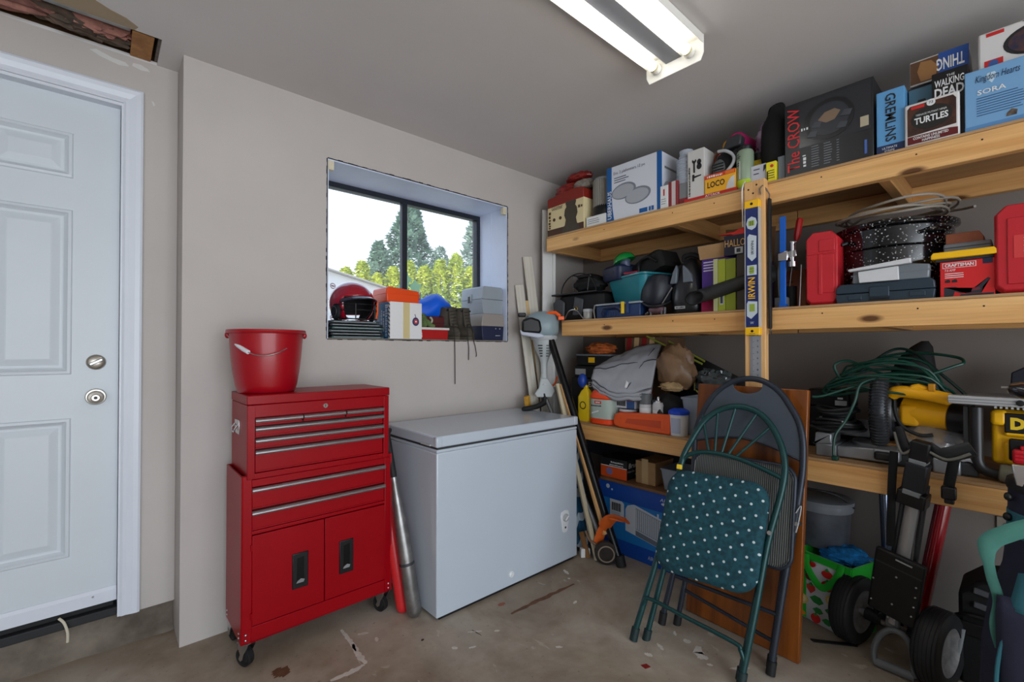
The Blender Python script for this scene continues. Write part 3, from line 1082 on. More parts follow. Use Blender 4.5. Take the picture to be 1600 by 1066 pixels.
pn = MB().prism([(.372 + a, .245 + c) for a, c in [(-.030, .052), (.0, .058), (.030, .052), (.036, .030), (.032, .0), (.020, -.060), (.012, -.068), (-.012, -.068), (-.020, -.060), (-.032, .0), (-.036, .030)]], 'y', -d2 - .006, -d2 + .001).build('control_panel', WHITEP, r, bev=.004)
yv = M.Translation((.372, -d2 - .006, .262)) @ M.Rotation(PI / 2, 4, 'X')
MB().lathe([(0, .013), (.018, .013), (.021, .009), (.022, 0)], 24, yv).build('dial', LTGREY, pn)
MB().bar((.360, -d2 - .020, .252), (.384, -d2 - .020, .272), .008, .006).build('dial_grip', WHITEP, pn, bev=.001)
MB().cyl((.372, -d2 - .0075, .206), (.372, -d2 - .005, .206), .006).build('indicator', DKGREY, pn)
yv = M.Translation((-.035, -d2, .072)) @ M.Rotation(PI / 2, 4, 'X')
MB().lathe([(0, .010), (.008, .011), (.010, .007), (.014, .007), (.017, .004), (.017, 0)], 24, yv).build('drain_plug', WHITEP, r)

# ------------------------------------------------------------------ bats leaning between the cabinet and the freezer
BATM = mat('bat_aluminium', (150, 148, 146), .38, .85, var=.3, vs=14)
r = thing('baseball_bat', 'scuffed silver aluminium bat leaning beside the white freezer', 'bat', (-1.745, -.445, .033))
r.rotation_euler = V((-.062, .15, .80)).to_track_quat('Z', 'Y').to_euler()
MB().lathe([(0, -.03), (.018, -.028), (.028, -.018), (.0335, -.002), (.0335, .25), (.031, .34), (.022, .46), (.0145, .58), (.0135, .62)], 24).build('barrel', BATM, r)
MB().lathe([(.0145, .60), (.0155, .62), (.0145, .80), (.024, .812), (.025, .822), (.018, .828), (0, .829)], 20).build('grip', BLACKR, r)
MB().lathe([(.034, .20), (.0345, .205), (.0345, .208), (.034, .213)], 24).build('band', DKGREY, r)
MB().grid(lambda u, v_: ((.0341 - .0022 * v_) * math.cos(-2.4 + 1.3 * u), (.0341 - .0022 * v_) * math.sin(-2.4 + 1.3 * u), .27 + .07 * v_), 10, 3).build('label', LTGREY, r, solid=.0004)
r = thing('baseball_bat', 'red bat leaning behind the silver bat', 'bat', (-1.765, -.375, .031))
r.rotation_euler = V((-.05, .17, .80)).to_track_quat('Z', 'Y').to_euler()
MB().lathe([(0, -.03), (.016, -.028), (.026, -.018), (.030, -.002), (.030, .22), (.027, .34), (.020, .46), (.0145, .58), (.0135, .78), (.022, .80), (.018, .81), (0, .812)], 24).build('barrel', mat('bat_red', (206, 40, 44), .35), r)

# ------------------------------------------------------------------ things on the window sill
SZ = 1.2765
packs = ['topmost dark grey packet of the flat stack under the helmet', 'second packet from the top of the flat stack under the helmet', 'third packet from the top of the flat stack under the helmet', 'fourth packet from the top of the flat stack under the helmet', 'fifth packet down in the flat stack under the helmet', 'lowest dark packet lying on the sill under the helmet']
PKT = [mat('packet_%s' % n, c, .3, var=.35, vs=18) for n, c in (('slate', (58, 66, 70)), ('black', (30, 36, 40)), ('teal', (60, 84, 84)))]
CELLO = mat('clear_sleeve', (150, 160, 164), .2)
for i in range(6):
    z = SZ + (5 - i) * .0158
    r = thing('flat_packet', packs[i], 'packet', (-1.815 + .004 * (i % 3), .115 + .006 * (i % 2), z), .02 * (i % 3 - 1), 'flat packets stacked on the sill')
    ww, dd = (.142, .095) if i else (.128, .085)

    def top(u, v_, ww=ww, dd=dd, i=i):
        return (-ww + 2 * ww * u, -dd + 2 * dd * v_, .0135 + (.004 * NZ.noise((u * 5, v_ * 5, i * 3.3)) if 0 < u < 1 else -.002))
    b = MB().box(-ww, ww, -dd, dd, 0, .011).grid(top, 14, 8)
    b.build('packet', PKT[i % 3], r)
    MB().box(-ww + .01, ww - .02, -dd - .0012, -dd, .004, .0075).build('sleeve_edge', CELLO, r)
r = thing('batting_helmet', 'glossy red batting helmet with a black face guard on the stacked packets', 'helmet', (-1.795, .145, 1.372), math.radians(8))
HR = mat('helmet_red', (156, 10, 34), .18, coat=.6)
HB = mat('helmet_liner', (22, 20, 24), .7)


def helm(a, b_, c, zc, mb):
    nu, nv = 40, 24
    vs, idx = [], {}
    for j in range(nv + 1):
        th = (PI * .78) * j / nv
        for i in range(nu):
            az = 2 * PI * i / nu
            x, y, z = a * math.sin(th) * math.sin(az), -b_ * math.sin(th) * math.cos(az), c * math.cos(th)
            vs.append(V((x, y, zc + z)))
    fs = []
    for j in range(nv):
        for i in range(nu):
            az = ((i + .5) / nu * 360 + 180) % 360 - 180
            z = c * math.cos((PI * .78) * (j + .5) / nv)
            lim = .028 if abs(az) < 58 else (-.095 if abs(az) < 120 else -.05)
            if z > lim:
                fs.append((i + j * nu, (i + 1) % nu + j * nu, (i + 1) % nu + (j + 1) * nu, i + (j + 1) * nu))
    mb.add(vs, fs, True)
    return mb


helm(.113, .130, .118, .095, MB()).build('shell', HR, r, solid=.004)
helm(.104, .120, .109, .095, MB()).build('liner', HB, r, solid=.003)
b = MB()
b.grid(lambda u, v_: ((.113 + .006 * v_) * math.sin(math.radians(-62 + 124 * u)), -(.128 + .05 * v_ * math.sin(PI * u) ** .6) * math.cos(math.radians(-62 + 124 * u)) - .002, .128 - .018 * v_ - .02 * (abs(u - .5) * 2) ** 2), 24, 4)
b.build('brim', mat('helmet_brim', (30, 32, 44), .25, coat=.4), r, solid=.005)
for s_ in (-1, 1):
    e = MB().ell((s_ * .106, -.03, .045), (.018, .042, .045), 18, 12).build('ear_pad', HB, r)
    MB().tube(arc((s_ * .119, -.03, .045), .026, 0, 2 * PI, 16, 'yz'), .003, 6).build('ear_ring', DKGREY, e)
for z, dz in ((.082, 0), (.052, -.0), (.015, -.012)):
    MB().tube([V((.121 * math.sin(math.radians(q)), -.150 * math.cos(math.radians(q)) - .004, z + dz * math.cos(math.radians(q)) + .0)) for q in range(-80, 81, 10)], .0032, 8).build('guard_bar', BLACK, r)
for q in (-28, 28):
    MB().tube([(.121 * math.sin(math.radians(q)), -.150 * math.cos(math.radians(q)) - .004, .004), (.121 * math.sin(math.radians(q)), -.150 * math.cos(math.radians(q)) - .004, .084)], .0032, 8).build('guard_bar', BLACK, r)
MB().tube([(.075, -.118, .01), (.088, -.112, .05), (.09, -.11, .10)], .006, 8).build('chin_strap', ORANGE, r)
r = thing('plastic_bag', 'crumpled translucent bag tucked left of the helmet', 'bag', (-1.945, .185, 1.38))
crumple((0, 0, .065), (.025, .045, .07), .3, 4, 3, 20, 14).build('bag', mat('cloudy_film', (176, 184, 206), .25, bump=.4, bs=40), r)
tag(crumple((0, 0, 0), (.05, .04, .045), .25, 9, 3, 20, 14).build('cloth_wad', mat('drab_cloth', (134, 128, 118), .9), None), 'small drab cloth wad in the left corner of the sill behind the packets', 'cloth').location = (-1.91, .255, 1.308)


def bl(box, t, y, z, w_, h_, mt, k=2):
    """lettering reading downward on the left (-x) face"""
    e = .0008 * k + .0003
    return text(box.root, t, -box.w / 2 - e, y + h_, z + w_, w_, h_, mt, (0, 0, -1), (0, -1, 0))


bx = Box('carton', 'white and blue printed carton standing under the orange box', 'box', (-1.549, .080, SZ), (.196, .19, .203), mat('white_carton', (222, 222, 222), .55))
BP = mat('carton_blue', (22, 92, 140), .5)
MB().box(-.0988, -.0975, -.075, .095, .001, .202).build('blue_panel', BP, bx.root)
MB().box(-.0989, -.0977, -.0945, -.075, .001, .202).build('white_band', WHITE, bx.root)
for k in range(9):
    MB().prism([(-.094, .004 + k * .022), (-.076, .014 + k * .022), (-.076, .022 + k * .022), (-.094, .012 + k * .022)], 'x', -.0996, -.0985).build('dash', DKGREY, bx.root)
bl(bx, 'Beladeuse', -.070, .012, .175, .030, WHITE)
bl(bx, '18 seville', -.032, .04, .11, .020, WHITE)
bl(bx, 'sappelien', -.006, .03, .13, .018, WHITE)
bx.plate(-.02, .02, .002, .202, mat('packing_tape', (206, 190, 140), .3), 'tape', 1)
bx.shape(ring(.058, .098, .021, 20, .024), mat('seal_blue', (40, 52, 96), .5), 'emblem', 2)
bx.shape(ring(.058, .098, .013, 16, .015), mat('seal_red', (170, 60, 60), .5), 'emblem_ring', 3)
bx.shape(ring(.058, .098, .005, 12), WHITE, 'emblem_centre', 4)
MB().bar((.052, -.097, .140), (.058, -.097, .122), .003, .0016, (0, 1, 0)).build('emblem_stem', mat('seal_blue', (40, 52, 96), .5), bx.root)
r = thing('plastic_case', 'orange-red lidded plastic case lying on the white carton', 'case', (-1.545, .115, SZ + .204))
OR2 = mat('case_orange', (226, 74, 18), .35)
b = MB().prism([(-.10, 0), (.10, 0), (.104, .05), (.098, .072), (-.085, .086), (-.100, .080), (-.106, .05)], 'y', -.09, .085)
b.build('body', OR2, r, bev=.006, seg=3)
MB().box(-.1075, .1055, -.091, .086, .046, .051).build('seam_band', OR2, r, bev=.002)
# blue cloth bag
BLUEBAG = mat('blue_nylon', (10, 96, 226), .45, var=.12, vs=10)
r = thing('blue_bag', 'bright blue nylon bag heaped on the dark red case on the sill', 'bag', (-1.275, .215, SZ + .105))


def bagf(u, v_):
    a = u * 2 * PI
    t = v_
    prof_ = math.sin(PI * min(t * 1.02, 1)) ** .6
    x = -.03 + (.185 + .05 * math.cos(a) * .3) * math.cos(a) * prof_ * (1 - .35 * t) + .10 * t
    y = .085 * math.sin(a) * prof_
    z = .01 + .185 * t ** 1.1 + .03 * NZ.noise((x * 14, y * 14, 3.0)) * prof_ - .25 * max(0, x - .09)
    k = 1 + .12 * NZ.noise((math.cos(a) * 2.3, math.sin(a) * 2.3, t * 3))
    return (x * k, y * k, max(z, .0))


b = MB().grid(bagf, 40, 16)
b.build('bag', BLUEBAG, r)
MB().tube(polyline([(.07, -.06, .06), (.10, -.085, .075), (.135, -.07, .05), (.115, -.09, .03), (.085, -.08, .04)], 6), .0035, 6).build('drawcord', NAVY, r)
MB().prism([(-.19, .08), (.02, .105), (-.02, .16), (-.18, .135)], 'y', .05, .056).build('flap', BLUEBAG, r, bev=.002)
# maroon case + red tin
bx = Box('storage_case', 'dark maroon case behind the small red box on the sill', 'case', (-1.265, .19, SZ), (.25, .15, .145), mat('maroon', (84, 24, 26), .5), bev=.006)
MB().box(-.126, .126, -.076, .076, .100, .104).build('lid_line', mat('maroon_dark', (52, 14, 16), .5), bx.root)
r = thing('lidded_box', 'small red plastic box with a white lid at the sill front', 'box', (-1.353, .055, SZ))
MB().prism([(-.092, 0), (.092, 0), (.097, .056), (-.097, .056)], 'y', -.05, .045).build('body', mat('deep_red', (170, 24, 26), .35), r, bev=.004)
MB().box(-.101, .103, -.053, .049, .056, .070).build('lid', mat('offwhite', (214, 206, 202), .4), r, bev=.003)
blurred_print(r, -.083, -.0508, .012, .03, .010, WHITE, (0, 0, 1), (-1, 0, 0))
GRN = mat('green_glove', (90, 110, 62), .85, var=.3, vs=25)
r = thing('work_glove', 'crumpled green work glove beside the white carton on the sill', 'glove', (-1.395, .085, SZ + .071))
b = crumple((0, 0, .035), (.042, .035, .05), .3, 21, 2.5, 22, 14)
b.build('palm', GRN, r)
for k in range(4):
    MB().tube(polyline([(.0 + .008 * k, -.02, .05 - .008 * k), (.03 + .008 * k, -.03, .035 - .010 * k), (.055 + .006 * k, -.028, .010 + .002 * k)], 4), [.010] * 5 + [.0095, .009, .008, .006], 8).build('finger', GRN, r)
MB().tube(arc((.05, -.01, .045), .018, -1.2, 1.4, 8, 'xz'), .006, 8).build('cuff', mat('pale_cuff', (170, 172, 150), .8), r)
# boots
BOOT = mat('worn_leather', (74, 68, 58), .75, var=.3, vs=14, bump=.3, bs=60)
SOLE = mat('boot_sole', (86, 80, 68), .8, var=.2, vs=20)
LACE = mat('boot_lace', (44, 40, 36), .8)


def boot(label, loc, rz, laces):
    r = thing('boot', label, 'boot', loc, rz, 'pair of boots on the sill')

    def sec(z, x, yf, yb, n=18):
        out = []
        for i in range(n):
            a = 2 * PI * i / n
            c, s_ = math.cos(a), math.sin(a)
            y = (yf + yb) / 2 + (yb - yf) / 2 * s_
            tp = 1 - .22 * max(0, -s_) ** 2
            out.append((x * (abs(c) ** .75) * (1 if c > 0 else -1) * tp, y, z))
        return out
    secs = [sec(.018, .046, -.105, .11), sec(.045, .048, -.108, .115), sec(.066, .046, -.092, .112), sec(.084, .044, -.055, .108), sec(.105, .044, -.032, .105), sec(.14, .046, -.028, .108), sec(.175, .050, -.034, .112), sec(.197, .052, -.036, .114), sec(.205, .050, -.034, .112)]
    b = MB().loft(secs, cap=False)
    b.build('upper', BOOT, r, solid=.004)
    MB().loft([sec(0, .047, -.108, .113), sec(.008, .050, -.113, .117), sec(.018, .049, -.111, .115), sec(.020, .046, -.106, .111)], smooth=False).build('sole', SOLE, r)
    b = MB().grid(lambda u, v_: (-.026 + .052 * u, -.062 + .026 * v_ ** .6 - .006 * math.sin(PI * u), .083 + .122 * v_), 6, 10)
    b.build('tongue', BOOT, r, solid=.006)
    for k in range(5):
        z = .095 + k * .02
        y = -.060 + .020 * ((z - .08) / .12) ** .6 - .004
        MB().tube(polyline([(-.026, y + .006, z), (0, y - .006, z + .004), (.026, y + .006, z + .008)], 4), .0026, 6).build('lace', LACE, r)
    for s_ in (-1, 1):
        MB().cyl((s_ * .030, -.030, .186), (s_ * .030, -.042, .186), .006, n=12).build('eyelet', BLACK, r)
    for pts in laces:
        MB().tube(polyline(pts, 6), .0026, 6).build('lace', LACE, r)
    return r


bo = boot('left worn brown boot of the pair on the sill', (-1.178, .116, SZ), -.06, [[(-.01, -.07, .10), (-.028, -.108, .06), (-.035, -.128, -.003), (-.034, -.130, -.12), (-.033, -.130, -.268)]])
boot('right worn brown boot of the pair on the sill', (-1.075, .116, SZ), .02, [[(-.01, -.07, .10), (-.04, -.108, .06), (-.048, -.124, -.003), (-.044, -.127, -.06), (-.046, -.127, -.125)], [(.01, -.07, .10), (.0, -.110, .05), (-.004, -.124, -.003), (.006, -.127, -.04), (.016, -.127, -.09), (.012, -.127, -.105)]])
# two toolboxes, one on the other
TBX = [(.075, 0), (.085, .06), (.098, .13)]
r = thing('tackle_box', 'dark blue box with a taupe lid at the right end of the sill', 'case', (-.893, .15, SZ))
NV = mat('box_plum', (40, 44, 70), .4)
TP = mat('lid_taupe', (152, 144, 138), .45)
MB().prism([(-.086, 0), (.086, 0), (.094, .093), (-.094, .093)], 'y', -.125, .125).build('body', NV, r, bev=.004)
MB().prism([(-.097, .093), (.097, .093), (.097, .103), (.088, .165), (.082, .174), (-.082, .174), (-.088, .165), (-.097, .103)], 'y', -.129, .129).build('lid', TP, r, bev=.003)
for x in (.02, .055):
    MB().cyl((x, -.127, .078), (x, -.130, .078), .004, n=10).build('rivet', LTGREY, r)
MB().box(.02, .06, -.1255, -.1235, .03, .034).build('mark', LTGREY, r)
r = thing('tool_case', 'light grey lidded tool case stacked on the blue tackle box', 'case', (-.885, .150, SZ + .1745))
GC = mat('case_grey', (150, 158, 166), .42)
MB().prism([(-.080, 0), (.080, 0), (.093, .095), (-.093, .095)], 'y', -.115, .12).build('body', GC, r, bev=.003)
MB().prism([(-.093, .0965), (.093, .0965), (.084, .170), (.074, .180), (-.074, .180), (-.084, .170)], 'y', -.115, .12).build('lid', GC, r, bev=.003)
MB().box(-.100, -.088, .0, .03, .085, .135).build('latch', GC, r, bev=.003)
MB().box(-.104, -.098, .006, .024, .075, .118).build('latch_tab', DKGREY, r, bev=.002)


# ------------------------------------------------------------------ timber shelving
Z1, Z2, Z3 = 1.973, 1.405, .764
XF = -.584
r = thing('timber_shelving', 'built in pine shelving with three deep shelves along the right wall', 'shelf', (0, 0, 0))
YE = -3.3
for z, yl in ((Z1, -.165), (Z2, -.30), (Z3, -.22)):
    for a, c in ((yl, -1.498), (-1.502, YE)):
        MB().box(XF, XF + .038, c, a, z - .100, z - .011).build('front_board', PINE, r, bev=.003)
    MB().box(XF, -.002, YE, yl, z - .0105, z).build('deck', PLY, r, bev=.001)
    for a, c in ((yl, -1.498), (-1.502, YE)):
        MB().box(-.040, -.002, c, a, z - .100, z - .011).build('ledger', PINE, r, bev=.003)
    for y in (yl - .019, -1.07, -1.95, -2.75):
        MB().box(XF + .039, -.041, y - .019, y + .019, z - .100, z - .011).build('joist', PINEX, r, bev=.003)
MB().box(-.622, XF - .0005, -1.544, -1.456, 0, 1.982).build('post', PINEZ, r, bev=.003)
b = MB()
for y, z in ((-1.475, 1.945), (-1.51, 1.96), (-1.495, 1.925), (-1.48, 1.36), (-1.52, 1.33)):
    MB().cyl((-.622, y, z), (-.6228, y, z), .0042, n=10).build('screw', mat('screw_dark', (50, 40, 30), .5, .5), r)
for y in (-.64, -1.08, -1.30, -1.75, -2.05, -2.22):
    for z in (Z1, Z2):
        MB().cyl((XF, y, z - .035 - .02 * (y % .3)), (XF - .0006, y, z - .035 - .02 * (y % .3)), .003, n=8).build('screw', mat('screw_dark', (50, 40, 30), .5, .5), r)

# level, steel rule and strap hung on the post
LB = mat('level_blue', (28, 44, 104), .4)
LW = mat('level_window', (196, 206, 214), .3)
VIAL = mat('level_vial', (150, 172, 70), .2)
LV = Box('spirit_level', 'blue spirit level with yellow ends hung upright on the shelf post', 'level', (-.636, -1.4985, 1.283), (.058, .025, .604), LB, -PI / 2, bev=.001)
for a, c in ((0, .034), (.570, .604)):
    o = MB().box(-.031, .031, -.0145, .0145, a - .001, c + .001).build('end_cap', YELLOW, LV.root, bev=.003)
    MB().cyl((0, -.0155, (a + c) / 2), (0, -.014, (a + c) / 2), .006, n=14).build('hang_hole', BLACK, o)
MB().box(-.0295, -.0275, -.0155, .0145, .034, .570).build('edge_rail', LTGREY, LV.root)
MB().box(.0275, .0295, -.0155, .0145, .034, .570).build('edge_rail', LTGREY, LV.root)


def vial(poly, vx0, vx1, vz0, vz1, liney):
    o = LV.shape(poly, LW, 'vial_window', 3)
    v_ = LV.plate(vx0, vx1, vz0, vz1, VIAL, 'vial', 5)
    v_.parent = o
    for z in liney:
        q = LV.plate(vx0 - .001, vx1 + .001, z, z + .0012, BLACK, 'vial_line', 7) if vx1 - vx0 < vz1 - vz0 else LV.plate(z, z + .0012, vz0, vz1, BLACK, 'vial_line', 7)
        q.parent = o


vial([(x, z) for x, z in ring(0, .500, .023, 8, .030)], -.012, .012, .489, .511, (-.004, .004))
vial([(-.020, .268), (.020, .268), (.020, .312), (-.020, .312)], -.009, .009, .274, .306, (.284, .295))
vial([(-.022, .085), (-.004, .072), (.022, .098), (.022, .148), (-.016, .152), (-.022, .14)], -.010, .012, .105, .138, (-.003, .005))
g = LV.shape([(-.018, .352), (.0, .330), (.018, .345), (.020, .440), (-.010, .452), (-.018, .44)], LW, 'grip_plate', 3)
LV.text('IRWIN', -.016, .162, .095, .030, YELLOW, 3, vert=1, bold=.01)
LV.text('W', -.008, .048, .016, .012, LW, 3)
LV.text('IRWIN', -.002, .36, .06, .012, BLACK, 5, vert=1)
RUL = Box('steel_rule', 'grey steel rule hanging below the blue level on the post', 'ruler', (-.6245, -1.503, 1.085), (.046, .0015, .22), mat('rule_metal', (176, 182, 190), .35, .7), -PI / 2, bev=0)
b = MB()
for i in range(40):
    z = .008 + i * .0053
    b.box(-.022, -.022 + (.010 if i % 5 else .016), -.0011, -.0007, z, z + .0011)
o = b.build('graduations', BLACK, RUL.root)
o['kind'] = 'stuff'
for i in range(8):
    RUL.text(str(9 - i), .006, .012 + i * .026, .006, .009, BLACK, 1)
r = thing('rubber_strap', 'black rubber bungee strap hooked beside the level on the post', 'strap', (-.600, -1.556, 1.31))
MB().box(-.014, .010, -.006, .004, .0, .58).build('strap', BLACKR, r, bev=.003)
MB().tube([(-.002, 0, .575), (-.002, 0, .60), (-.012, .01, .625), (-.022, .022, .64), (-.030, .03, .625), (-.028, .028, .60)], .003, 8).build('hook', DULLMETAL, r)
MB().tube([(-.002, 0, .005), (-.002, -.002, -.012), (-.014, -.008, -.026), (-.024, -.012, -.012)], .003, 8).build('hook', DULLMETAL, r)
tag(MB().tube(polyline([(-.60, -1.452, 1.995), (-.628, -1.450, 1.95), (-.629, -1.4515, 1.85), (-.6275, -1.452, 1.78)], 6), .0028, 8).build('white_wire', WHITEP), 'thin white wire hanging down the left edge of the post', 'wire')


def SB(name, label, cat, yl, yr, xf, d, z, h, mt, group=None, tilt=0, bev=.002):
    return Box(name, label, cat, (xf + d / 2, (yl + yr) / 2, z), (yl - yr, d, h), mt, -PI / 2 + tilt, group, bev)


# ------------------------------------------------------------------ top shelf
CREAM = mat('cream_print', (222, 206, 160), .55)
BRN = mat('brown_print', (74, 44, 28), .5)
bx = SB('treat_bag', 'cream and brown box of pet treats with a red top at the shelf end', 'box', -.165, -.475, -.572, .20, Z1, .255, CREAM)
MB().prism([(-.156, .19), (.156, .20), (.156, .262), (.10, .275), (-.02, .268), (-.156, .252)], 'y', -.1025, .1025).build('red_top', mat('dull_red_print', (132, 36, 24), .45), bx.root, bev=.004)
bx.plate(-.155, .155, .0, .045, BRN, 'brown_band', 1)
prof_ = [(.075, .0), (.07, .035), (.050, .050), (.042, .085), (.055, .115), (.05, .15), (.036, .168), (.044, .19), (.036, .21), (.026, .222), (.032, .24), (.026, .258), (.0, .262)]
bx.shape([(.05 + a, z) for a, z in prof_] + [(.05 - a, z) for a, z in prof_[::-1][1:]], mat('dark_figure', (70, 62, 50), .5), 'toy_print', 3)
bx.text('Gourmet', -.115, .168, .095, .030, BRN, 3, shear=.3)
bx.shape(ring(-.095, .105, .011, 14), BRN, 'paw_print', 3)
bx.shape(ring(-.040, .108, .011, 14), BRN, 'paw_print', 3)
bx.text(None, -.146, .05, .115, .022, BRN, 3, vert=1)
bx.text(None, .112, .14, .034, .018, BRN, 3)
SNK = [mat('red_wrapper', (150, 44, 38), .3, var=.5, vs=22, bump=.3, bs=30), mat('clear_wrapper', (150, 140, 130), .25, var=.4, vs=25, bump=.3, bs=30)]
for k, (x, y, z, a, c, e, m_, lab) in enumerate([(-.46, -.25, Z1 + .318, .055, .11, .046, 0, 'red snack bag lying on the pet treat box'), (-.47, -.40, Z1 + .313, .06, .085, .038, 1, 'clear wrapped packet beside the red snack bag on the treat box'), (-.44, -.33, Z1 + .392, .05, .11, .032, 0, 'uppermost red wrapped packet near the ceiling above the treat box')]):
    o = crumple((0, 0, 0), (a, c, e), .22, 30 + k, 3, 26, 16).build('snack_bag', SNK[m_])
    o.location = (x, y, z)
    tag(o, lab, 'bag', 'snack bags on the treat box')
r = thing('filter_cartridge', 'grey pleated filter cartridge with a black base on a white box', 'filter', (-.475, -.565, Z1 + .066))
b = MB()
n = 72
secs = [[((.070 + (.005 if i % 2 else -.003)) * math.cos(2 * PI * i / n), (.070 + (.005 if i % 2 else -.003)) * math.sin(2 * PI * i / n), z) for i in range(n)] for z in (.05, .225)]
b.loft(secs, smooth=False)
b.build('pleats', mat('filter_paper', (140, 136, 128), .85), r)
MB().lathe([(.0, 0), (.070, 0), (.079, .006), (.079, .05), (.070, .068), (0, .068)], 32).build('base', BLACK, r)
MB().lathe([(0, .222), (.072, .222), (.072, .228), (.066, .24), (0, .245)], 32).build('cap', GREY, r)
bx = SB('small_carton', 'low white carton under the grey filter cartridge', 'box', -.49, -.636, -.565, .20, Z1, .065, WHITE)
bx.lines(-.06, .045, .09, 3, .012, .003, GREY)
# UBERHAUS
UB = mat('label_blue', (26, 92, 158), .45)
WB = mat('white_box', (216, 220, 230), .5)
bx = SB('fixture_box', 'large white and blue ceiling light box with two domes pictured', 'box', -.645, -1.0, -.562, .20, Z1, .325, WB)
bx.shape([(-.1775, 0), (-.125, 0), (-.138, .08), (-.143, .16), (-.143, .325), (-.1775, .325)], UB, 'blue_spine', 1)
bx.plate(.155, .1775, 0, .325, UB, 'blue_edge', 1)
MB().box(.1772, .1783, -.1005, -.088, 0, .325).build('blue_edge', UB, bx.root)
bx.text('UBERHAUS', -.171, .018, .165, .028, WHITE, 3, vert=1, bold=.012)
bx.text('Ens. 2 plafonniers 12 po', -.128, .268, .21, .022, mat('ink', (60, 64, 84), .5), 2)
bx.lines(-.125, .250, .10, 3, .013, .004, mat('ink', (60, 64, 84), .5))
DOME = mat('dome_print', (170, 174, 182), .4)
for x, z, q in ((-.06, .165, 0), (.035, .118, 1)):
    bx.shape([(x + .082 * math.cos(a) + .008 * math.sin(a), z + .046 * math.sin(a)) for a in [2 * PI * i / 28 for i in range(28)]], mat('dome_rim', (128, 132, 142), .4), 'lamp_print', 2 + q)
    bx.shape([(x - .003 + .073 * math.cos(a) + .008 * math.sin(a), z - .002 + .038 * math.sin(a)) for a in [2 * PI * i / 28 for i in range(28)]], DOME, 'lamp_print', 4 + q)
bx.plate(.045, .095, .012, .036, UB, 'badge', 2)
bx.plate(.105, .135, .012, .036, UB, 'badge', 2)
bx.text('2', .115, .015, .010, .017, WHITE, 3)
bx.plate(-.06, .07, .24, .252, GREY, 'print_line', 1, 'r')
MB().prism([(.1765 + .0018, 0)] and [(-.02 + .05 * math.cos(2 * PI * i / 20), .13 + .045 * math.sin(2 * PI * i / 20)) for i in range(20)], 'x', .1770, .1784).build('lamp_print', DOME, bx.root)
# small packets and hose
bx = SB('small_box', 'white narrow box with red print beside the ceiling light box', 'box', -1.0, -1.045, -.568, .12, Z1, .125, WHITE)
bx.plate(-.004, .004, .07, .105, REDB, 'red_print', 1)
bx.lines(-.016, .05, .03, 3, .012, .003, GREY)
bx = SB('small_box', 'maroon and white box right of the narrow white box on the top shelf', 'box', -1.047, -1.10, -.565, .12, Z1, .135, mat('maroon_print', (140, 50, 54), .45))
bx.plate(-.008, .014, 0, .135, mat('pale_pink', (206, 190, 190), .5), 'stripe', 1)
r = thing('ribbed_hose', 'coiled pale grey ribbed hose standing on end on the top shelf', 'hose', (-.505, -1.118, Z1 + .115))
pr_ = []
for i in range(15):
    z = i * .0102
    pr_ += [(.047 - (.010 if i > 12 else 0), z), (.051 - (.012 if i > 12 else 0), z + .004), (.051 - (.012 if i > 12 else 0), z + .0065), (.047 - (.012 if i > 12 else 0), z + .0100)]
MB().lathe([(0, 0)] + pr_ + [(.034, .165), (.036, .18), (0, .18)], 28).build('hose', mat('hose_grey', (178, 186, 198), .5), r)
MB().tube(arc((0, -.005, .10), .052, .2, 2.9, 14, 'yz'), .006, 8).build('end_loop', mat('hose_grey', (178, 186, 198), .5), r)
bx = SB('small_box', 'grey small carton under the ribbed hose', 'box', -1.102, -1.153, -.555, .10, Z1, .113, GREY)
bx.plate(-.0255, .0255, 0, .035, mat('maroon_print', (140, 50, 54), .45), 'band', 1)
bx = SB('tool_box_carton', 'tall white box printed with wrench and hammer silhouettes', 'box', -1.155, -1.243, -.566, .14, Z1 + .018, .245, mat('offwhite_box', (210, 208, 204), .55))
INK = mat('black_ink', (34, 34, 36), .5)
bx.shape([(-.012, .128), (-.004, .128), (-.004, .175), (.004, .186), (.0, .196), (-.006, .188), (-.010, .188), (-.016, .196), (-.020, .186), (-.012, .175)], INK, 'wrench_print')
bx.shape(ring(.018, .178, .011, 14, .014), INK, 'chain_print')
bx.shape(ring(.018, .155, .013, 14, .016), INK, 'chain_print')
bx.shape([(-.018, .085), (-.008, .085), (-.008, .100), (.028, .105), (.028, .111), (-.006, .110), (-.008, .120), (-.018, .118)], INK, 'hammer_print')
bx.text(None, -.038, .012, .15, .010, INK, 2, vert=1)
bx = SB('thin_box', 'long flat red box with white lettering lying under the orange candy box', 'box', -1.14, -1.405, -.576, .16, Z1, .017, mat('bright_red_print', (196, 40, 36), .5))
bx.text('ATTACK', -.02, .003, .075, .011, WHITE, 2, bold=.01)
LOCB = mat('loco_yellow', (240, 176, 40), .45)
bx = SB('candy_box', 'yellow and red box lettered LOCO in front of the grey mask', 'box', -1.248, -1.397, -.572, .10, Z1 + .018, .092, LOCB)
bx.plate(-.0745, .0745, .072, .092, mat('loco_red', (206, 66, 36), .45), 'red_band', 1)
bx.text(None, -.062, .076, .075, .011, WHITE, 2)
bx.plate(.028, .070, .074, .089, mat('loco_orange', (224, 120, 40), .5), 'badge', 2)
bx.text('LOCO', -.060, .026, .085, .030, INK, 2, bold=.02)
bx.shape([(.03, .002), (.072, .002), (.072, .060), (.055, .055), (.04, .035)], mat('loco_grey', (206, 206, 206), .5), 'swirl', 1)
bx = SB('red_carton', 'red and white carton behind the grey respirator mask', 'box', -1.25, -1.34, -.42, .12, Z1, .27, WHITE)
bx.plate(-.045, .045, .15, .27, mat('bright_red_print', (196, 40, 36), .5), 'red_panel', 1)
bx.plate(-.04, .0, .235, .26, WHITE, 'white_strip', 2)
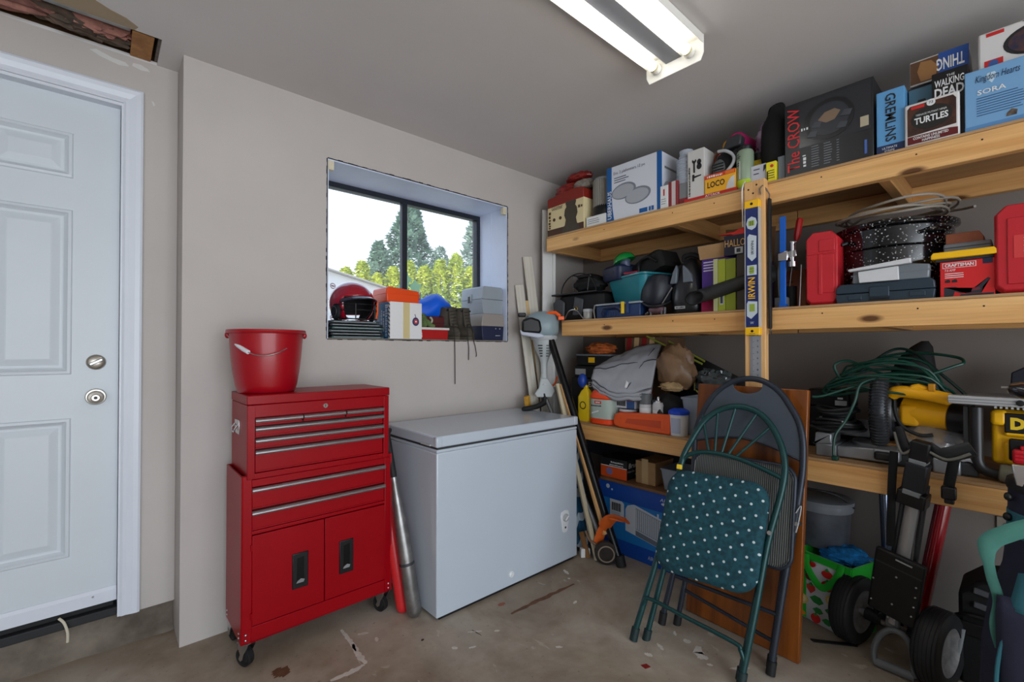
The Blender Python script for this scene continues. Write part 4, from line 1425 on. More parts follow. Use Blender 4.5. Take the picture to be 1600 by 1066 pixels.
# respirator style mask
r = thing('face_mask', 'grey and black respirator mask with clear rim behind the yellow candy box', 'mask', (-.49, -1.325, Z1 + .118), -PI / 2)
MK = mat('mask_grey', (96, 98, 98), .45, var=.2, vs=14)
MB().ell((0, 0, .045), (.060, .045, .075), 22, 14).build('shell', BLACKM, r)
MB().ell((-.022, -.030, .030), (.036, .026, .045), 20, 12).build('cheek_filter', MK, r)
MB().tube(polyline([(-.045, -.055, -.03), (.0, -.062, -.022), (.048, -.06, .02), (.055, -.058, .06), (.02, -.06, .095), (-.02, -.058, .105)], 6), .008, 10).build('rim', LTGREY, r)
for k in range(4):
    MB().box(-.05, .005, -.0585, -.054, .000 + .014 * k, .005 + .014 * k).build('vent_slot', BLACK, r)
MB().prism([(-.015, .115), (.075, .12), (.08, .165), (.06, .178), (.01, .17)], 'y', -.03, .035).build('head_pad', DKGREY, r, bev=.008)
MB().tube(polyline([(-.05, .0, .07), (-.07, .02, .10), (-.055, .02, .13), (.0, .02, .125)], 5), .006, 8).build('strap', mat('rust_strap', (120, 60, 36), .7), r)
MB().ell((.062, -.045, .07), (.022, .018, .026), 14, 10).build('valve', BLACK, r)
MB().box(.03, .075, -.048, -.03, -.03, .01).build('side_panel', mat('dark_green', (30, 60, 54), .5), r, bev=.004)
r = thing('spray_can', 'tall grey-green aerosol can with a lime band beside the post top', 'can', (-.535, -1.428, Z1))
CN = mat('can_green', (146, 164, 140), .35, .2)
MB().lathe([(0, 0), (.036, 0), (.0375, .004), (.0375, .178), (.034, .186), (.029, .192)], 28).build('can', CN, r)
MB().lathe([(.0378, .01), (.0378, .045)], 28, cap=False).build('lime_band', mat('lime', (180, 206, 40), .4), r)
MB().lathe([(0, .19), (.030, .19), (.031, .193), (.031, .207), (.027, .211), (0, .211)], 24).build('cap', BLACK, r)
MB().grid(lambda u, v_: (.0381 * math.cos(PI - .35 + .12 * u), .0381 * math.sin(PI - .35 + .12 * u), .05 + .085 * v_), 4, 1).build('white_stripe', WHITE, r)
for k, (z, q) in enumerate(((.165, .5), (.155, .7), (.148, .6), (.125, .6), (.115, .5))):
    MB().grid(lambda u, v_, z=z, q=q: (.0381 * math.cos(PI - .9 + q * u), .0381 * math.sin(PI - .9 + q * u), z + .004 * v_), 6, 1).build('print_line', DKGREY, r)
r = thing('tin', 'yellow and black tin behind the grey-green aerosol can', 'can', (-.43, -1.455, Z1))
MB().lathe([(0, 0), (.042, 0), (.042, .15), (.036, .16), (0, .16)], 28).build('can', YELLOWB, r)
MB().lathe([(0, .158), (.04, .158), (.042, .165), (.042, .19), (0, .195)], 28).build('lid', BLACK, r)
MB().lathe([(.0424, .09), (.0424, .095)], 28, cap=False).build('band', BLACK, r)
MB().lathe([(.0424, .12), (.0424, .128)], 28, cap=False).build('band', BLACK, r)
r = thing('ribbon_roll', 'magenta and yellow roll lying behind the aerosol can on the top shelf', 'roll', (-.40, -1.36, Z1 + .275))
MB().cyl((-.07, .0, 0), (.05, -.01, 0), .048, n=28).build('roll', mat('magenta', (176, 30, 96), .45), r)
MB().cyl((-.074, .036, -.004), (.05, .03, -.004), .03, n=24).build('core', mat('amber', (214, 160, 60), .5), r)
tag(SB('under_box', 'plain dark grey carton supporting the magenta roll', 'box', -1.30, -1.42, -.44, .16, Z1, .225, DKGREY).root)
o = crumple((0, 0, 0), (.09, .085, .10), .28, 41, 3.2, 34, 22).build('plastic_bag', mat('pinkish_film', (176, 150, 178), .15, var=.4, vs=16, bump=.6, bs=30, spec=.9))
o.location = (-.38, -1.51, Z1 + .26)
tag(o, 'shiny crumpled pinkish plastic bag near the ceiling behind the aerosol can', 'bag')
r = thing('dark_bag', 'black cloth bag standing left of the black boxed set on the top shelf', 'bag', (-.46, -1.545, Z1))
crumple((0, 0, .19), (.07, .07, .20), .10, 44, 2, 26, 18).build('bag', BLACKM, r)
MB().tube(polyline([(0, .04, .33), (.0, .03, .385), (.0, -.02, .39), (0, -.035, .33)], 6), .005, 8).build('strap', BLACKM, r)
bx = SB('small_box', 'small silver-white box behind the post top', 'box', -1.46, -1.526, -.555, .08, Z1 + .002, .098, mat('silver_white', (196, 198, 206), .4))
bx.lines(-.02, .075, .03, 2, .02, .004, DKGREY)
bx.plate(-.03, .03, .0, .03, WHITE, 'pale_band', 1)
bx.shape([(.022, .06), (.033, .075), (.033, .09), (.024, .09)], INK, 'tag')
bx = SB('small_box', 'bright yellow narrow box beside the post top', 'box', -1.53, -1.572, -.566, .05, Z1 + .002, .092, mat('signal_yellow', (236, 220, 30), .45))
bx.shape(ring(.004, .072, .007, 12), REDB, 'seal')
bx.lines(-.014, .05, .03, 4, .011, .003, INK)
bx.plate(-.018, -.012, .008, .05, INK, 'vertical_print', 1)
bx = SB('flat_box', 'slate grey box between the yellow box and the black boxed set', 'box', -1.574, -1.603, -.55, .16, Z1 + .002, .11, mat('slate', (112, 120, 132), .5))
# THE CROW
CB = mat('black_card', (30, 32, 35), .35)
bx = SB('collector_box', 'large black box lettered The Crow in red on the top shelf', 'box', -1.608, -1.922, -.566, .24, Z1 + .001, .318, CB)
bx.text('The CROW', -.146, .02, .275, .048, mat('crow_red', (206, 44, 48), .5), 2, vert=1, bold=.006)
bx.plate(-.100, .150, .115, .31, mat('black_gloss', (44, 46, 50), .2), 'photo_panel', 1)
DP = mat('dark_print', (62, 66, 72), .35)
DP2 = mat('dark_print_b', (24, 25, 28), .3)
bx.shape(ring(.01, .205, .088, 28, .085), DP2, 'print_disc', 3)
bx.shape(ring(.01, .205, .070, 28, .067), mat('dark_print_c', (46, 49, 55), .3), 'print_disc', 4)
bx.shape([(-.03, .21), (-.005, .235), (.03, .24), (.05, .225), (.03, .195), (.0, .19)], mat('print_tan', (124, 104, 84), .5), 'print_patch', 5)
for a in ((-.05, .15), (.055, .155), (-.035, .185), (.07, .20)):
    bx.shape([(a[0] - .02, a[1]), (a[0] + .012, a[1] - .006), (a[0] + .02, a[1] + .016), (a[0] - .006, a[1] + .022)], DP, 'print_patch', 6)
bx.plate(.115, .142, .13, .17, mat('sticker_tan', (176, 166, 140), .6), 'sticker', 4)
for k, x in enumerate((-.055, -.01, .035)):
    bx.lines(x, .105, .030 if k < 2 else .010, 9, .0105, .003, mat('print_grey', (120, 124, 130), .5))
bx.text(None, -.088, .03, .05, .014, WHITE, 2, vert=1)
bx.plate(.128, .136, .02, .075, mat('print_blue', (70, 100, 170), .5), 'blue_print', 2)
bx.text(None, -.092, .185, .028, .012, WHITE, 4)
# GREMLINS
bx = SB('collector_box', 'light blue upright box lettered GREMLINS on the top shelf', 'box', -1.93, -2.015, -.56, .20, Z1 + .001, .245, mat('sky_blue_card', (92, 154, 204), .45))
bx.plate(-.0425, .0425, 0, .034, mat('navy_card', (24, 44, 84), .45), 'navy_band', 1)
bx.text('GREMLiNS', -.015, .045, .185, .032, INK, 2, vert=-1, bold=.014)
bx.text('ULTIMATE', -.025, .018, .045, .008, WHITE, 2)
bx.text('STRIPE', -.018, .007, .03, .007, WHITE, 2)
bx = SB('collector_box', 'dark box with white print peeping out above the light blue box', 'box', -1.925, -2.0, -.33, .12, Z1 + .001, .285, CB)
bx.text(None, -.03, .265, .05, .012, WHITE, 2)
# behind: teal photo box, Walking Dead, THING
bx = SB('collector_box', 'box with a teal photo panel just left of the black lettered box', 'box', -2.018, -2.088, -.50, .16, Z1 + .001, .245, CB)
bx.plate(-.033, .033, .13, .24, mat('teal_print', (84, 122, 140), .45), 'photo_panel', 1)
bx.shape([(-.018, .13), (.022, .13), (.022, .165), (.014, .195), (-.006, .195), (-.016, .17)], mat('dark_silhouette', (40, 36, 34), .5), 'print', 2)
bx = SB('collector_box', 'black box lettered THE WALKING DEAD behind the brown white-bordered box', 'box', -2.090, -2.185, -.545, .18, Z1 + .001, .255, mat('black_card_b', (22, 20, 22), .35))
bx.text('WALKING', -.040, .200, .078, .026, WHITE, 2, bold=.02)
bx.text('THE', -.008, .230, .022, .008, WHITE, 2)
bx.text('DEAD', -.040, .160, .078, .036, WHITE, 2, bold=.03)
MB().box(.0473, .0482, -.085, .085, 0, .255).build('maroon_side', mat('maroon_dark', (52, 14, 16), .5), bx.root)
bx = SB('collector_box', 'blue and brown box lettered THING upside down, lying on other boxes', 'box', -2.022, -2.185, -.49, .16, Z1 + .2575, .095, mat('thing_white', (188, 186, 182), .5))
bx.plate(-.08, .0, .006, .09, mat('thing_brown', (92, 62, 40), .5), 'print_panel', 1)
bx.shape([(-.05, .01), (-.01, .01), (.0, .05), (-.02, .08), (-.05, .085), (-.06, .05)], mat('thing_tan', (150, 106, 62), .55), 'print', 2)
bx.plate(.0, .0815, .0, .095, mat('thing_blue', (40, 78, 150), .45), 'print_panel', 1)
bx.text('THING', -.005, .028, .075, .045, WHITE, 3, vert=2, bold=.02)
# TURTLES
TB = mat('brown_card', (84, 50, 34), .45, var=.5, vs=25, col2=(44, 26, 22))
bx = SB('collector_box', 'brown box with a white border lettered TURTLES at the shelf edge', 'box', -2.016, -2.165, -.5745, .06, Z1 + .001, .158, mat('white_border', (214, 212, 210), .45), bev=.006)
bx.shape([(-.066, .036), (.066, .044), (.066, .135), (.058, .148), (-.058, .148), (-.066, .138)], TB, 'print_panel', 1)
bx.shape(ring(0, .092, .056, 24, .042), mat('dark_oval', (34, 34, 32), .45), 'dark_oval', 2)
bx.text('TEENAGE MUTANT NINJA', -.042, .102, .084, .009, WHITE, 4)
bx.text('TURTLES', -.046, .074, .092, .024, WHITE, 4, bold=.03)
bx.shape([(-.066, .006), (.070, .006), (.070, .030), (.05, .034), (-.066, .034)], mat('maroon_print_b', (96, 22, 24), .45), 'maroon_band', 1)
bx.text('CONTAINS UNLIMITED', -.050, .020, .096, .010, WHITE, 3, bold=.02)
bx.text('HAPPINESS', -.025, .0085, .048, .009, WHITE, 3, bold=.02)
bx.shape(ring(.0, .143, .012, 18), WHITE, 'seal', 3)
bx.text('73', -.006, .138, .012, .010, INK, 5)
bx.plate(-.055, -.018, .134, .145, mat('bright_red_print', (196, 40, 36), .5), 'red_tag', 3)
# SORA
bx = SB('collector_box', 'large pale blue box lettered SORA at the right end of the top shelf', 'box', -2.178, -2.52, -.572, .20, Z1 + .001, .208, mat('powder_blue', (116, 164, 206), .45))
bx.text('Kingdom Hearts', -.145, .155, .105, .030, mat('ink_navy', (30, 44, 74), .5), 2, shear=.3)
bx.shape([(-.105, .150), (-.092, .172), (-.098, .186), (-.115, .186), (-.121, .172)], mat('pale_heart', (190, 216, 234), .5), 'crest', 1)
bx.text('SORA', -.140, .118, .068, .017, WHITE, 2, bold=.01)
bx.lines(-.142, .106, .125, 8, .0085, .0024, mat('ink_slate', (62, 92, 130), .5))
bx.plate(-.171, .171, 0, .016, mat('powder_blue_b', (90, 140, 190), .45), 'base_band', 1)
for x, z, s_ in ((-.06, .022, .022), (.02, .03, .05), (.055, .10, .04)):
    bx.shape([(x - s_ * .6, z), (x + s_ * .5, z), (x + s_ * .6, z + s_ * .7), (x, z + s_), (x - s_ * .5, z + s_ * .5)], mat('print_mix', (96, 84, 72), .5, var=.6, vs=60), 'print_patch', 2)
# white box above
bx = SB('collector_box', 'white box with a dark round print leaning above the pale blue box', 'box', -2.21, -2.50, -.535, .17, Z1 + .2105, .135, mat('white_border', (214, 212, 210), .45), bev=.006)
bx.shape(ring(.0, .066, .085, 28, .052), INK, 'dark_oval', 1)
bx.shape(ring(.0, .066, .074, 28, .044), mat('deep_blue_print', (40, 42, 66), .5, var=.6, vs=40, col2=(90, 56, 40)), 'print_panel', 2)
bx.text('TURTLES', -.04, .118, .12, .012, INK, 2, bold=.02)
bx.plate(-.125, -.082, .116, .128, mat('bright_red_print', (196, 40, 36), .5), 'red_tag', 1)
bx.plate(-.13, -.085, .008, .034, REDB, 'badge', 1)
bx.shape(ring(-.108, .02, .012, 16), mat('badge_blue', (60, 90, 150), .5), 'badge_disc', 2)

# ------------------------------------------------------------------ middle shelf, left of the post
RZ = -PI / 2
SLATE = mat('tool_bag_grey', (66, 68, 72), .6, var=.2, vs=12)
r = thing('tool_bag', 'black tool bag with a wire hoop and a flat flap at the left shelf end', 'bag', (-.42, -.385, Z2 + .002), RZ)
b = MB()
secs = []
for z, a, c in ((0, .175, .105), (.02, .190, .115), (.10, .195, .115), (.155, .185, .108), (.165, .17, .095)):
    secs.append([(max(-a, min(a, a * 1.25 * math.cos(t))) * (1 + .02 * math.sin(5 * t + z * 30)), max(-c, min(c, c * 1.25 * math.sin(t))), z) for t in [2 * PI * i / 32 for i in range(32)]])
b.loft(secs)
b.build('body', BLACKM, r)
MB().box(-.205, .17, -.135, .11, .166, .178).build('flap', BLACK, r, bev=.004)
MB().prism([(-.19, .02), (-.10, .015), (-.095, .12), (-.15, .15), (-.195, .12)], 'y', -.13, -.112).build('side_pocket', SLATE, r, bev=.008)
MB().prism([(-.03, .03), (.05, .03), (.06, .13), (-.01, .15)], 'y', -.126, -.112).build('front_pocket', SLATE, r, bev=.006)
MB().tube(arc((.008, -.13, .07), .012, 0, 2 * PI, 14), .003, 8).build('brass_ring', mat('brass', (200, 170, 90), .3, 1), r)
for dy in (-.10, .08):
    MB().tube(arc((-.0, dy, .175), .145, .05, PI - .05, 20, 'xz', .125), .0042, 8).build('hoop', BLACK, r)
for a in (.9, 1.9):
    MB().tube([(.145 * math.cos(a) * 1.0, -.10, .175 + .125 * math.sin(a)), (.145 * math.cos(a) * .9, .08, .175 + .125 * math.sin(a))], .004, 8).build('cross_wire', BLACK, r)
    MB().tube([(.12 * math.cos(a), -.10, .172), (.145 * math.cos(a), -.10, .175 + .125 * math.sin(a))], .0025, 6).build('stay', DKGREY, r)
crumple((.02, .0, .235), (.12, .08, .062), .22, 51, 2.6, 26, 16, False).build('bundle', BLACKM, r)
MB().box(-.05, .07, -.06, .05, .275, .30).build('top_grip', BLACK, r, bev=.01)
r = thing('glass_jar', 'small cloudy glass jar at the shelf edge below the black tool bag', 'jar', (-.545, -.485, Z2))
MB().lathe([(.0, 0), (.026, 0), (.028, .004), (.029, .055), (.027, .06), (.024, .056), (.024, .006), (0, .005)], 22).build('jar', mat('cloudy_glass', (150, 150, 144), .2), r)
MB().lathe([(.0295, .048), (.031, .050), (.031, .064), (0, .066)], 22).build('lid', LTGREY, r)
tag(MB().tube(polyline([(-.55, -.30, Z2 + .012), (-.555, -.34, Z2 + .060), (-.556, -.40, Z2 + .062), (-.552, -.45, Z2 + .012), (-.552, -.462, Z2 + .006)], 6), .004, 8).build('bent_wire', STEEL), 'bent bright wire rod at the left front of the middle shelf', 'wire')
# blue toolbox, teal tub on it
r = thing('small_toolbox', 'low blue toolbox with a clear lid under the teal tub', 'toolbox', (-.475, -.725, Z2), RZ)
TBL = mat('toolbox_blue', (28, 52, 94), .4)
MB().box(-.155, .150, -.095, .095, 0, .074).build('body', TBL, r, bev=.006)
MB().box(-.160, .156, -.100, .100, .075, .086).build('lid', mat('clear_lid', (150, 158, 164), .2), r, bev=.003)
MB().tube([(-.10, -.095, .015), (-.095, -.112, .03), (-.08, -.115, .058), (-.0, -.115, .062), (.02, -.112, .05), (.022, -.096, .04)], .011, 10).build('handle', NAVY, r)
MB().box(.03, .048, -.108, -.094, .02, .088).build('latch', YELLOWB, r, bev=.002)
MB().box(.06, .078, -.106, -.094, .02, .090).build('latch', TBL, r, bev=.002)
for k in range(5):
    MB().box(-.075 + k * .018, -.068 + k * .018, -.0985, -.094, .008, .034).build('rib', TBL, r)
MB().tube([(-.162, -.10, .0), (-.166, -.105, .05), (-.160, -.103, .082)], .004, 8).build('wire_clip', STEEL, r)
TEAL = mat('teal_plastic', (44, 128, 140), .3, var=.08, vs=6)
r = thing('plastic_tub', 'teal plastic tub heaped with cases on top of the low blue toolbox', 'tub', (-.385, -.775, Z2 + .088), RZ - .35)


def rrect(a, c, z, q=.04, n=5):
    out = []
    for sx, sy, a0 in ((1, 1, 0), (-1, 1, PI / 2), (-1, -1, PI), (1, -1, 3 * PI / 2)):
        for i in range(n + 1):
            t = a0 + PI / 2 * i / n
            out.append((sx * (a - q) + q * math.cos(t), sy * (c - q) + q * math.sin(t), z))
    return out


MB().loft([rrect(.145, .105, 0), rrect(.150, .110, .004), rrect(.178, .140, .145), rrect(.190, .150, .148), rrect(.190, .150, .158), rrect(.178, .140, .158), rrect(.174, .136, .150), rrect(.145, .105, .008)], cap=True).build('tub', TEAL, r)
r = thing('zip_case', 'navy zip case lying in the teal tub', 'case', (-.44, -.655, Z2 + .23), RZ - .4)
MB().loft([rrect(.085, .07, 0, .03), rrect(.095, .08, .02, .03), rrect(.095, .08, .075, .03), rrect(.080, .065, .092, .03)]).build('case', NAVY, r)
MB().box(-.05, .05, -.083, -.079, .045, .05).build('zip', DKGREY, r)
r = thing('camera_bag', 'black padded camera bag on top of the teal tub', 'bag', (-.40, -.885, Z2 + .245), RZ - .2, None, None)
r.rotation_euler = (0, -.35, RZ - .2)
MB().loft([rrect(.11, .075, 0, .03), rrect(.125, .085, .02, .03), rrect(.12, .085, .09, .03), rrect(.09, .06, .115, .03)]).build('bag', BLACKM, r)
MB().tube(polyline([(-.06, -.088, .03), (-.02, -.10, .085), (.05, -.10, .08), (.09, -.09, .03)], 5), .008, 8).build('strap', BLACK, r)
MB().ell((.04, -.02, .125), (.01, .01, .01), 12, 8).build('stud', CHROME, r)
r = thing('lamp_head', 'shiny green domed lid with a grey funnel neck standing in the tub', 'lid', (-.46, -.735, Z2 + .245), RZ)
r.rotation_euler = (.1, -.3, RZ)
MB().lathe([(.018, .02), (.026, .085), (.035, .10)], 24, cap=False).build('neck', mat('slate_blue', (84, 92, 116), .4), r, solid=.003)
MB().lathe([(0, .155), (.03, .150), (.055, .135), (.066, .115), (.068, .102), (.03, .100), (0, .1)], 28).build('dome', mat('shiny_green', (10, 130, 56), .15, coat=.5), r)
tag(MB().box(-.045, .045, -.012, .012, 0, .012).build('red_strip', mat('wine', (140, 20, 50), .4), None, bev=.003), 'small wine red strip at the rim of the teal tub', 'strip')
put(bpy.data.objects['red_strip'], (-.545, -.80, Z2 + .247), RZ)
# black curved shell and air tool
r = thing('knee_pad', 'black moulded knee pad leaning right of the teal tub', 'knee pad', (-.53, -.955, Z2 + .10), RZ + .3)
b = MB().grid(lambda u, v_: (-.085 + .17 * u + .025 * (v_ - .5), -.055 * math.sin(PI * u) - .02 * math.sin(PI * v_) + .035, -.03 + .135 * v_ + .02 * math.sin(PI * u) * (1 if v_ > .5 else -1)), 16, 12)
b.build('shell', mat('navy_black', (24, 28, 38), .45), r, solid=.008)
MB().tube(polyline([(-.075, 0, -.028), (-.03, -.045, -.05), (.03, -.045, -.05), (.075, .0, -.028)], 5), .008, 8).build('rim', BLACK, r)
r = thing('air_tool', 'small mauve-grey hand drill with a bright rod at the shelf edge', 'drill', (-.545, -.965, Z2 + .03), RZ)
MB().lathe([(0, -.045), (.016, -.042), (.024, -.02), (.024, .03), (.014, .045), (0, .048)], 18, M.Rotation(PI / 2, 4, 'Y')).build('body', mat('mauve_metal', (110, 84, 90), .4, .5), r)
MB().cyl((.02, 0, .015), (.085, .01, .115), .004, n=8).build('rod', STEEL, r)
MB().cyl((-.05, 0, -.01), (-.07, .0, -.022), .008, n=10).build('chuck', DULLMETAL, r)
for x in (.035, .055, -.03):
    MB().cyl((x, -.012, -.028), (x, -.012, .01), .006, n=8).build('peg', DULLMETAL, r)
# black blower / vacuum head
r = thing('leaf_blower', 'black leaf blower with grey side windows and a long dark nozzle', 'blower', (-.44, -1.11, Z2), RZ)
BB = mat('blower_black', (30, 32, 36), .3, coat=.3)
secs = []
for z, a, c, yo in ((0, .080, .085, 0), (.02, .090, .095, 0), (.10, .092, .095, 0), (.15, .086, .09, 0), (.20, .072, .08, .005), (.26, .048, .06, .01), (.295, .034, .045, .015), (.305, .02, .03, .015)):
    secs.append([(a * math.copysign(abs(math.cos(t)) ** .7, math.cos(t)), yo + c * math.copysign(abs(math.sin(t)) ** .7, math.sin(t)), z) for t in [2 * PI * i / 28 for i in range(28)]])
MB().loft(secs).build('housing', BB, r)
WN = mat('window_grey', (98, 106, 116), .25, coat=.3)
for poly in ([(-.078, .165), (-.040, .165), (-.034, .235), (-.040, .265), (-.058, .23)], [(-.002, .165), (.052, .165), (.044, .205), (.018, .24), (-.004, .26)]):
    MB().prism(poly, 'y', -.092, -.070).build('window', WN, r, bev=.004)
MB().prism([(-.105, .19), (-.09, .265), (-.035, .285), (-.04, .26), (-.075, .21)], 'y', -.02, .05).build('rear_grip', BLACKM, r, bev=.01)
MB().tube(polyline([(-.03, -.02, .29), (-.02, -.03, .315), (.03, -.02, .315), (.075, 0, .27), (.085, 0, .20)], 6), .014, 10).build('handle', BLACKM, r)
MB().box(-.045, .012, -.0965, -.094, .028, .042).build('badge', LTGREY, r)
blurred_print(r, -.040, -.0970, .031, .047, .008, INK)
NZB = mat('nozzle_black', (36, 37, 37), .5)
secs = []
for i, (t, rad) in enumerate(((0, .034), (.12, .034), (.4, .035), (.75, .037), (1, .039))):
    c = V((.089, -.150, .072)).lerp(V((.44, -.105, .158)), t)
    sh = (1 - t) ** 3 * 1.9
    secs.append([(c.x - sh * rad * math.sin(q), c.y + rad * math.sin(q), c.z + rad * math.cos(q)) for q in [2 * PI * k / 26 for k in range(26)]])
o = MB().loft(secs, cap=False).build('nozzle', NZB, r, solid=.003)
MB().tube(secs[0], .0028, 6, closed=True).build('nozzle_ring', BLACKM, o)
# purple carton with open flaps
PUR = mat('purple_card', (72, 40, 130), .5)
bx = SB('open_carton', 'purple and magenta carton with open cardboard flaps behind the dark nozzle', 'box', -1.212, -1.45, -.532, .30, Z2, .27, PUR)
bx.plate(-.1225, .1225, 0, .10, mat('magenta_card', (176, 30, 84), .5), 'magenta_band', 1)
bx.lines(-.11, .25, .13, 4, .014, .006, mat('lilac_print', (206, 196, 226), .5))
MB().bar((-.045, -.151, .270), (-.045, -.176, .335), .165, .004, (0, 1, 0)).build('front_flap', CARD, bx.root)
MB().bar((0, .13, .27), (.02, .10, .45), .25, .004, (0, 1, 0)).build('rear_flap', mat('dark_cardboard', (116, 82, 52), .85), bx.root)
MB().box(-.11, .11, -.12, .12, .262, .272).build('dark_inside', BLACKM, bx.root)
LIME = [mat('lime_card', (150, 160, 40), .5), mat('lime_pale', (176, 178, 128), .5), mat('lime_dark', (126, 136, 30), .5)]
for k, (a, c, lab) in enumerate(((-1.292, -1.314, 'pale edge of a thin lime box, first right of the purple carton'), (-1.316, -1.350, 'middle lime green box right of the purple carton'), (-1.352, -1.398, 'right hand lime green box beside the purple carton'))):
    bx = SB('lime_box', lab, 'box', a, c, -.580, .045, Z2, .255 - .004 * k, LIME[(1, 0, 2)[k]], 'lime boxes on the middle shelf', 0, .0015)
    if k == 1:
        bx.plate(-.010, .010, .03, .075, LTGREY, 'sticker', 1)
        bx.plate(-.006, .006, .036, .07, DKGREY, 'sticker_print', 2)
bx = SB('halloween_carton', 'dark navy carton lettered HALLOW above the lime boxes', 'box', -1.345, -1.47, -.580, .045, Z2 + .262, .095, mat('night_blue', (30, 30, 48), .45), None, .05)
MB().box(-.005, .06, -.02, .02, -.262, 0).build('lower_body', mat('night_brown', (58, 50, 38), .5), bx.root)
bx.text('HALLOW', -.058, .040, .125, .034, mat('halloween_orange', (206, 160, 90), .5), 1, bold=.0)
bx.plate(-.012, .024, .004, .034, LTGREY, 'price_tag', 3)
bx.plate(-.004, .014, .010, .028, DKGREY, 'tag_print', 4)
r = thing('caulking_gun', 'bright red caulking gun handle poking up left of the blue level', 'caulking gun', (-.535, -1.40, Z2 + .36), RZ)
CR = mat('caulk_red', (226, 52, 40), .35)
MB().prism([(-.105, .018), (-.02, .022), (.0, .032), (.03, .032), (.035, -.01), (.012, -.02), (-.065, -.095), (-.075, -.088), (-.018, .0), (-.04, .010)], 'y', -.010, .010).build('handle', CR, r, bev=.004)
MB().cyl((.02, 0, .01), (.12, .01, .02), .022, n=18).build('frame', CR, r)
MB().cyl((-.02, .02, .0), (-.04, .03, -.09), .006, n=8).build('plunger_rod', STEEL, r)

# ------------------------------------------------------------------ middle shelf, right of the post
r = thing('pruning_saw', 'pale grey saw blade standing just right of the post', 'saw', (-.50, -1.588, Z2), RZ)
MB().prism([(-.030, .05), (-.010, .05), (.004, .17), (.002, .255), (-.024, .26), (-.034, .17)], 'y', -.0015, .0015).build('blade', mat('blade_grey', (150, 154, 156), .4, .6), r)
for k in range(6):
    MB().prism([(-.022, .052 + k * .018), (-.006, .052 + k * .018), (-.006, .060 + k * .018), (-.022, .060 + k * .018)], 'y', -.006, .006).build('comb_tooth', LTGREY, r)
MB().box(-.04, .012, -.03, .03, 0, .05).build('base', GREY, r, bev=.006)
r = thing('bar_clamp', 'blue bar clamp with a steel jaw standing upright beside the post', 'clamp', (-.555, -1.594, Z2), RZ)
CBL = mat('clamp_blue', (14, 92, 190), .35)
MB().box(-.012, .012, -.006, .006, .0, .405).build('bar', CBL, r, bev=.002)
MB().prism([(-.014, 0), (.018, 0), (.013, .016), (-.012, .022)], 'y', -.012, .012).build('foot', CBL, r)
j = MB().prism([(-.017, .205), (.022, .205), (.022, .250), (-.017, .240)], 'y', -.014, .016).build('slide_jaw', CHROME, r, bev=.003)
MB().cyl((.038, .0, .178), (.038, 0, .286), .009, n=14).build('screw', CHROME, r)
MB().cyl((.038, .0, .176), (.038, 0, .198), .017, n=18).build('swivel_pad', CHROME, r)
MB().bar((.020, 0, .23), (.055, 0, .235), .016, .03).build('nut_block', STEEL, r, bev=.003)
MB().cyl((.03, 0, .285), (.055, .0, .282), .005, n=8).build('tommy_bar', CHROME, r)
r = thing('screwdriver', 'long red handled screwdriver standing behind the steel clamp jaw', 'screwdriver', (-.47, -1.60, Z2 + .16), RZ)
MB().cyl((0, 0, 0), (.022, 0, .145), .0035, n=8).build('shank', DULLMETAL, r)
MB().tube([(.022, 0, .145), (.025, 0, .165), (.036, 0, .235), (.038, 0, .245)], [.008, .014, .0145, .010], 8).build('handle', mat('screwdriver_red', (150, 22, 24), .35), r)
MB().lathe([(0, -.158), (.024, -.158), (.024, -.06), (0, -.06)], 18).build('holder', BLACKM, r)
MB().cyl((-.006, 0, -.06), (0, 0, 0), .0035, n=8).build('shank', DULLMETAL, r)
r = thing('leather_pouch', 'rust brown pouch behind the blue bar clamp', 'pouch', (-.42, -1.615, Z2), RZ)
LTH = mat('rust_leather', (120, 62, 30), .6, var=.25, vs=10)
MB().loft([rrect(.052, .045, 0, .02), rrect(.056, .05, .02, .02), rrect(.055, .048, .12, .02), rrect(.045, .036, .175, .02)]).build('pouch', LTH, r)
for k in range(5):
    MB().box(-.046, -.006, -.0512, -.047, .03 + .022 * k, .034 + .022 * k).build('stitching', mat('dark_stitch', (70, 34, 18), .8), r)
tag(MB().cyl((-.52, -1.648, Z2 + .001), (-.50, -1.650, Z2 + .19), .0035, n=8).build('steel_rod', STEEL), 'thin steel rod standing between the rust pouch and the red case', 'rod')


def hardcase(name, label, y, xf, w_, d, h, mt, tilt=0, lab=None):
    r = thing(name, label, 'case', (xf + d / 2, y, Z2), RZ + tilt)
    a, c = w_ / 2, d / 2
    q = .018
    poly = [(-a + q, 0), (a - q, 0), (a, q), (a, h - q * 1.6), (a - q * 1.4, h), (-a + q * 1.4, h), (-a, h - q * 1.6), (-a, q)]
    b = MB()
    b.loft([[(x * .93, -c, .012 + z * .955) for x, z in poly], [(x, -c + .016, z) for x, z in poly], [(x, c - .016, z) for x, z in poly], [(x * .93, c, .012 + z * .955) for x, z in poly]], smooth=False)
    b.build('shell', mt, r, bev=.003)
    return r


CASER = mat('case_red', (190, 34, 44), .42, var=.06, vs=5)
r = hardcase('tool_case', 'red hard tool case standing on end left of the speckled pot', -1.735, -.56, .118, .26, .31, CASER, .06)
MB().box(-.052, .046, -.133, -.128, .215, .222).build('lid_step', CASER, r, bev=.001)
MB().box(-.012, .002, -.1335, -.128, .045, .215).build('rib', CASER, r, bev=.002)
MB().box(-.004, .044, -.1325, -.128, .05, .21).build('raised_panel', CASER, r, bev=.002)
MB().box(-.010, .046, -.1325, -.128, .225, .275).build('raised_panel', CASER, r, bev=.002)
MB().tube([(.061, -.08, .25), (.075, -.07, .258), (.075, .06, .258), (.061, .07, .25)], .007, 8).build('carry_handle', BLACK, r)
MB().box(-.068, -.058, -.09, -.05, .2, .25).build('latch', BLACK, r, bev=.002)
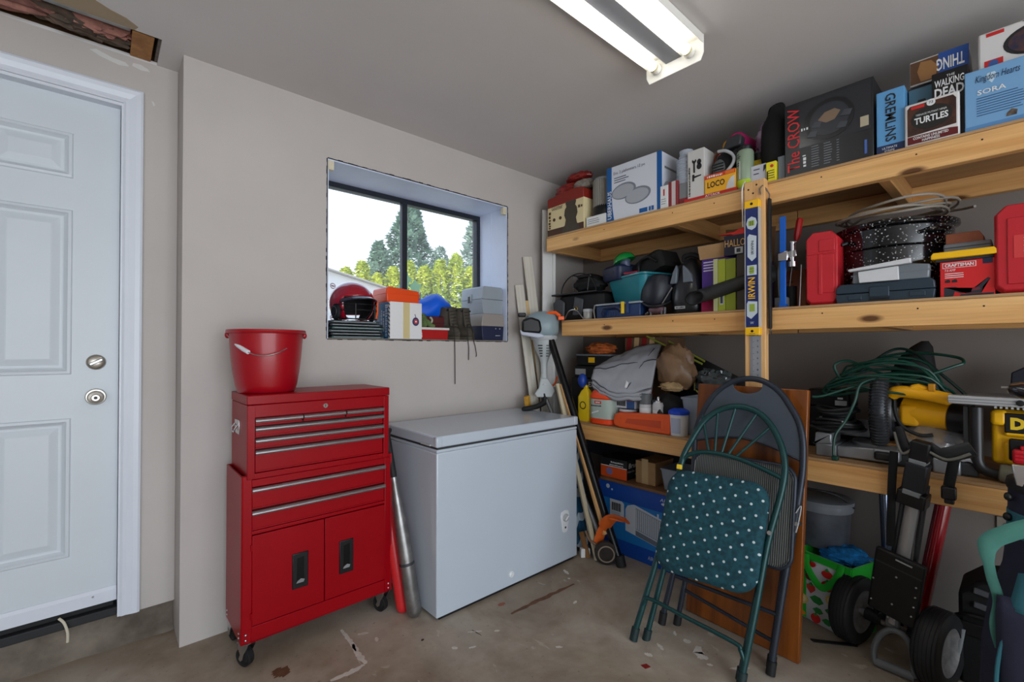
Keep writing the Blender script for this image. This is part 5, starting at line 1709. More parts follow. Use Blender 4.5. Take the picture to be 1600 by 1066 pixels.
# speckled pot with lid and hose coil
SPK = mat('speckled_enamel', (10, 11, 14), .15, coat=.5)
nt, p, N, L = nodes_of(SPK)
vo = tex(nt, 'Voronoi', 95, ocoord(nt))
ng = tex(nt, 'Noise', 14, ocoord(nt), Detail=2.0)
k = mix(nt, 1.0, ramp(nt, [(.2, (1, 1, 1)), (.27, (0, 0, 0))], vo.outputs['Distance']), ramp(nt, [(.36, (0, 0, 0)), (.52, (1, 1, 1))], ng.outputs['Fac']), 'MULTIPLY')
L(mix(nt, k, rgb(10, 11, 14), rgb(190, 194, 198)), p.inputs['Base Color'])
r = thing('canning_pot', 'large black speckled enamel canning pot under the cable coil', 'pot', (-.335, -1.945, Z2))
MB().lathe([(0, .004), (.165, .004), (.178, .012), (.182, .03), (.184, .12), (.188, .124), (.184, .128), (.185, .215), (.190, .219), (.186, .224), (.188, .295), (.203, .303), (.205, .308), (.200, .312), (.184, .306)], 56).build('body', SPK, r)
MB().lathe([(.201, .312), (.204, .318), (.196, .324), (.15, .336), (.08, .345), (0, .348)], 48).build('lid', SPK, r)
for a in (-2.35, .8):
    MB().tube([(.186 * math.cos(a - .22), .186 * math.sin(a - .22), .262), (.225 * math.cos(a - .15), .225 * math.sin(a - .15), .268), (.232 * math.cos(a), .232 * math.sin(a), .27), (.225 * math.cos(a + .15), .225 * math.sin(a + .15), .268), (.186 * math.cos(a + .22), .186 * math.sin(a + .22), .262)], .007, 8).build('handle', SPK, r)
CABLE = mat('cable_taupe', (146, 138, 126), .5)
pts = []
for i in range(36 * 5):
    a = 2 * PI * i / 36
    k = i / 180
    rad = .185 - .035 * abs(math.sin(a * .5 + k * 5)) + .02 * math.sin(a * 2 + k * 7)
    pts.append((rad * math.cos(a) + .012 * math.sin(k * 20), rad * 1.02 * math.sin(a), .006 + .030 * k + .006 * math.sin(a * 3 + k * 9) + .016 * max(0, math.sin(a * 1.0 + .8 + k * 4))))
pts += [(.10, -.21, .03), (.05, -.24, .022)]
tag(MB().tube(pts, .0052, 8).build('cable_coil', CABLE), 'taupe cable coiled on the lid of the speckled pot', 'cable').location = (-.335, -1.945, Z2 + .349)
# dark case, organiser, white tray
DKB = mat('case_blue_black', (40, 54, 66), .42)
r = thing('tool_case', 'low blue-black tool case lying in front of the speckled pot', 'case', (-.5525, -1.945, Z2), RZ)
r.location.x = -.548
MB().prism([(-.148, .0), (.148, .0), (.152, .036), (-.152, .036)], 'y', -.022, .022).build('lower_shell', DKB, r, bev=.003)
MB().prism([(-.152, .038), (.152, .038), (.150, .066), (.140, .076), (-.135, .076), (-.150, .062)], 'y', -.022, .022).build('upper_shell', DKB, r, bev=.004)
MB().box(-.04, .022, -.028, -.021, .018, .058).build('latch', DKB, r, bev=.003)
MB().box(-.04, .022, -.0245, -.02, .006, .014).build('latch_slot', BLACK, r)
for x in (-.11, .08):
    MB().box(x, x + .045, -.0245, -.021, .012, .030).build('raised_panel', DKB, r, bev=.002)
r = thing('parts_organiser', 'grey translucent parts organiser resting on the low blue-black case', 'organiser', (-.548, -1.965, Z2 + .0765), RZ)
MB().prism([(-.115, 0), (.115, 0), (.118, .05), (.06, .06), (-.112, .05)], 'y', -.022, .02).build('box', mat('smoke_plastic', (112, 120, 126), .3), r, bev=.005)
MB().box(-.119, .119, -.024, .022, .028, .033).build('seam', mat('smoke_plastic', (112, 120, 126), .3), r, bev=.001)
r = thing('white_tray', 'white plastic tray upside down in front of the grey organiser', 'tray', (-.572, -1.935, Z2 + .0765), RZ)
MB().prism([(-.06, 0), (.062, 0), (.060, .052), (-.064, .044)], 'y', -.012, .0012).build('tray', mat('dull_white', (206, 208, 210), .4), r, bev=.002)
MB().prism([(-.092, .046), (.098, .058), (.097, .077), (-.095, .056)], 'y', -.022, .0012).build('lid', mat('dull_white', (206, 208, 210), .4), r, bev=.003)
# boxed power tool
CRB = mat('tool_red_card', (206, 34, 36), .45)
bx = SB('boxed_tool', 'red carton lettered CRAFTSMAN under the yellow lidded case', 'box', -2.108, -2.246, -.555, .18, Z2, .128, CRB)
bx.plate(-.062, .024, .104, .123, WHITE, 'name_border', 1)
bx.plate(-.060, .022, .1055, .1215, CRB, 'name_field', 2)
bx.text('CRAFTSMAN', -.056, .108, .074, .011, WHITE, 3, bold=.03)
bx.text('7.0 AMP', -.056, .092, .028, .008, WHITE, 1)
bx.lines(-.056, .083, .06, 3, .007, .0022, WHITE)
bx.plate(.040, .064, .110, .128, NAVY, 'corner_badge', 1)
for x in (-.056, -.038):
    bx.shape([(x, .052), (x + .014, .052), (x + .014, .06), (x + .010, .064), (x, .06)], INK, 'icon', 1)
SAW = mat('print_charcoal', (44, 46, 54), .45)
bx.shape([(-.058, .002), (-.035, .002), (-.030, .02), (-.015, .012), (.01, .014), (.02, .028), (.03, .036), (.052, .062), (.058, .058), (.040, .032), (.036, .010), (.0, .010), (-.01, .028), (-.03, .036), (-.058, .036)], SAW, 'tool_print', 1)
bx.shape([(-.020, .001), (.066, .001), (.066, .009), (-.014, .009)], SAW, 'tool_print', 2)
bx.shape([(.012, .018), (.034, .022), (.032, .030), (.014, .028)], mat('print_plum', (110, 40, 50), .45), 'tool_print', 3)
r = thing('lidded_case', 'case with a broad yellow lid on top of the red lettered carton', 'case', (-.478, -2.165, Z2 + .129), RZ)
MB().box(-.070, .080, -.075, .07, .0, .012).build('base', DKGREY, r, bev=.003)
MB().prism([(-.080, .010), (.088, .010), (.086, .026), (.080, .034), (-.074, .034), (-.080, .024)], 'y', -.092, .078).build('lid', YELLOW, r, bev=.003)
r = thing('drill_index', 'grey flat metal case on the yellow lidded case', 'case', (-.44, -2.175, Z2 + .1645), RZ)
MB().box(-.062, .062, -.06, .05, 0, .036).build('case', mat('index_grey', (116, 122, 126), .4), r, bev=.005)
MB().box(-.0628, .0628, -.0608, .0508, .019, .022).build('seam', DKGREY, r)
r = thing('wooden_box', 'brown wooden box on top of the grey flat case', 'box', (-.43, -2.165, Z2 + .2008), RZ)
MB().prism([(-.048, 0), (.052, 0), (.052, .018), (.040, .040), (-.048, .040)], 'y', -.045, .04).build('box', mat('red_brown_wood', (146, 82, 54), .55, var=.3, vs=9), r, bev=.002)
r = hardcase('tool_case', 'red hard tool case with a white label at the right frame edge', -2.345, -.572, .20, .24, .295, CASER)
MB().box(-.0700, .0900, -.1235, -.119, .03, .25).build('raised_panel', CASER, r, bev=.003)
MB().box(-.055, -.012, -.1248, -.123, .115, .190).build('label', mat('label_red', (206, 60, 60), .45), r)
text(r, '6523-21', -.020, -.1255, .122, .058, .013, WHITE, (0, 0, -1) if False else (0, 0, 1), (-1, 0, 0))

# ------------------------------------------------------------------ corner: laths, trimmer, black pole
LATH = wood('whitewashed_lath', (214, 210, 200), (184, 178, 164), 'z', knots=False)


def lath(label, top, bot, w_, t_, side, mt, name='lath'):
    a, c = V(bot), V(top)
    d = c - a
    o = MB().box(-w_ / 2, w_ / 2, -t_ / 2, t_ / 2, 0, d.length).build(name, mt, None, bev=.0015)
    z = d.normalized()
    x = V(side)
    x = (x - z * x.dot(z)).normalized()
    y = z.cross(x)
    o.matrix_world = M(((x.x, y.x, z.x, a.x), (x.y, y.y, z.y, a.y), (x.z, y.z, z.z, a.z), (0, 0, 0, 1)))
    return tag(o, label, 'lath', 'laths leaning in the corner')


lath('shortest and leftmost pale lath leaning on the window wall', (-.705, -.022, 1.655), (-.575, -.20, .004), .062, .012, (1, -.4, 0), LATH)
lath('middle pale lath leaning between the shortest and the widest lath', (-.632, -.025, 1.855), (-.535, -.255, .004), .066, .012, (1, -.4, 0), LATH)
lath('tallest and widest white lath, standing at the end of the top shelf', (-.485, -.085, 2.19), (-.535, -.125, .004), .085, .018, (1, -.5, 0), mat('white_lath', (206, 206, 204), .5))
lath('thin yellowish stick leaning behind the middle pale lath', (-.655, -.045, 1.55), (-.46, -.20, .004), .026, .012, (1, -.5, 0), wood('yellow_stick', (214, 184, 128), (186, 150, 92), 'z', knots=False))
lath('narrow white strip standing just behind the tallest white lath', (-.455, -.115, 2.16), (-.50, -.14, .004), .022, .014, (1, -.5, 0), mat('white_lath', (206, 206, 204), .5))
o = MB().box(-.018, .018, -.014, .014, 0, .085).build('wood_offcut', mat('amber_wood', (214, 160, 60), .5, var=.2, vs=20), None, bev=.002)
tag(o, 'short amber wood offcut standing on the back corner of the freezer lid', 'offcut')
put(o, (-.712, -.12, .828), .3, (0, -.22, .3))
# string trimmer standing engine up
r = thing('string_trimmer', 'grey string trimmer with its engine up, standing between freezer and shelves', 'trimmer', (-.640, -.195, .0), -.75)
TG = mat('trimmer_grey', (178, 184, 184), .4)
TGB = mat('trimmer_blue_grey', (132, 150, 156), .35)
sd = [(.034, .985), (.030, 1.0), (.024, 1.03), (.020, 1.06), (.022, 1.13), (.034, 1.165), (.058, 1.215), (.070, 1.262)]
b = MB().lathe([(0, .98)] + sd + [(.072, 1.30), (0, 1.30)], 24)
b.build('clutch_housing', TG, r)
for q in range(5):
    for s_ in (-1, 1):
        MB().bar((s_ * .012, -.050 - .0035 * q, 1.175 + q * .017), (s_ * (.026 + .004 * q), -.046 - .0035 * q, 1.175 + q * .017), .006, .007, (0, 0, 1)).build('vent_slot', BLACK, r)
MB().lathe([(.0, 1.28), (.084, 1.28), (.088, 1.29), (.088, 1.305), (.082, 1.312), (0, 1.312)], 24).build('collar', LTGREY, r)
secs = []
for z, a, c, xo in ((1.305, .095, .085, -.02), (1.33, .118, .10, -.022), (1.40, .118, .10, -.02), (1.44, .10, .085, -.01), (1.462, .06, .05, 0), (1.468, .03, .02, 0)):
    secs.append([(xo + a * math.copysign(abs(math.cos(t)) ** .75, math.cos(t)), c * math.copysign(abs(math.sin(t)) ** .75, math.sin(t)), z) for t in [2 * PI * i / 28 for i in range(28)]])
MB().loft(secs).build('engine_cover', TGB, r)
MB().prism([(-.146, 1.325), (-.03, 1.318), (-.018, 1.345), (-.03, 1.405), (-.09, 1.425), (-.146, 1.405)], 'y', -.118, -.04).build('air_filter_cover', BLACK, r, bev=.014)
MB().prism([(-.152, 1.31), (-.04, 1.29), (.0, 1.30), (-.02, 1.318), (-.140, 1.33), (-.158, 1.345)], 'y', -.115, -.02).build('lower_shroud', mat('pale_lilac', (186, 190, 206), .4), r, bev=.006)
MB().box(-.17, -.12, -.06, .0, 1.43, 1.455).build('muffler_stub', BLACK, r, bev=.006)
MB().tube([(.02, -.06, 1.45), (.07, -.075, 1.455), (.10, -.08, 1.43)], .012, 8).build('starter_grip', ORANGE, r)
MB().box(.085, .125, -.10, -.06, 1.405, 1.43).build('orange_lever', ORANGE, r, bev=.004)
MB().prism([(-.050, .905), (.05, .905), (.072, .945), (.060, .975), (.022, 1.03), (-.022, 1.03), (-.036, .965), (-.064, .93)], 'y', -.030, -.010).build('hip_guard', TG, r, bev=.006)
MB().tube([(.05, .0, .97), (.075, -.01, 1.0), (.085, -.01, 1.04)], .006, 8).build('trigger_cord', ORANGE, r)
b = MB().tube(polyline([(0, -.015, .93), (.004, -.02, .885), (-.02, -.04, .862), (-.075, -.075, .845), (-.135, -.10, .838)], 6), .016, 12)
b.build('loop_handle', BLACKR, r)
b = MB().tube(polyline([(.01, -.02, .87), (-.04, -.045, .846), (-.10, -.08, .8395), (-.140, -.11, .838)], 6), .012, 10)
b.build('handle_strap', BLACKR, r)
# shaft runs down to the edger head by the freezer foot
mw = M.Translation((-.640, -.195, 0)) @ M.Rotation(-.75, 4, 'Z')
inv = mw.inverted()


def wl(x, y, z):
    return inv @ V((x, y, z))


MB().cyl(wl(-.640, -.195, .93), wl(-.655, -.66, .13), .0125, n=14).build('shaft', mat('shaft_grey', (120, 122, 122), .4, .6), r)
g = MB()
gp = [wl(-.668, -.655, .10), wl(-.668, -.675, .16), wl(-.67, -.705, .215), wl(-.675, -.75, .268), wl(-.68, -.80, .288), wl(-.682, -.86, .285)]
g.tube(polyline(gp, 5), [.018] * 10 + [.026] * 16, 8, flat=(1.5, .35, (1, 0, 0)))
g.build('blade_guard', mat('guard_orange', (224, 104, 40), .4, var=.15, vs=12), r)
MB().prism([(-.045, 0), (.045, 0), (.04, .012), (-.04, .012)], 'y', 0, .055, mw.inverted() @ M.Translation((-.685, -.79, .268)) @ M.Rotation(-1.35, 4, 'Z')).build('guard_lip', mat('guard_orange', (224, 104, 40), .4), r, bev=.004)
ax = V((-.72, -.62, 0)).normalized()
wm = inv @ M.Translation((-.672, -.715, .0655)) @ ax.to_track_quat('Z', 'Y').to_matrix().to_4x4()
MB().lathe([(0, -.018), (.055, -.02), (.064, -.012), (.064, .012), (.055, .02), (.02, .022), (0, .022)], 28, wm).build('depth_wheel', mat('dirty_rubber', (46, 40, 36), .8, var=.3, vs=20), r)
MB().lathe([(.040, .0205), (.047, .0225), (.047, .0235), (.040, .0235)], 28, wm, cap=False).build('wheel_ring', mat('worn_rim', (150, 136, 120), .5, .6), r)
MB().tube(polyline([wl(-.70, -.59, .16), wl(-.70, -.62, .115), wl(-.69, -.66, .10)], 5), .008, 8).build('steel_arm', mat('copper_steel', (150, 124, 104), .4, .8), r)
# black pole
r = thing('black_pole', 'long black tube leaning from the floor to the end of the middle shelf', 'pole', (0, 0, 0))
MB().tube([(-.632, -.775, .03), (-.640, -.24, 1.32)], .0235, 20).build('tube', mat('gloss_black_tube', (18, 19, 22), .25, .3), r)
MB().tube([(-.6315, -.79, .002), (-.632, -.775, .06)], .028, 18).build('rubber_foot', BLACKR, r)
# clear plastic strips and boards low in the corner
for k, (x, y, lab) in enumerate(((-.60, -.245, 'left clear ridged plastic strip standing behind the black tube'), (-.60, -.305, 'right clear ridged plastic strip standing behind the black tube'))):
    o = MB().box(-.028, .028, -.002, .002, 0, .97).box(-.028, -.022, -.006, .002, 0, .97).box(.022, .028, -.006, .002, 0, .97).build('plastic_strip', mat('grey_clear_strip', (156, 158, 156), .2, var=.3, vs=9, stretch=(1, 1, .1)), None)
    tag(o, lab, 'strip', 'clear plastic strips')
    put(o, (x, y, .002), -.6, (0, .03, -.6))
lath('pale timber batten leaning low beside the freezer front', (-.655, -.33, 1.0), (-.675, -.655, .004), .028, .018, (1, -.3, 0), mat('pale_batten', (196, 184, 156), .6), 'batten')
lath('honey coloured pine batten with nail holes beside the pale batten', (-.64, -.36, 1.0), (-.648, -.700, .16), .04, .02, (1, -.3, 0), PINEZ, 'batten')
tag(MB().bar((-.69, -.60, .004), (-.69, -.55, .14), .03, .012, (1, 0, 0)).build('wood_offcut', mat('brown_offcut', (134, 96, 56), .6), None), 'small brown wood offcut on the floor at the freezer corner', 'offcut')
tag(MB().prism([(-.715, -.57), (-.672, -.60), (-.665, -.585), (-.70, -.545)], 'z', .001, .05).build('white_offcut', WHITE, None), 'small white board offcut on the floor against the freezer corner', 'offcut')
FAB = mat('striped_fabric', (16, 74, 104), .8)
nt, p, N, L = nodes_of(FAB)
wv = tex(nt, 'Wave', 4.2, ocoord(nt, (1, 1, 1), (0, .9, .3)), Distortion=1.2)
wv.bands_direction = 'Z'
L(ramp(nt, [(.72, rgb(16, 74, 104)), (.78, rgb(176, 190, 198))], wv.outputs['Fac']), p.inputs['Base Color'])
r = thing('folded_parasol', 'furled teal and white striped parasol standing behind the battens', 'parasol', (-.615, -.49, .03))
b = MB().grid(lambda u, v_: ((.055 - .02 * abs(v_ - .4)) * (1 + .22 * math.sin(u * 2 * PI * 6)) * math.cos(2 * PI * u) + .05 * v_, (.06 - .02 * abs(v_ - .4)) * (1 + .22 * math.sin(u * 2 * PI * 6)) * math.sin(2 * PI * u) + .16 * v_, .62 * v_), 60, 14)
b.build('canopy', FAB, r)
MB().cyl((0, 0, -.028), (.055, .175, .68), .009, n=10).build('pole', LTGREY, r)

# ------------------------------------------------------------------ bottom shelf, left part
def crate(name, label, cat, y0, y1, x0, x1, z, h, mt, group=None):
    return SB(name, label, cat, y0, y1, x0, x1 - x0, z, h, mt, group, 0, .004)


bx = crate('parts_case', 'upper black parts case with a yellow latch at the left of the lowest shelf', 'case', -.235, -.52, -.36, -.12, Z3 + .345, .075, BLACK)
bx.plate(-.035, .015, .02, .055, YELLOW, 'latch', 6)
MB().box(-.144, .144, -.122, .12, .066, .076).build('clear_lid', mat('smoke_plastic', (112, 120, 126), .3), bx.root, bev=.002)
bx = crate('parts_case', 'lower black parts case with a yellow latch under the upper one', 'case', -.235, -.55, -.38, -.12, Z3 + .262, .08, BLACK)
bx.plate(.015, .065, .035, .065, YELLOW, 'latch', 6)
bx.plate(-.15, -.06, .02, .06, LTGREY, 'grey_panel', 1)
bx = crate('sprayer_carton', 'black carton lettered FLEXIO below the two parts cases', 'box', -.225, -.56, -.40, -.12, Z3, .26, mat('black_card', (30, 32, 35), .35))
bx.text('FLEXIO', -.060, .205, .135, .034, WHITE, 1, bold=.02)
bx.text(None, .035, .165, .04, .02, LTGREY, 1)
bx.shape(ring(.055, .13, .03, 20), mat('label_teal', (60, 90, 90), .4), 'badge', 1)
r = thing('orange_bundle', 'orange mesh bundle lying on the upper black parts case', 'bundle', (-.27, -.375, Z3 + .455))
crumple((0, 0, 0), (.075, .12, .045), .25, 61, 3, 28, 18).build('bundle', mat('orange_mesh', (206, 110, 54), .6, var=.45, vs=22), r)
bx = crate('gift_box', 'cardboard box with red and cream ribbon bands behind the grey blanket', 'box', -.56, -.86, -.26, -.03, Z3 + .30, .23, mat('brown_carton', (110, 82, 60), .8))
for k in range(4):
    bx.shape([(-.15 + k * .055, 0), (-.115 + k * .055, 0), (-.095 + k * .055, .23), (-.13 + k * .055, .23)], (mat('ribbon_red', (150, 24, 30), .5), mat('ribbon_cream', (206, 176, 130), .5))[k % 2], 'ribbon', 1)
bx.plate(.06, .10, .15, .19, LTGREY, 'label', 1)
MB().box(-.14, .14, -.11, .11, -.298, -.002).build('lower_box', mat('brown_carton', (110, 82, 60), .8), bx.root)
tag(MB().tube(polyline([(-.405, -.47, Z3 + .30), (-.44, -.50, Z3 + .31), (-.43, -.55, Z3 + .295)], 5), .022, 10).build('red_roll', REDP), 'red roll end poking out above the grey blanket', 'roll')
r = thing('yellow_bottle', 'flat yellow bottle at the left end of the lowest shelf', 'bottle', (-.50, -.435, Z3), RZ)
MB().loft([rrect(.045, .03, 0, .02), rrect(.05, .034, .01, .02), rrect(.05, .034, .15, .02), rrect(.03, .022, .19, .015), rrect(.014, .014, .205, .01), rrect(.014, .014, .225, .01)]).build('bottle', mat('bottle_yellow', (240, 206, 30), .35), r)
MB().tube(arc((.0, -.0345, .10), .022, 0, 2 * PI, 16), .003, 6).build('emblem_ring', INK, r)
MB().ell((-.015, -.02, .255), (.03, .03, .045), 16, 10).build('blue_cap_cover', mat('royal_blue', (20, 60, 150), .4), r)
# orange jug
r = thing('cleaner_jug', 'big orange plastic jug with a grey-green label at the shelf edge', 'jug', (-.505, -.585, Z3), RZ)
JUG = mat('jug_orange', (238, 76, 30), .32)
secs = []
for z, a, c in ((0, .082, .058), (.006, .09, .065), (.03, .092, .067), (.034, .088, .063), (.155, .088, .063), (.160, .092, .067), (.172, .090, .065), (.198, .074, .054), (.212, .045, .034), (.216, .022, .022)):
    secs.append(rrect(a, c, z, min(a, c) * .85, 5))
MB().loft(secs).build('body', JUG, r)
MB().loft([rrect(.0895, .0645, .036, .054, 6), rrect(.0895, .0645, .152, .054, 6)], cap=False).build('label', mat('label_sage', (172, 186, 176), .5), r)
MB().tube(polyline([(.0, -.02, .205), (.05, -.03, .212), (.080, -.035, .196), (.084, -.035, .17)], 5), .014, 10).build('handle', JUG, r)
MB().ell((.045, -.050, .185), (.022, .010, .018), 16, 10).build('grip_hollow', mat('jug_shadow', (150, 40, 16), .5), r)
MB().cyl((0, 0, .21), (0, 0, .226), .022, n=20).build('cap', WHITEP, r)
MB().box(-.03, .02, -.0662, -.0645, .125, .142).build('label_badge', mat('badge_red', (206, 70, 50), .5), r)
blurred_print(r, -.055, -.0664, .108, .075, .009, DKGREY)
MB().prism([(-.05, .062), (.0, .078), (.0, .086), (-.05, .070)], 'y', -.0662, -.064).build('label_swoosh', WHITE, r)
blurred_print(r, -.02, -.0666, .129, .03, .009, WHITE)
# folded moving blanket over the jug
BLK = mat('moving_blanket', (162, 164, 170), .9, var=.06, vs=5, bump=.15, bs=90)
PIPE = mat('dark_piping', (52, 54, 60), .8)
r = thing('moving_blanket', 'folded grey moving blanket with dark piping draped over the orange jug', 'blanket', (0, 0, 0))
C00, C50, C10 = V((-.545, -.515, 1.030)), V((-.565, -.73, .965)), V((-.505, -.905, 1.000))
C01, C51, C11 = V((-.38, -.44, 1.095)), V((-.32, -.64, 1.21)), V((-.25, -.82, 1.245))


def blank(u, v_, dz=0):
    q = (1 - u) * (1 - 2 * u)
    a = C00 * ((1 - u) * (1 - 2 * u)) + C50 * (4 * u * (1 - u)) + C10 * (u * (2 * u - 1))
    c = C01 * ((1 - u) * (1 - 2 * u)) + C51 * (4 * u * (1 - u)) + C11 * (u * (2 * u - 1))
    p_ = a.lerp(c, v_)
    return p_ + V((0, 0, dz + .030 * math.sin(PI * v_) + .012 * NZ.noise((u * 4, v_ * 4, dz * 40)) + .008 * NZ.noise((u * 9, v_ * 9, dz * 10))))


for k, dz in enumerate((0, -.024, -.046)):
    b = MB().grid(lambda u, v_, dz=dz, k=k: blank(u * (1 - .02 * k) + .01 * k, v_ * (1 - .04 * k), dz), 34, 20)
    o = b.build('fold', BLK, r, solid=.018)
    b = MB().tube([blank(u / 24 * (1 - .02 * k) + .01 * k, 0, dz + .006) for u in range(25)], .0035, 6)
    b.build('piping', PIPE, o)
MB().tube([blank(u / 20, .34 + .16 * math.sin(u / 20 * 2.4), .014) for u in range(21)], .003, 6).build('piping', PIPE, r)
MB().tube([blank(.62 + .3 * (u / 12), .02 + .75 * (u / 12), .013) for u in range(13)], .003, 6).build('piping', PIPE, r)
MB().grid(lambda u, v_: blank(.58 + .05 * u, .03 + .16 * v_, .014), 3, 6).build('care_tag', WHITE, r, solid=.001)
r = thing('brown_bag', 'crumpled brown paper-like bag beside the grey blanket', 'bag', (-.33, -.955, Z3 + .245))
BG = mat('brown_film', (136, 106, 78), .4, var=.22, vs=9, bump=.5, bs=22)
crumple((0, 0, .09), (.09, .115, .15), .2, 71, 2.4, 36, 24).build('bag', BG, r)
crumple((-.085, -.02, -.005), (.03, .07, .03), .3, 72, 3, 22, 14).build('bag_fold', mat('straw', (186, 156, 112), .7, var=.3, vs=30), r)
tag(SB('small_box', 'dark carton under the crumpled brown bag', 'box', -.86, -1.08, -.42, .32, Z3, .14, DKGREY).root)
r = thing('backpack', 'black backpack slumped under the brown bag', 'backpack', (-.44, -.975, Z3), RZ)
crumple((0, 0, .095), (.10, .07, .115), .14, 75, 2.2, 28, 18).build('body', BLACKM, r)
MB().tube(polyline([(-.06, -.065, .17), (-.02, -.085, .12), (.03, -.08, .06)], 6), .009, 8, flat=(1.6, .4, (1, 0, 0))).build('strap', BLACK, r)
# cans
bx = SB('small_box', 'small white box with a barcode panel on top of the lettered paint tin', 'box', -.672, -.80, -.515, .09, Z3 + .108, .062, mat('pale_box', (206, 206, 212), .5))
bx.plate(.012, .064, .0, .055, mat('blue_label', (48, 84, 140), .45), 'blue_panel', 1)
b = MB()
for i in range(14):
    b.box(-.056 + i * .0044, -.056 + i * .0044 + (.0014 if i % 3 else .0026), -.0468, -.0448, .012, .05)
b.build('barcode', INK, bx.root)['kind'] = 'stuff'
bx.plate(.012, .064, .045, .062, mat('red_label', (190, 40, 40), .5), 'red_panel', 2)
r = thing('paint_tin', 'white lettered paint tin behind the orange chainsaw scabbard', 'tin', (-.475, -.735, Z3), RZ)
MB().lathe([(0, 0), (.055, 0), (.056, .004), (.056, .098), (.053, .102), (.050, .100), (0, .099)], 28).build('tin', mat('tin_white', (206, 206, 204), .4), r)
text(r, 'N', -.028, -.0567, .055, .020, .03, INK, bold=.03)
text(r, 'C', .004, -.0567, .055, .018, .03, mat('tin_orange', (206, 90, 40), .5), bold=.03)
MB().lathe([(.0563, .082), (.0563, .09)], 28, cap=False).build('band', REDB, r)
tag(MB().box(-.05, .05, -.04, .04, 0, .08).build('cardboard_piece', CARD, None, bev=.003), 'tan cardboard piece wedged under the grey blanket', 'cardboard')
put(bpy.data.objects['cardboard_piece'], (-.455, -.785, Z3 + .172), RZ)
r = thing('red_scissors', 'red ring handled tool lying behind the grey capped aerosol can', 'tool', (-.43, -.845, Z3 + .19), RZ)
for z in (0, .034):
    MB().tube(arc((0, 0, z), .016, 0, 2 * PI, 14), .005, 8, closed=False).build('ring', REDP, r)
MB().lathe([(0, -.19), (.03, -.19), (.03, -.02), (0, -.02)], 16).build('holder', DKGREY, r)


def can(label, x, y, h, rad, body, cap, tall):
    r = thing('aerosol_can', label, 'can', (x, y, Z3), RZ)
    MB().lathe([(0, 0), (rad, 0), (rad + .001, .003), (rad + .001, h * .74), (rad * .8, h * .82)], 24).build('can', body, r)
    MB().lathe([(rad + .0013, h * .15), (rad + .0013, h * .60)], 24, cap=False).build('label', WHITE, r)
    if tall:
        MB().lathe([(0, h * .7), (rad + .002, h * .7), (rad + .002, h * .97), (rad * .9, h), (0, h)], 24).build('cap', cap, r)
    else:
        MB().lathe([(rad * .75, h * .80), (rad * .6, h * .86), (rad * .3, h * .88), (rad * .25, h * .96), (0, h)], 20).build('valve', cap, r)
    return r


r = can('aerosol can with a dark grey cap beside the orange scabbard', -.50, -.865, .205, .034, mat('can_white', (196, 198, 200), .35), mat('cap_grey', (98, 102, 104), .4), True)
blurred_print(r, -.022, -.0362, .06, .04, .025, NAVY)
can('aerosol can with a bare silver nozzle right of the grey capped can', -.50, -.945, .195, .031, mat('can_white', (196, 198, 200), .35), CHROME, False)
# chainsaw scabbard
r = thing('chainsaw_scabbard', 'long orange chainsaw bar scabbard lying along the shelf edge', 'scabbard', (-.555, -.865, Z3 + .001), RZ - .02)
SC = mat('scabbard_orange', (222, 84, 26), .38)
pl_ = [(-.175, .03), (-.165, .075), (-.13, .088), (.195, .108), (.195, .0), (-.13, .0), (-.165, .008)]
MB().prism(pl_, 'y', -.018, .018).build('sheath', SC, r, bev=.008, seg=3)
MB().prism([(-.13, .022), (-.12, .066), (-.09, .072), (.16, .085), (.16, .020), (-.09, .016)], 'y', -.0195, -.0165).build('raised_panel', SC, r, bev=.0014)
MB().prism([(-.09, .032), (-.075, .058), (.14, .070), (.14, .030)], 'y', -.0208, -.019).build('inner_panel', mat('scabbard_dark', (190, 66, 18), .4), r, bev=.001)
# tub with blue lid, clear bin
r = thing('wipes_tub', 'white plastic tub with a bright blue lid in front of the folding chairs', 'tub', (-.535, -1.085, Z3), RZ)
MB().lathe([(0, 0), (.042, 0), (.045, .004), (.049, .112), (0, .112)], 28).build('tub', WHITEP, r)
LIDB = mat('lid_blue', (22, 70, 196), .35)
MB().lathe([(0, .112), (.053, .112), (.053, .128), (.046, .134), (.03, .142), (0, .142)], 28).build('lid', LIDB, r)
MB().grid(lambda u, v_: ((.0462 + .0035 * v_) * math.cos(-2.0 + 1.1 * u), (.0462 + .0035 * v_) * math.sin(-2.0 + 1.1 * u), .015 + .08 * v_), 10, 2).build('label', mat('label_grey', (176, 184, 204), .5), r)
MB().grid(lambda u, v_: ((.0464 + .0035 * v_) * math.cos(-2.45 + .3 * u), (.0464 + .0035 * v_) * math.sin(-2.45 + .3 * u), .02 + .055 * v_), 5, 2).build('label_stripe', mat('stripe_blue', (40, 60, 150), .5), r)
r = thing('clear_bin', 'clear plastic bin holding tape rolls behind the blue lidded tub', 'bin', (-.40, -1.175, Z3), RZ)
CB2 = mat('milky_plastic', (170, 178, 190), .25, alpha=.55)
MB().loft([rrect(.075, .085, 0, .02), rrect(.095, .105, .19, .02), rrect(.10, .11, .19, .02), rrect(.10, .11, .2, .02), rrect(.092, .102, .2, .02), rrect(.072, .082, .006, .02)], cap=True).build('bin', CB2, r)
for k, z in enumerate((.03, .085)):
    t = thing('tape_roll', 'grey tape roll, %s of the two inside the clear bin' % ('lower', 'upper')[k], 'roll', (-.43, -1.165 + .012 * k, Z3 + z + .01), .2)
    MB().lathe([(.022, -.02), (.045, -.02), (.045, .02), (.022, .02), (.022, -.02)], 24, M.Rotation(1.2, 4, 'Y'), cap=False).build('tape', mat('tape_grey', (110, 114, 120), .5), t)
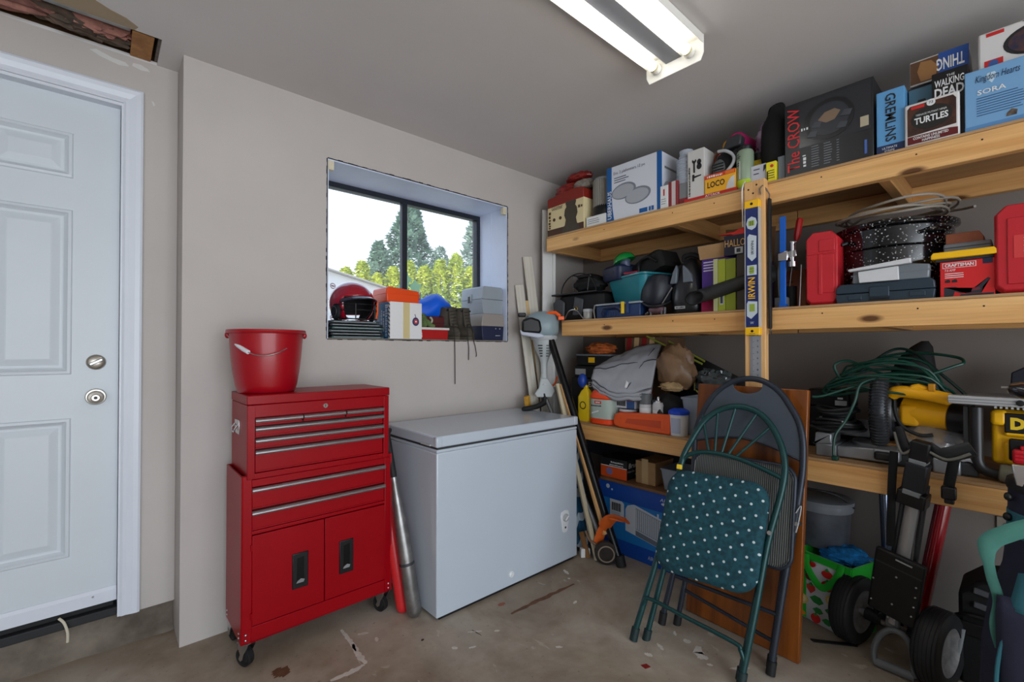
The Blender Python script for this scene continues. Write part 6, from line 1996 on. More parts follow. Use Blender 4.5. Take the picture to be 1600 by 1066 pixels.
# leaning dark panel with green edge strips
r = thing('plastic_sheet', 'black plastic sheet leaning at the back of the lowest shelf', 'panel', (0, 0, 0))
PN = [(-.16, -.78, 1.285), (-.13, -1.30, 1.03), (-.20, -1.30, .775), (-.24, -.90, .775)]
b = MB().add(PN, [(0, 1, 2, 3)])
b.build('panel', mat('black_sheet', (24, 26, 28), .35, var=.3, vs=6), r, solid=.012)
GRS = mat('lime_strip', (150, 160, 60), .45)
MB().tube([(-.27, -.73, 1.300), (-.27, -1.085, 1.135)], .006, 8).build('green_rod', GRS, r)
MB().tube([(-.23, -.80, 1.297), (-.25, -1.09, 1.150)], .006, 8).build('green_rod', GRS, r)
MB().tube([(-.27, -1.04, 1.09), (-.29, -1.05, .985)], .005, 8).build('green_rod', mat('straw_yellow', (206, 206, 110), .4), r)
MB().tube([(-.29, -1.06, .985), (-.31, -1.10, .955)], .005, 8).build('green_rod', mat('straw_yellow', (206, 206, 110), .4), r)
o = crumple((0, 0, 0), (.03, .11, .075), .35, 83, 3.4, 28, 18).build('plastic_wrap', mat('dark_film', (58, 70, 72), .12, var=.5, vs=12, bump=.7, bs=20, spec=.9))
o.location = (-.30, -1.17, 1.035)
tag(o, 'glossy dark plastic wrap bunched in front of the black panel', 'wrap')
tag(SB('small_box', 'dark box under the glossy plastic wrap', 'box', -1.10, -1.30, -.29, .10, Z3, .20, BLACK).root)

# ------------------------------------------------------------------ under the lowest shelf, left part
TARP = mat('black_tarp', (44, 46, 54), .5, var=.25, vs=8, bump=.3, bs=14)
r = thing('black_tarp', 'dark grey plastic tarp sagging under the lowest shelf', 'tarp', (0, 0, 0))
b = MB().grid(lambda u, v_: (-.285 + .10 * v_ + .02 * NZ.noise((u * 6, v_ * 4, 1)), -.18 - 1.05 * u, .658 - (.14 + .03 * math.sin(u * 3)) * (1 - v_) + .006 * NZ.noise((u * 9, v_ * 5, 3))), 40, 14)
b.build('sheet', TARP, r, solid=.003)
text(r, 'ONO', -.305, -.36, .575, .13, .045, mat('tarp_print', (18, 18, 22), .6), (0, -1, 0), (.1, 0, 1))
# air conditioner carton
ACB = mat('ac_blue', (24, 118, 192), .45)
bx = SB('ac_carton', 'large blue air conditioner carton standing on the floor under the shelf', 'box', -.535, -1.10, -.50, .42, .001, .415, ACB)
ACD = mat('ac_navy', (16, 72, 164), .45)
bx.plate(-.2825, .2825, .315, .415, ACD, 'top_band', 1)
bx.plate(-.2825, .2825, 0, .085, ACD, 'bottom_band', 1)
PW = mat('print_white', (196, 204, 214), .5)
PG = mat('print_pale_grey', (150, 160, 172), .5)
bx.shape([(-.20, .20), (-.10, .20), (-.10, .30), (-.115, .312), (-.20, .312)], PW, 'label', 1)
b = MB()
for i in range(12):
    b.box(-.185 + i * .0055, -.185 + i * .0055 + (.002 if i % 3 else .0036), -.2130, -.2110, .248, .296)
b.build('barcode', INK, bx.root)['kind'] = 'stuff'
bx.lines(-.19, .235, .07, 3, .010, .003, PG)
o = bx.shape([(-.09, .150), (.20, .100), (.20, .262), (-.03, .315), (-.075, .300), (-.09, .275)], PW, 'unit_print', 1)
bx.shape([(-.02, .175), (.195, .135), (.195, .255), (-.02, .300)], PG, 'grille_print', 2)
b = MB()
for i in range(16):
    x = -.015 + i * .0133
    b.box(x, x + .004, -.2140, -.2120, .182 - .0025 * i, .292 - .0028 * i)
b.build('grille_bars', PW, bx.root)['kind'] = 'stuff'
bx.shape([(-.02, .142), (.195, .102), (.195, .128), (-.02, .170)], mat('print_mid_grey', (104, 112, 124), .5), 'louvre_print', 3)
bx.shape(ring(-.215, .385, .013, 16), PW, 'icon', 2)
bx.shape(ring(-.185, .370, .006, 12), PW, 'icon', 2)
bx.text('AIR', .135, .375, .05, .018, PW, 2, shear=.2)
bx.shape(ring(.165, .362, .022, 16, .008), PW, 'logo_swirl', 2)
bx.text('AIR CONDITIONER', .060, .028, .20, .022, PW, 2)
bx.plate(.118, .128, .265, .300, PW, 'print', 2)
o = MB().box(-.27, .30, -.215, .21, 0, .016).build('brown_board', mat('brown_board', (124, 86, 54), .6, var=.2, vs=6), None, bev=.002)
tag(put(o, (-.2925, -.815, .4175), RZ), 'thin brown board lying on the blue air conditioner carton', 'board')
bx = SB('glove_carton', 'black and orange carton lettered Brutus on the brown board', 'box', -.53, -.72, -.475, .205, .4345, .115, mat('black_card', (30, 32, 35), .35), None, 0)
bx.plate(-.095, .095, .0, .065, mat('brutus_orange', (222, 84, 30), .45), 'orange_panel', 1)
bx.plate(-.095, .095, .065, .069, WHITE, 'white_line', 2)
bx.shape(ring(-.03, .035, .024, 16, .022), mat('emblem_lilac', (130, 120, 170), .5), 'emblem', 2)
bx.text(None, -.02, .088, .09, .010, WHITE, 1)
bx.text(None, -.03, .073, .10, .008, WHITE, 1)
bx.text('Brutus', -.085, .068, .13, .030, WHITE, 1, 'r', bold=.02, shear=.15)
bx.text('Nitrile Gloves', -.095, .043, .16, .012, WHITE, 1, 'r')
bx.text(None, -.02, .022, .09, .008, LTGREY, 1, 'r')
bx = SB('small_carton', 'plain tan cardboard carton with a tape strip beside the black lettered carton', 'box', -.765, -.895, -.45, .22, .4345, .130, CARD)
bx.plate(-.024, .018, 0, .145, mat('kraft_tape', (196, 168, 120), .45), 'tape', 1)
r = thing('clear_bin', 'clear plastic bin of small parts at the end of the brown board', 'bin', (-.37, -1.01, .4345), RZ)
MB().loft([rrect(.062, .085, 0, .015), rrect(.075, .10, .11, .015), rrect(.078, .103, .11, .015), rrect(.078, .103, .118, .015), rrect(.071, .096, .118, .015), rrect(.060, .082, .004, .015)]).build('bin', CB2, r)
tag(MB().box(-.03, .03, -.03, .03, 0, .05).build('parts_packet', mat('pale_blue_pack', (196, 206, 222), .4), None, bev=.006), 'pale packet inside the clear bin on the brown board', 'packet')
put(bpy.data.objects['parts_packet'], (-.41, -1.01, .445), .3)
tag(MB().box(-.018, .018, -.012, .012, 0, .03).build('clip', mat('brass_dull', (150, 120, 70), .4, .7), None, bev=.003), 'small brassy clip on the packet in the clear bin', 'clip')
put(bpy.data.objects['clip'], (-.415, -1.03, .496), .3)

# ------------------------------------------------------------------ lowest shelf, right part
r = thing('mitre_saw', 'yellow and black mitre saw with a ribbed hose guard on the lowest shelf', 'saw', (-.36, -1.93, Z3), RZ)
CAST = mat('cast_aluminium', (158, 162, 166), .42, .7, var=.12, vs=10)
SAWY = mat('saw_yellow', (240, 172, 16), .38)
# cast base with fence and turntable
MB().box(-.225, -.150, -.165, .02, .0, .055).box(-.225, -.165, -.165, -.02, .055, .10).build('base_wing', CAST, r, bev=.006)
MB().box(.15, .225, -.165, .02, .0, .055).build('base_wing', CAST, r, bev=.006)
MB().prism([(-.15, .006), (.15, .006), (.15, .045), (.02, .062), (-.15, .050)], 'y', -.150, .05).build('base', CAST, r, bev=.006)
MB().lathe([(0, .045), (.12, .045), (.125, .05), (.125, .066), (.12, .07), (0, .07)], 36).build('turntable', CAST, r)
MB().box(-.02, .06, -.195, -.10, .022, .066).build('table_arm', CAST, r, bev=.006)
MB().box(-.015, .045, -.215, -.190, .026, .058).build('mitre_lever', BLACK, r, bev=.008)
MB().box(-.26, -.02, .03, .06, .07, .145).box(.06, .22, .03, .06, .07, .145).build('fence', CAST, r, bev=.003)
MB().prism([(-.225, .125), (-.185, .125), (-.185, .143), (-.225, .143)], 'y', .0285, .031).build('warning_label', YELLOWB, r)
MB().prism([(-.218, .127), (-.206, .127), (-.212, .140)], 'y', .0275, .029).build('warning_triangle', INK, r)
MB().box(.0, .11, -.10, .02, .066, .078).build('wood_throat', mat('saw_ply', (176, 130, 70), .6), r)
# blade guard disc with ribbed hose over it
MB().lathe([(0, -.028), (.118, -.028), (.125, -.018), (.125, .018), (.118, .028), (0, .028)], 40, M.Translation((-.005, .01, .195)) @ M.Rotation(PI / 2, 4, 'Y')).build('blade_guard', mat('guard_smoke', (60, 62, 66), .25), r)
MB().lathe([(0, -.034), (.04, -.034), (.04, .034), (0, .034)], 24, M.Translation((-.005, .01, .195)) @ M.Rotation(PI / 2, 4, 'Y')).build('arbor', CAST, r)
hp, hr = [], []
for i in range(85):
    t = i / 84
    a = PI * (1.32 - .85 * t)
    hp.append((-.005 - .01 * t, .01 + .148 * math.cos(a) * .9, .19 + .14 * math.sin(a)) if False else (-.012, -.112 - .030 * math.sin(PI * t), .085 + .235 * t))
    hr.append(.030 + (.0042 if (i % 4) < 2 else 0) - .006 * abs(t - .5))
MB().tube(hp, hr, 16).build('ribbed_guard', mat('hose_black', (50, 53, 57), .22, .25), r)
# motor and handle
MB().tube([(.05, .0, .205), (.19, -.03, .195)], [.058, .052], 22).build('motor', SAWY, r, bev=.004)
MB().tube([(.19, -.03, .195), (.215, -.034, .1935), (.245, -.04, .191), (.258, -.042, .19)], [.055, .057, .052, .03], 22).build('motor_cap', BLACK, r)
MB().box(.04, .10, -.062, .03, .150, .235).build('gear_case', SAWY, r, bev=.012)
MB().box(.0, .05, -.05, .03, .16, .22).build('gear_neck', CAST, r, bev=.01)
MB().tube(polyline([(.02, -.085, .272), (.05, -.10, .288), (.12, -.11, .284), (.19, -.115, .270), (.205, -.115, .262)], 5), [.018] + [.0235] * 18 + [.021, .016], 14).build('handle', SAWY, r)
MB().prism([(.065, .285), (.145, .282), (.135, .312), (.105, .322), (.085, .318)], 'y', -.122, -.085).build('handle_hump', SAWY, r, bev=.008)
MB().box(.135, .155, -.13, -.10, .295, .325).build('lock_button', mat('amber_dark', (190, 130, 20), .4), r, bev=.003)
MB().tube(polyline([(.03, -.09, .27), (.035, -.10, .20), (.06, -.11, .15), (.11, -.11, .125), (.145, -.10, .13)], 6), .007, 8).build('power_cord', BLACKR, r)
MB().prism([(-.02, .10), (.06, .10), (.05, .25), (.02, .33), (-.01, .33)], 'y', .045, .12).build('pivot_arm', mat('arm_charcoal', (54, 55, 58), .45), r, bev=.01)
MB().tube([(-.02, .07, .13), (-.02, .13, .13)], .02, 14).build('rail', CHROME, r)
# silver bag beside the saw
r = thing('silver_pouch', 'crinkled silver and black pouch lying on the lowest shelf behind the trolley head', 'pouch', (-.46, -2.085, Z3 + .05), RZ)
MB().grid(lambda u, v_: (-.11 + .22 * u, -.06 + .14 * v_ + .006 * NZ.noise((u * 8, v_ * 5, 2)), .0 + .09 * v_ ** .8 + .014 * NZ.noise((u * 9, v_ * 6, 4)) + .02 * math.sin(PI * u)), 26, 12).build('film', mat('silver_film', (176, 180, 186), .22, .6, bump=.7, bs=24), r, solid=.004)
MB().box(-.115, .115, -.055, .07, -.048, .004).build('lower_pad', mat('pad_charcoal', (50, 52, 54), .6), r, bev=.01)
# coils of cord
BKC = mat('cord_black', (24, 25, 27), .5)
r = thing('cord_coil', 'black power cord coiled on the mitre saw base behind the timber panel', 'cord', (-.43, -1.765, Z3 + .12), 0)
pts = []
for i in range(24 * 7):
    a = 2 * PI * i / 24
    k = i / 168
    rad = .075 + .018 * math.sin(k * 9) - .02 * k
    pts.append((rad * math.cos(a) * 1.0, rad * math.sin(a), .0 + .085 * k + .006 * math.sin(a * 2 + k * 6)))
MB().tube(pts, .0075, 7).build('cord', BKC, r)
MB().lathe([(0, -.01), (.10, -.01), (.105, -.002), (.06, .002), (0, .002)], 28).build('base_plate', DKGREY, r)
MB().ell((-.075, -.035, .03), (.006, .006, .006), 10, 8).build('stud', LTGREY, r)
r = thing('battery_box', 'black charger box with small white print behind the cord coil', 'charger', (-.26, -1.70, Z3), RZ)
MB().prism([(-.11, .19), (.09, .19), (.085, .255), (.05, .275), (-.07, .27), (-.11, .24)], 'y', -.06, .08).build('housing', BLACK, r, bev=.008)
MB().box(-.10, .08, -.055, .075, 0, .19).build('lower_case', BLACKM, r, bev=.006)
MB().box(.03, .075, -.0612, -.058, .20, .222).build('label', LTGREY, r)
MB().box(.04, .06, -.0612, -.058, .228, .236).build('print', WHITE, r)
GC_ = mat('cord_green', (12, 62, 49), .4)
r = thing('extension_cord', 'green extension cord in loose loops thrown over the mitre saw', 'cord', (-.36, -1.93, Z3))
rng = random.Random(12)
loops = []
for k in range(7):
    cx, cy = rng.uniform(-.02, .03), rng.uniform(-.03, .03)
    ry = rng.uniform(.16, .235)
    rx = rng.uniform(.055, .10)
    zz = .315 + .012 * k
    ph = rng.uniform(0, 6)
    up = rng.uniform(.01, .05)
    for i in range(26):
        a = 2 * PI * i / 26
        y = cy + ry * math.cos(a)
        loops.append((cx + rx * math.sin(a) - .02, y, zz + up * math.sin(a + ph) - 1.15 * y * y - (.04 if y < -.15 else 0) + .012 * math.sin(2 * a + k)))
MB().tube(polyline(loops[::2], 3), .005, 7).build('cord_bundle', GC_, r)
MB().tube(polyline([(-.06, .16, .33), (-.07, .175, .385), (-.05, .13, .405), (-.05, .06, .375), (-.07, -.02, .345), (-.06, -.10, .345), (-.03, -.20, .39), (-.01, -.225, .405), (.02, -.20, .425), (.05, -.08, .44), (.05, .03, .42), (.02, .13, .36)], 7), .0058, 7).build('high_loop', GC_, r)
MB().tube(polyline([(.02, .10, .36), (.05, .0, .45), (.04, -.07, .445), (.0, -.14, .38), (-.02, -.22, .295), (-.03, -.235, .27)], 7), .0058, 7).build('high_loop', mat('cord_dark_green', (12, 40, 34), .45), r)
MB().tube(polyline([(-.10, .03, .335), (-.14, .07, .31), (-.16, .085, .24), (-.17, .115, .16), (-.19, .145, .10), (-.20, .150, .03), (-.205, .145, .008)], 8), .0055, 7).build('hanging_end', GC_, r)
MB().box(-.225, -.200, .13, .152, .001, .018).build('plug', GC_, r, bev=.003)
MB().tube(polyline([(-.08, .02, .335), (-.12, .13, .285), (-.15, .20, .255), (-.16, .235, .25)], 6), .0055, 7).build('trailing_cord', GC_, r)
r = thing('dust_bag', 'black cloth saw dust bag rising behind the green cord', 'bag', (-.22, -2.0, Z3 + .30), RZ)
MB().loft([[(a * math.cos(t) + xo, c * math.sin(t), z) for t in [2 * PI * i / 20 for i in range(20)]] for z, a, c, xo in ((0, .07, .05, -.01), (.06, .075, .055, -.01), (.12, .058, .045, .0), (.165, .036, .03, .018), (.19, .012, .01, .028))]).build('bag', BLACKM, r)
MB().cyl((0, 0, -.12), (0, 0, .01), .03, n=14).build('spout', BLACK, r)
# jobsite table saw at the frame edge
r = thing('table_saw', 'yellow jobsite table saw with a silver fence and black roll cage', 'table saw', (-.33, -2.36, Z3), RZ)
TSY = mat('table_saw_yellow', (244, 184, 18), .4)
b = MB().box(-.13, .30, -.145, .16, .055, .245)
b.build('housing', TSY, r, bev=.014, seg=3)
MB().prism([(-.132, .19), (-.09, .19), (-.09, .245), (-.132, .245)], 'y', -.165, -.14).build('rounded_boss', TSY, r, bev=.012)
MB().box(-.10, .25, -.158, -.142, .06, .135).build('lower_panel', TSY, r, bev=.008)
MB().box(-.10, .25, -.160, -.142, .155, .24).build('upper_panel', TSY, r, bev=.008)
MB().box(-.098, .125, -.164, -.158, .168, .236).build('name_plate', BLACK, r, bev=.004)
text(r, 'DEWALT', -.084, -.1645, .180, .19, .042, YELLOWB, bold=.06)
MB().box(-.088, .05, -.172, -.156, .075, .150).build('switch_box', BLACK, r, bev=.006)
MB().box(-.080, .04, -.192, -.170, .068, .118).build('stop_paddle', mat('paddle_red', (206, 30, 44), .35), r, bev=.008)
MB().box(-.062, -.01, -.190, -.170, .115, .130).build('paddle_rib', mat('paddle_red', (206, 30, 44), .35), r, bev=.004)
for k in range(3):
    MB().box(-.076, .036, -.1935, -.190, .078 + .012 * k, .081 + .012 * k).build('paddle_groove', mat('paddle_dark', (150, 16, 28), .4), r)
MB().box(-.20, .32, -.19, .20, .262, .278).build('table_top', CAST, r, bev=.003)
MB().box(-.235, .05, -.225, -.175, .262, .292).build('fence_rail', mat('rail_silver', (198, 200, 202), .3, .6), r, bev=.003)
for k in range(2):
    MB().box(-.235, .05, -.227, -.225, .270 + .01 * k, .273 + .01 * k).build('rail_groove', GREY, r)
for k in range(18):
    MB().box(-.12 + .013 * k, -.114 + .013 * k, -.215, -.185, .254, .262).build('rack_tooth', LTGREY, r)
MB().lathe([(0, 0), (.010, 0), (.010, .006), (0, .008)], 14, M.Translation((-.06, -.226, .277)) @ M.Rotation(PI / 2, 4, 'X')).build('rail_bolt', BLACK, r)
MB().tube(polyline([(-.165, -.17, .25), (-.165, -.175, .12), (-.16, -.18, .05), (-.12, -.18, .025), (-.02, -.18, .02), (.25, -.18, .02)], 6), .018, 12).build('roll_cage', mat('cage_black', (34, 35, 38), .35), r)
MB().box(-.20, -.185, -.16, .14, .0, .25).build('side_bar', mat('cage_grey', (74, 78, 82), .4), r, bev=.003)
MB().tube([(-.11, -.195, .034), (-.03, -.20, .028)], [.03, .034], 16).build('rubber_foot', mat('drab_foot', (92, 88, 72), .6), r, bev=.004)
r = thing('saw_fence_guard', 'dark blue-black plastic plate standing high against the wall at the right frame edge', 'plate', (-.20, -2.40, Z3), RZ)
MB().prism([(-.13, .285), (-.125, .365), (-.08, .395), (.10, .40), (.10, .355), (-.02, .345), (-.07, .285)], 'y', -.01, .014).build('plate', mat('plate_navy', (34, 38, 50), .4), r, bev=.004)
MB().box(.02, .06, -.006, .01, .27, .35).build('stem', BLACK, r)

# ------------------------------------------------------------------ timber panel and folding chairs
TPW = mat('panel_wood', (150, 84, 30), .35, coat=.25)
nt, p, N, L = nodes_of(TPW)
n1 = tex(nt, 'Noise', 2.0, ocoord(nt, (9, 9, .7)), Detail=6.0, Distortion=.8)
L(ramp(nt, [(.3, rgb(78, 38, 10)), (.5, rgb(118, 62, 18)), (.7, rgb(144, 80, 28))], n1.outputs['Fac']), p.inputs['Base Color'])


def frame3(o, org, bx_, up):
    """place o with local x along bx_, local z along up, local y away from the viewer"""
    x = V(bx_).normalized()
    z = V(up).normalized()
    z = (z - x * z.dot(x)).normalized()
    y = z.cross(x)
    o.matrix_world = M(((x.x, y.x, z.x, org[0]), (x.y, y.y, z.y, org[1]), (x.z, y.z, z.z, org[2]), (0, 0, 0, 1)))
    return o


r = thing('table_leaf', 'brown wooden table leaf standing on edge behind the folding chairs', 'table leaf')
MB().box(0, .475, 0, .026, 0, 1.058).build('panel', TPW, r, bev=.004)
MB().box(.02, .455, .026, .045, .08, .12).build('batten', TPW, r, bev=.003)
frame3(r, (-.775, -1.245, .003), (-.03, -.4825, 0), (.118, 0, 1.05))
MB().box(-.0008, .0, .006, .02, .01, 1.05).build('edge_veneer', mat('veneer_dark', (84, 42, 14), .5), r)
# dark grey folding chair
CHG = mat('chair_charcoal', (46, 52, 62), .38, .3, var=.1, vs=20)
CHP = mat('chair_panel', (66, 74, 84), .5, var=.08, vs=6)
r = thing('folding_chair', 'charcoal folding chair with a solid arched back leaning on the table leaf', 'chair', group=None)
fp = [(0, 0, .02), (.042, 0, .30), (.082, 0, .62), (.074, 0, .816), (.082, 0, .89), (.108, 0, .965), (.145, 0, 1.03), (.189, 0, 1.074), (.235, 0, 1.102), (.283, 0, 1.113), (.33, 0, 1.110), (.375, 0, 1.092), (.42, 0, 1.055), (.459, 0, .999), (.488, 0, .945), (.504, 0, .879), (.509, 0, .80), (.507, 0, .72), (.488, 0, .52), (.468, 0, .33), (.440, 0, .02)]
MB().tube(polyline(fp, 4), .0125, 12).build('frame', CHG, r)
inner = [(x, z) for x, y, z in [tuple(q) for q in polyline(fp[3:18], 3)]]
pan = [(x, z) for x, z in inner if z > .80]
lo = [(.497 - .412 * i / 14, .800 + .045 * math.sin(PI * i / 14) + .02 * i / 14) for i in range(15)]
notch = []
hi = [q for q in pan]
# split at the crown for the hand hole
out = []
for x, z in hi:
    if .225 < x < .345 and z > 1.08:
        if not notch:
            notch = [(.225 + .060 * (1 - math.cos(PI * i / 8)), 1.083 - .035 * math.sin(PI * i / 8)) for i in range(9)]
            out += notch
    else:
        out.append((x, z))
MB().prism(out + lo, 'y', -.004, .004).build('back_panel', CHP, r, bev=.002)
MB().tube([(x, -.001, z) for x, z in lo], .0055, 8).build('back_rim', CHG, r)
for pts in ([(.045, .05, .012), (.075, .05, .30), (.10, .035, .60), (.11, .015, .70)], [(.425, .05, .012), (.445, .05, .30), (.47, .035, .60), (.485, .015, .70)]):
    MB().tube(polyline(pts, 5), .011, 12).build('leg', CHG, r)
for x, y in ((0, 0), (.44, 0), (.045, .05), (.425, .05)):
    MB().tube([(x, y, -.0), (x + .004 * (1 if x < .2 else 1), y, .05)], .0165, 14).build('rubber_foot', BLACKR, r)
MB().tube([(.03, .0, .215), (.455, .0, .215)], .008, 10).build('cross_bar', CHG, r)
MB().tube([(.062, .05, .16), (.432, .05, .10)], .0075, 10).build('rear_bar', CHG, r)
CANE = mat('ribbed_seat', (84, 86, 84), .6)
nt, p, N, L = nodes_of(CANE)
wv = tex(nt, 'Wave', 42, ocoord(nt))
wv.bands_direction = 'X'
L(ramp(nt, [(.3, rgb(44, 46, 48)), (.7, rgb(108, 110, 106))], wv.outputs['Fac']), p.inputs['Base Color'])
bp = N('ShaderNodeBump')
bp.inputs['Strength'].default_value = .6
L(wv.outputs['Fac'], bp.inputs['Height'])
L(bp.outputs[0], p.inputs['Normal'])


def rsq(x0, x1, z0, z1, q, y, n=6, inset=0):
    out = []
    for cx, cz, a0 in ((x1 - q, z1 - q, 0), (x0 + q, z1 - q, PI / 2), (x0 + q, z0 + q, PI), (x1 - q, z0 + q, 1.5 * PI)):
        for i in range(n + 1):
            t = a0 + PI / 2 * i / n
            out.append((cx + (q - inset) * math.cos(t), y, cz + (q - inset) * math.sin(t)))
    return out


st = MB().loft([rsq(.09, .485, .385, .765, .05, -.014, inset=.006), rsq(.09, .485, .385, .765, .05, -.020), rsq(.09, .485, .385, .765, .05, .004)], smooth=False).build('seat', CANE, r, bev=.002)
MB().tube(rsq(.087, .488, .382, .768, .052, -.006), .0095, 10, closed=True).build('seat_rim', CHG, st)
for x in (.075, .50):
    MB().tube([(x, -.012, .56), (x, .03, .56)], .008, 10).build('pivot', STEEL, r)
MB().tube(polyline([(.498, -.016, .60), (.515, -.018, .63), (.51, -.02, .57), (.502, -.016, .53)], 5), .0022, 6).build('wire_tie', LTGREY, r)
a12 = math.radians(12)
frame3(r, (-.955, -1.227, .0025), (.012, -.44, 0), (math.sin(a12), .005, math.cos(a12)))
# green folding chair
CGR = mat('chair_green', (22, 62, 62), .35, .25, var=.12, vs=18)
DOTS = mat('dotted_fabric', (20, 74, 84), .85, bump=.1, bs=300)
nt, p, N, L = nodes_of(DOTS)
vd = tex(nt, 'Voronoi', 23, ocoord(nt, (1, .001, 1), (0, .45, 0)), Randomness=0.0)
nz_ = tex(nt, 'Noise', 60, ocoord(nt), Detail=2.0)
base = ramp(nt, [(.35, rgb(12, 52, 62)), (.65, rgb(20, 72, 82))], nz_.outputs['Fac'])
L(mix(nt, ramp(nt, [(.10, (1, 1, 1)), (.125, (0, 0, 0))], vd.outputs['Distance']), base, rgb(186, 200, 202)), p.inputs['Base Color'])
r = thing('folding_chair', 'green folding chair with a fan of spokes and a dotted padded seat', 'chair')
gp = [(0, 0, .02), (.031, 0, .18), (.062, 0, .349), (.088, 0, .53), (.118, 0, .74), (.128, 0, .795), (.151, 0, .853), (.185, 0, .925), (.222, 0, .974), (.270, 0, 1.008), (.322, 0, 1.022), (.375, 0, 1.018), (.422, 0, .995), (.462, 0, .952), (.492, 0, .897), (.510, 0, .84), (.516, 0, .776), (.505, 0, .68), (.473, 0, .507), (.444, 0, .25), (.414, 0, .02)]
MB().tube(polyline(gp, 4), .0125, 12).build('frame', CGR, r)
MB().tube(polyline([(.118, 0, .752), (.14, -.002, .785), (.19, -.004, .808), (.26, -.005, .814), (.34, -.004, .806), (.43, -.002, .782), (.512, 0, .752)], 5), .0095, 10).build('back_rail', CGR, r)
for a, c, e, g_ in ((.231, .812, .189, .971), (.255, .814, .251, 1.0), (.281, .813, .322, 1.02), (.306, .811, .403, .997), (.334, .806, .458, .95)):
    MB().cyl((a, -.003, c), (e, 0, g_), .0058, n=10).build('spoke', CGR, r)
for pts in ([(.035, .045, .012), (.06, .045, .18), (.085, .04, .35), (.105, .022, .52), (.112, .012, .58)], [(.40, .045, .012), (.425, .045, .2), (.452, .04, .40), (.472, .022, .52), (.482, .012, .58)]):
    MB().tube(polyline(pts, 5), .0115, 12).build('leg', CGR, r)
for x, y in ((0, 0), (.414, 0), (.035, .045), (.40, .045)):
    MB().tube([(x, y, 0), (x + .005, y, .05)], .0165, 14).build('rubber_foot', mat('foot_green', (18, 40, 40), .6), r)
MB().tube(polyline([(.024, -.002, .135), (.032, -.010, .165), (.060, -.012, .178), (.2, -.012, .160), (.385, -.012, .136), (.408, -.010, .118), (.424, -.002, .075)], 6), .008, 10).build('cross_bar', CGR, r)
x0, x1, z0, z1, q = .070, .462, .305, .722, .075


def skew(pts):
    # the seat narrows a little towards the floor end and follows the leaning frame
    return [(x + .075 * (z - .5) * (1 - .0 * x), y, z) for x, y, z in pts]


MB().loft([skew(rsq(x0, x1, z0, z1, q, .006, inset=.01)), skew(rsq(x0, x1, z0, z1, q, -.004)), skew(rsq(x0, x1, z0, z1, q, -.026)), skew(rsq(x0, x1, z0, z1, q, -.040, inset=.012)), skew(rsq(x0, x1, z0, z1, q, -.045, inset=.03))]).build('seat_pad', DOTS, r)
MB().box(.11, .13, -.03, -.012, .722, .742).build('yellow_tab', YELLOWB, r, bev=.002)
for x in (.092, .478):
    MB().tube([(x, -.014, .545), (x, .03, .545)], .008, 10).build('pivot', STEEL, r)
a18 = math.radians(18)
frame3(r, (-1.149, -1.209, .0025), (.057, -.41, 0), (math.sin(a18) * .99, math.sin(a18) * .138, math.cos(a18)))

# ------------------------------------------------------------------ under the shelf, right part
r = thing('storage_pail', 'grey lidded plastic pail with a wire handle on the stuffed shopping bag', 'pail', (-.26, -1.665, .305))
MB().lathe([(0, 0), (.095, 0), (.10, .006), (.112, .20), (0, .2)], 30).build('pail', mat('smoky_pail', (92, 96, 104), .35, var=.35, vs=9), r)
MB().lathe([(.1125, .165), (.118, .168), (.120, .182), (.118, .198), (.122, .200), (.122, .214), (.11, .22), (0, .222)], 30).build('lid', mat('pail_lid', (128, 134, 142), .4), r)
MB().tube(polyline([(.02, .12, .19), (-.06, .09, .25), (-.10, .0, .268), (-.07, -.08, .25), (0, -.122, .19)], 7), .004, 8).build('bail', DKGREY, r)
r = thing('bath_mat', 'bright blue fluffy cloth stuffed in the top of the shopping bag', 'cloth', (-.32, -1.76, .295))
crumple((0, 0, 0), (.085, .10, .04), .3, 91, 4, 30, 18).build('cloth', mat('fluffy_blue', (20, 120, 186), .9, var=.35, vs=30, bump=.8, bs=90), r)
r = thing('shopping_bag', 'white and bright green shopping bag printed with vegetables beside the table leaf', 'bag', (-.365, -1.735, .002), RZ - .30)
BGN = mat('bag_green', (30, 178, 46), .55, var=.08, vs=6)
BGW = mat('bag_white', (214, 218, 224), .45, bump=.25, bs=18)
bw, bd, bh = .115, .085, .300
b = MB()
b.loft([[(x * k, y * k2, z) for x, y, z in rrect(bw, bd, z, .012, 3)] for z, k, k2 in ((0, 1, 1), (.10, 1.02, 1.02), (.2, 1.0, .98), (bh, 1.0, .92))], cap=False)
b.add([(x, y, .001) for x, y, z in rrect(bw, bd, 0, .012, 3)], [tuple(range(16))])
b.build('body', BGW, r, solid=.002)
for s_ in (-1, 1):
    MB().box(s_ * bw - (.003 if s_ > 0 else .004), s_ * bw + (.004 if s_ > 0 else .003), -bd * .98, bd * .98, .004, bh).build('gusset', BGN, r)
MB().box(-bw - .002, -bw + .042, -bd - .004, -bd + .004, .004, bh + .002).build('green_edge', BGN, r)
MB().box(-bw, bw, -bd - .004, -bd + .006, bh - .028, bh).build('top_band', BGN, r)
hpts = polyline([(-.07, -bd - .004, bh - .01), (-.055, -bd - .022, bh - .055), (.0, -bd - .028, bh - .115), (.04, -bd - .028, bh - .10), (.075, -bd - .02, bh - .04), (.08, -bd - .004, bh)], 6)
MB().tube(hpts, .015, 8, flat=(1.0, .18, (1, 0, 0))).build('carry_strap', BGN, r)
VEG = {'tomato': (206, 36, 32), 'strawberry': (210, 60, 48), 'plum': (120, 50, 44), 'leaf': (40, 140, 62), 'lemon': (226, 204, 120), 'pepper': (232, 130, 40)}


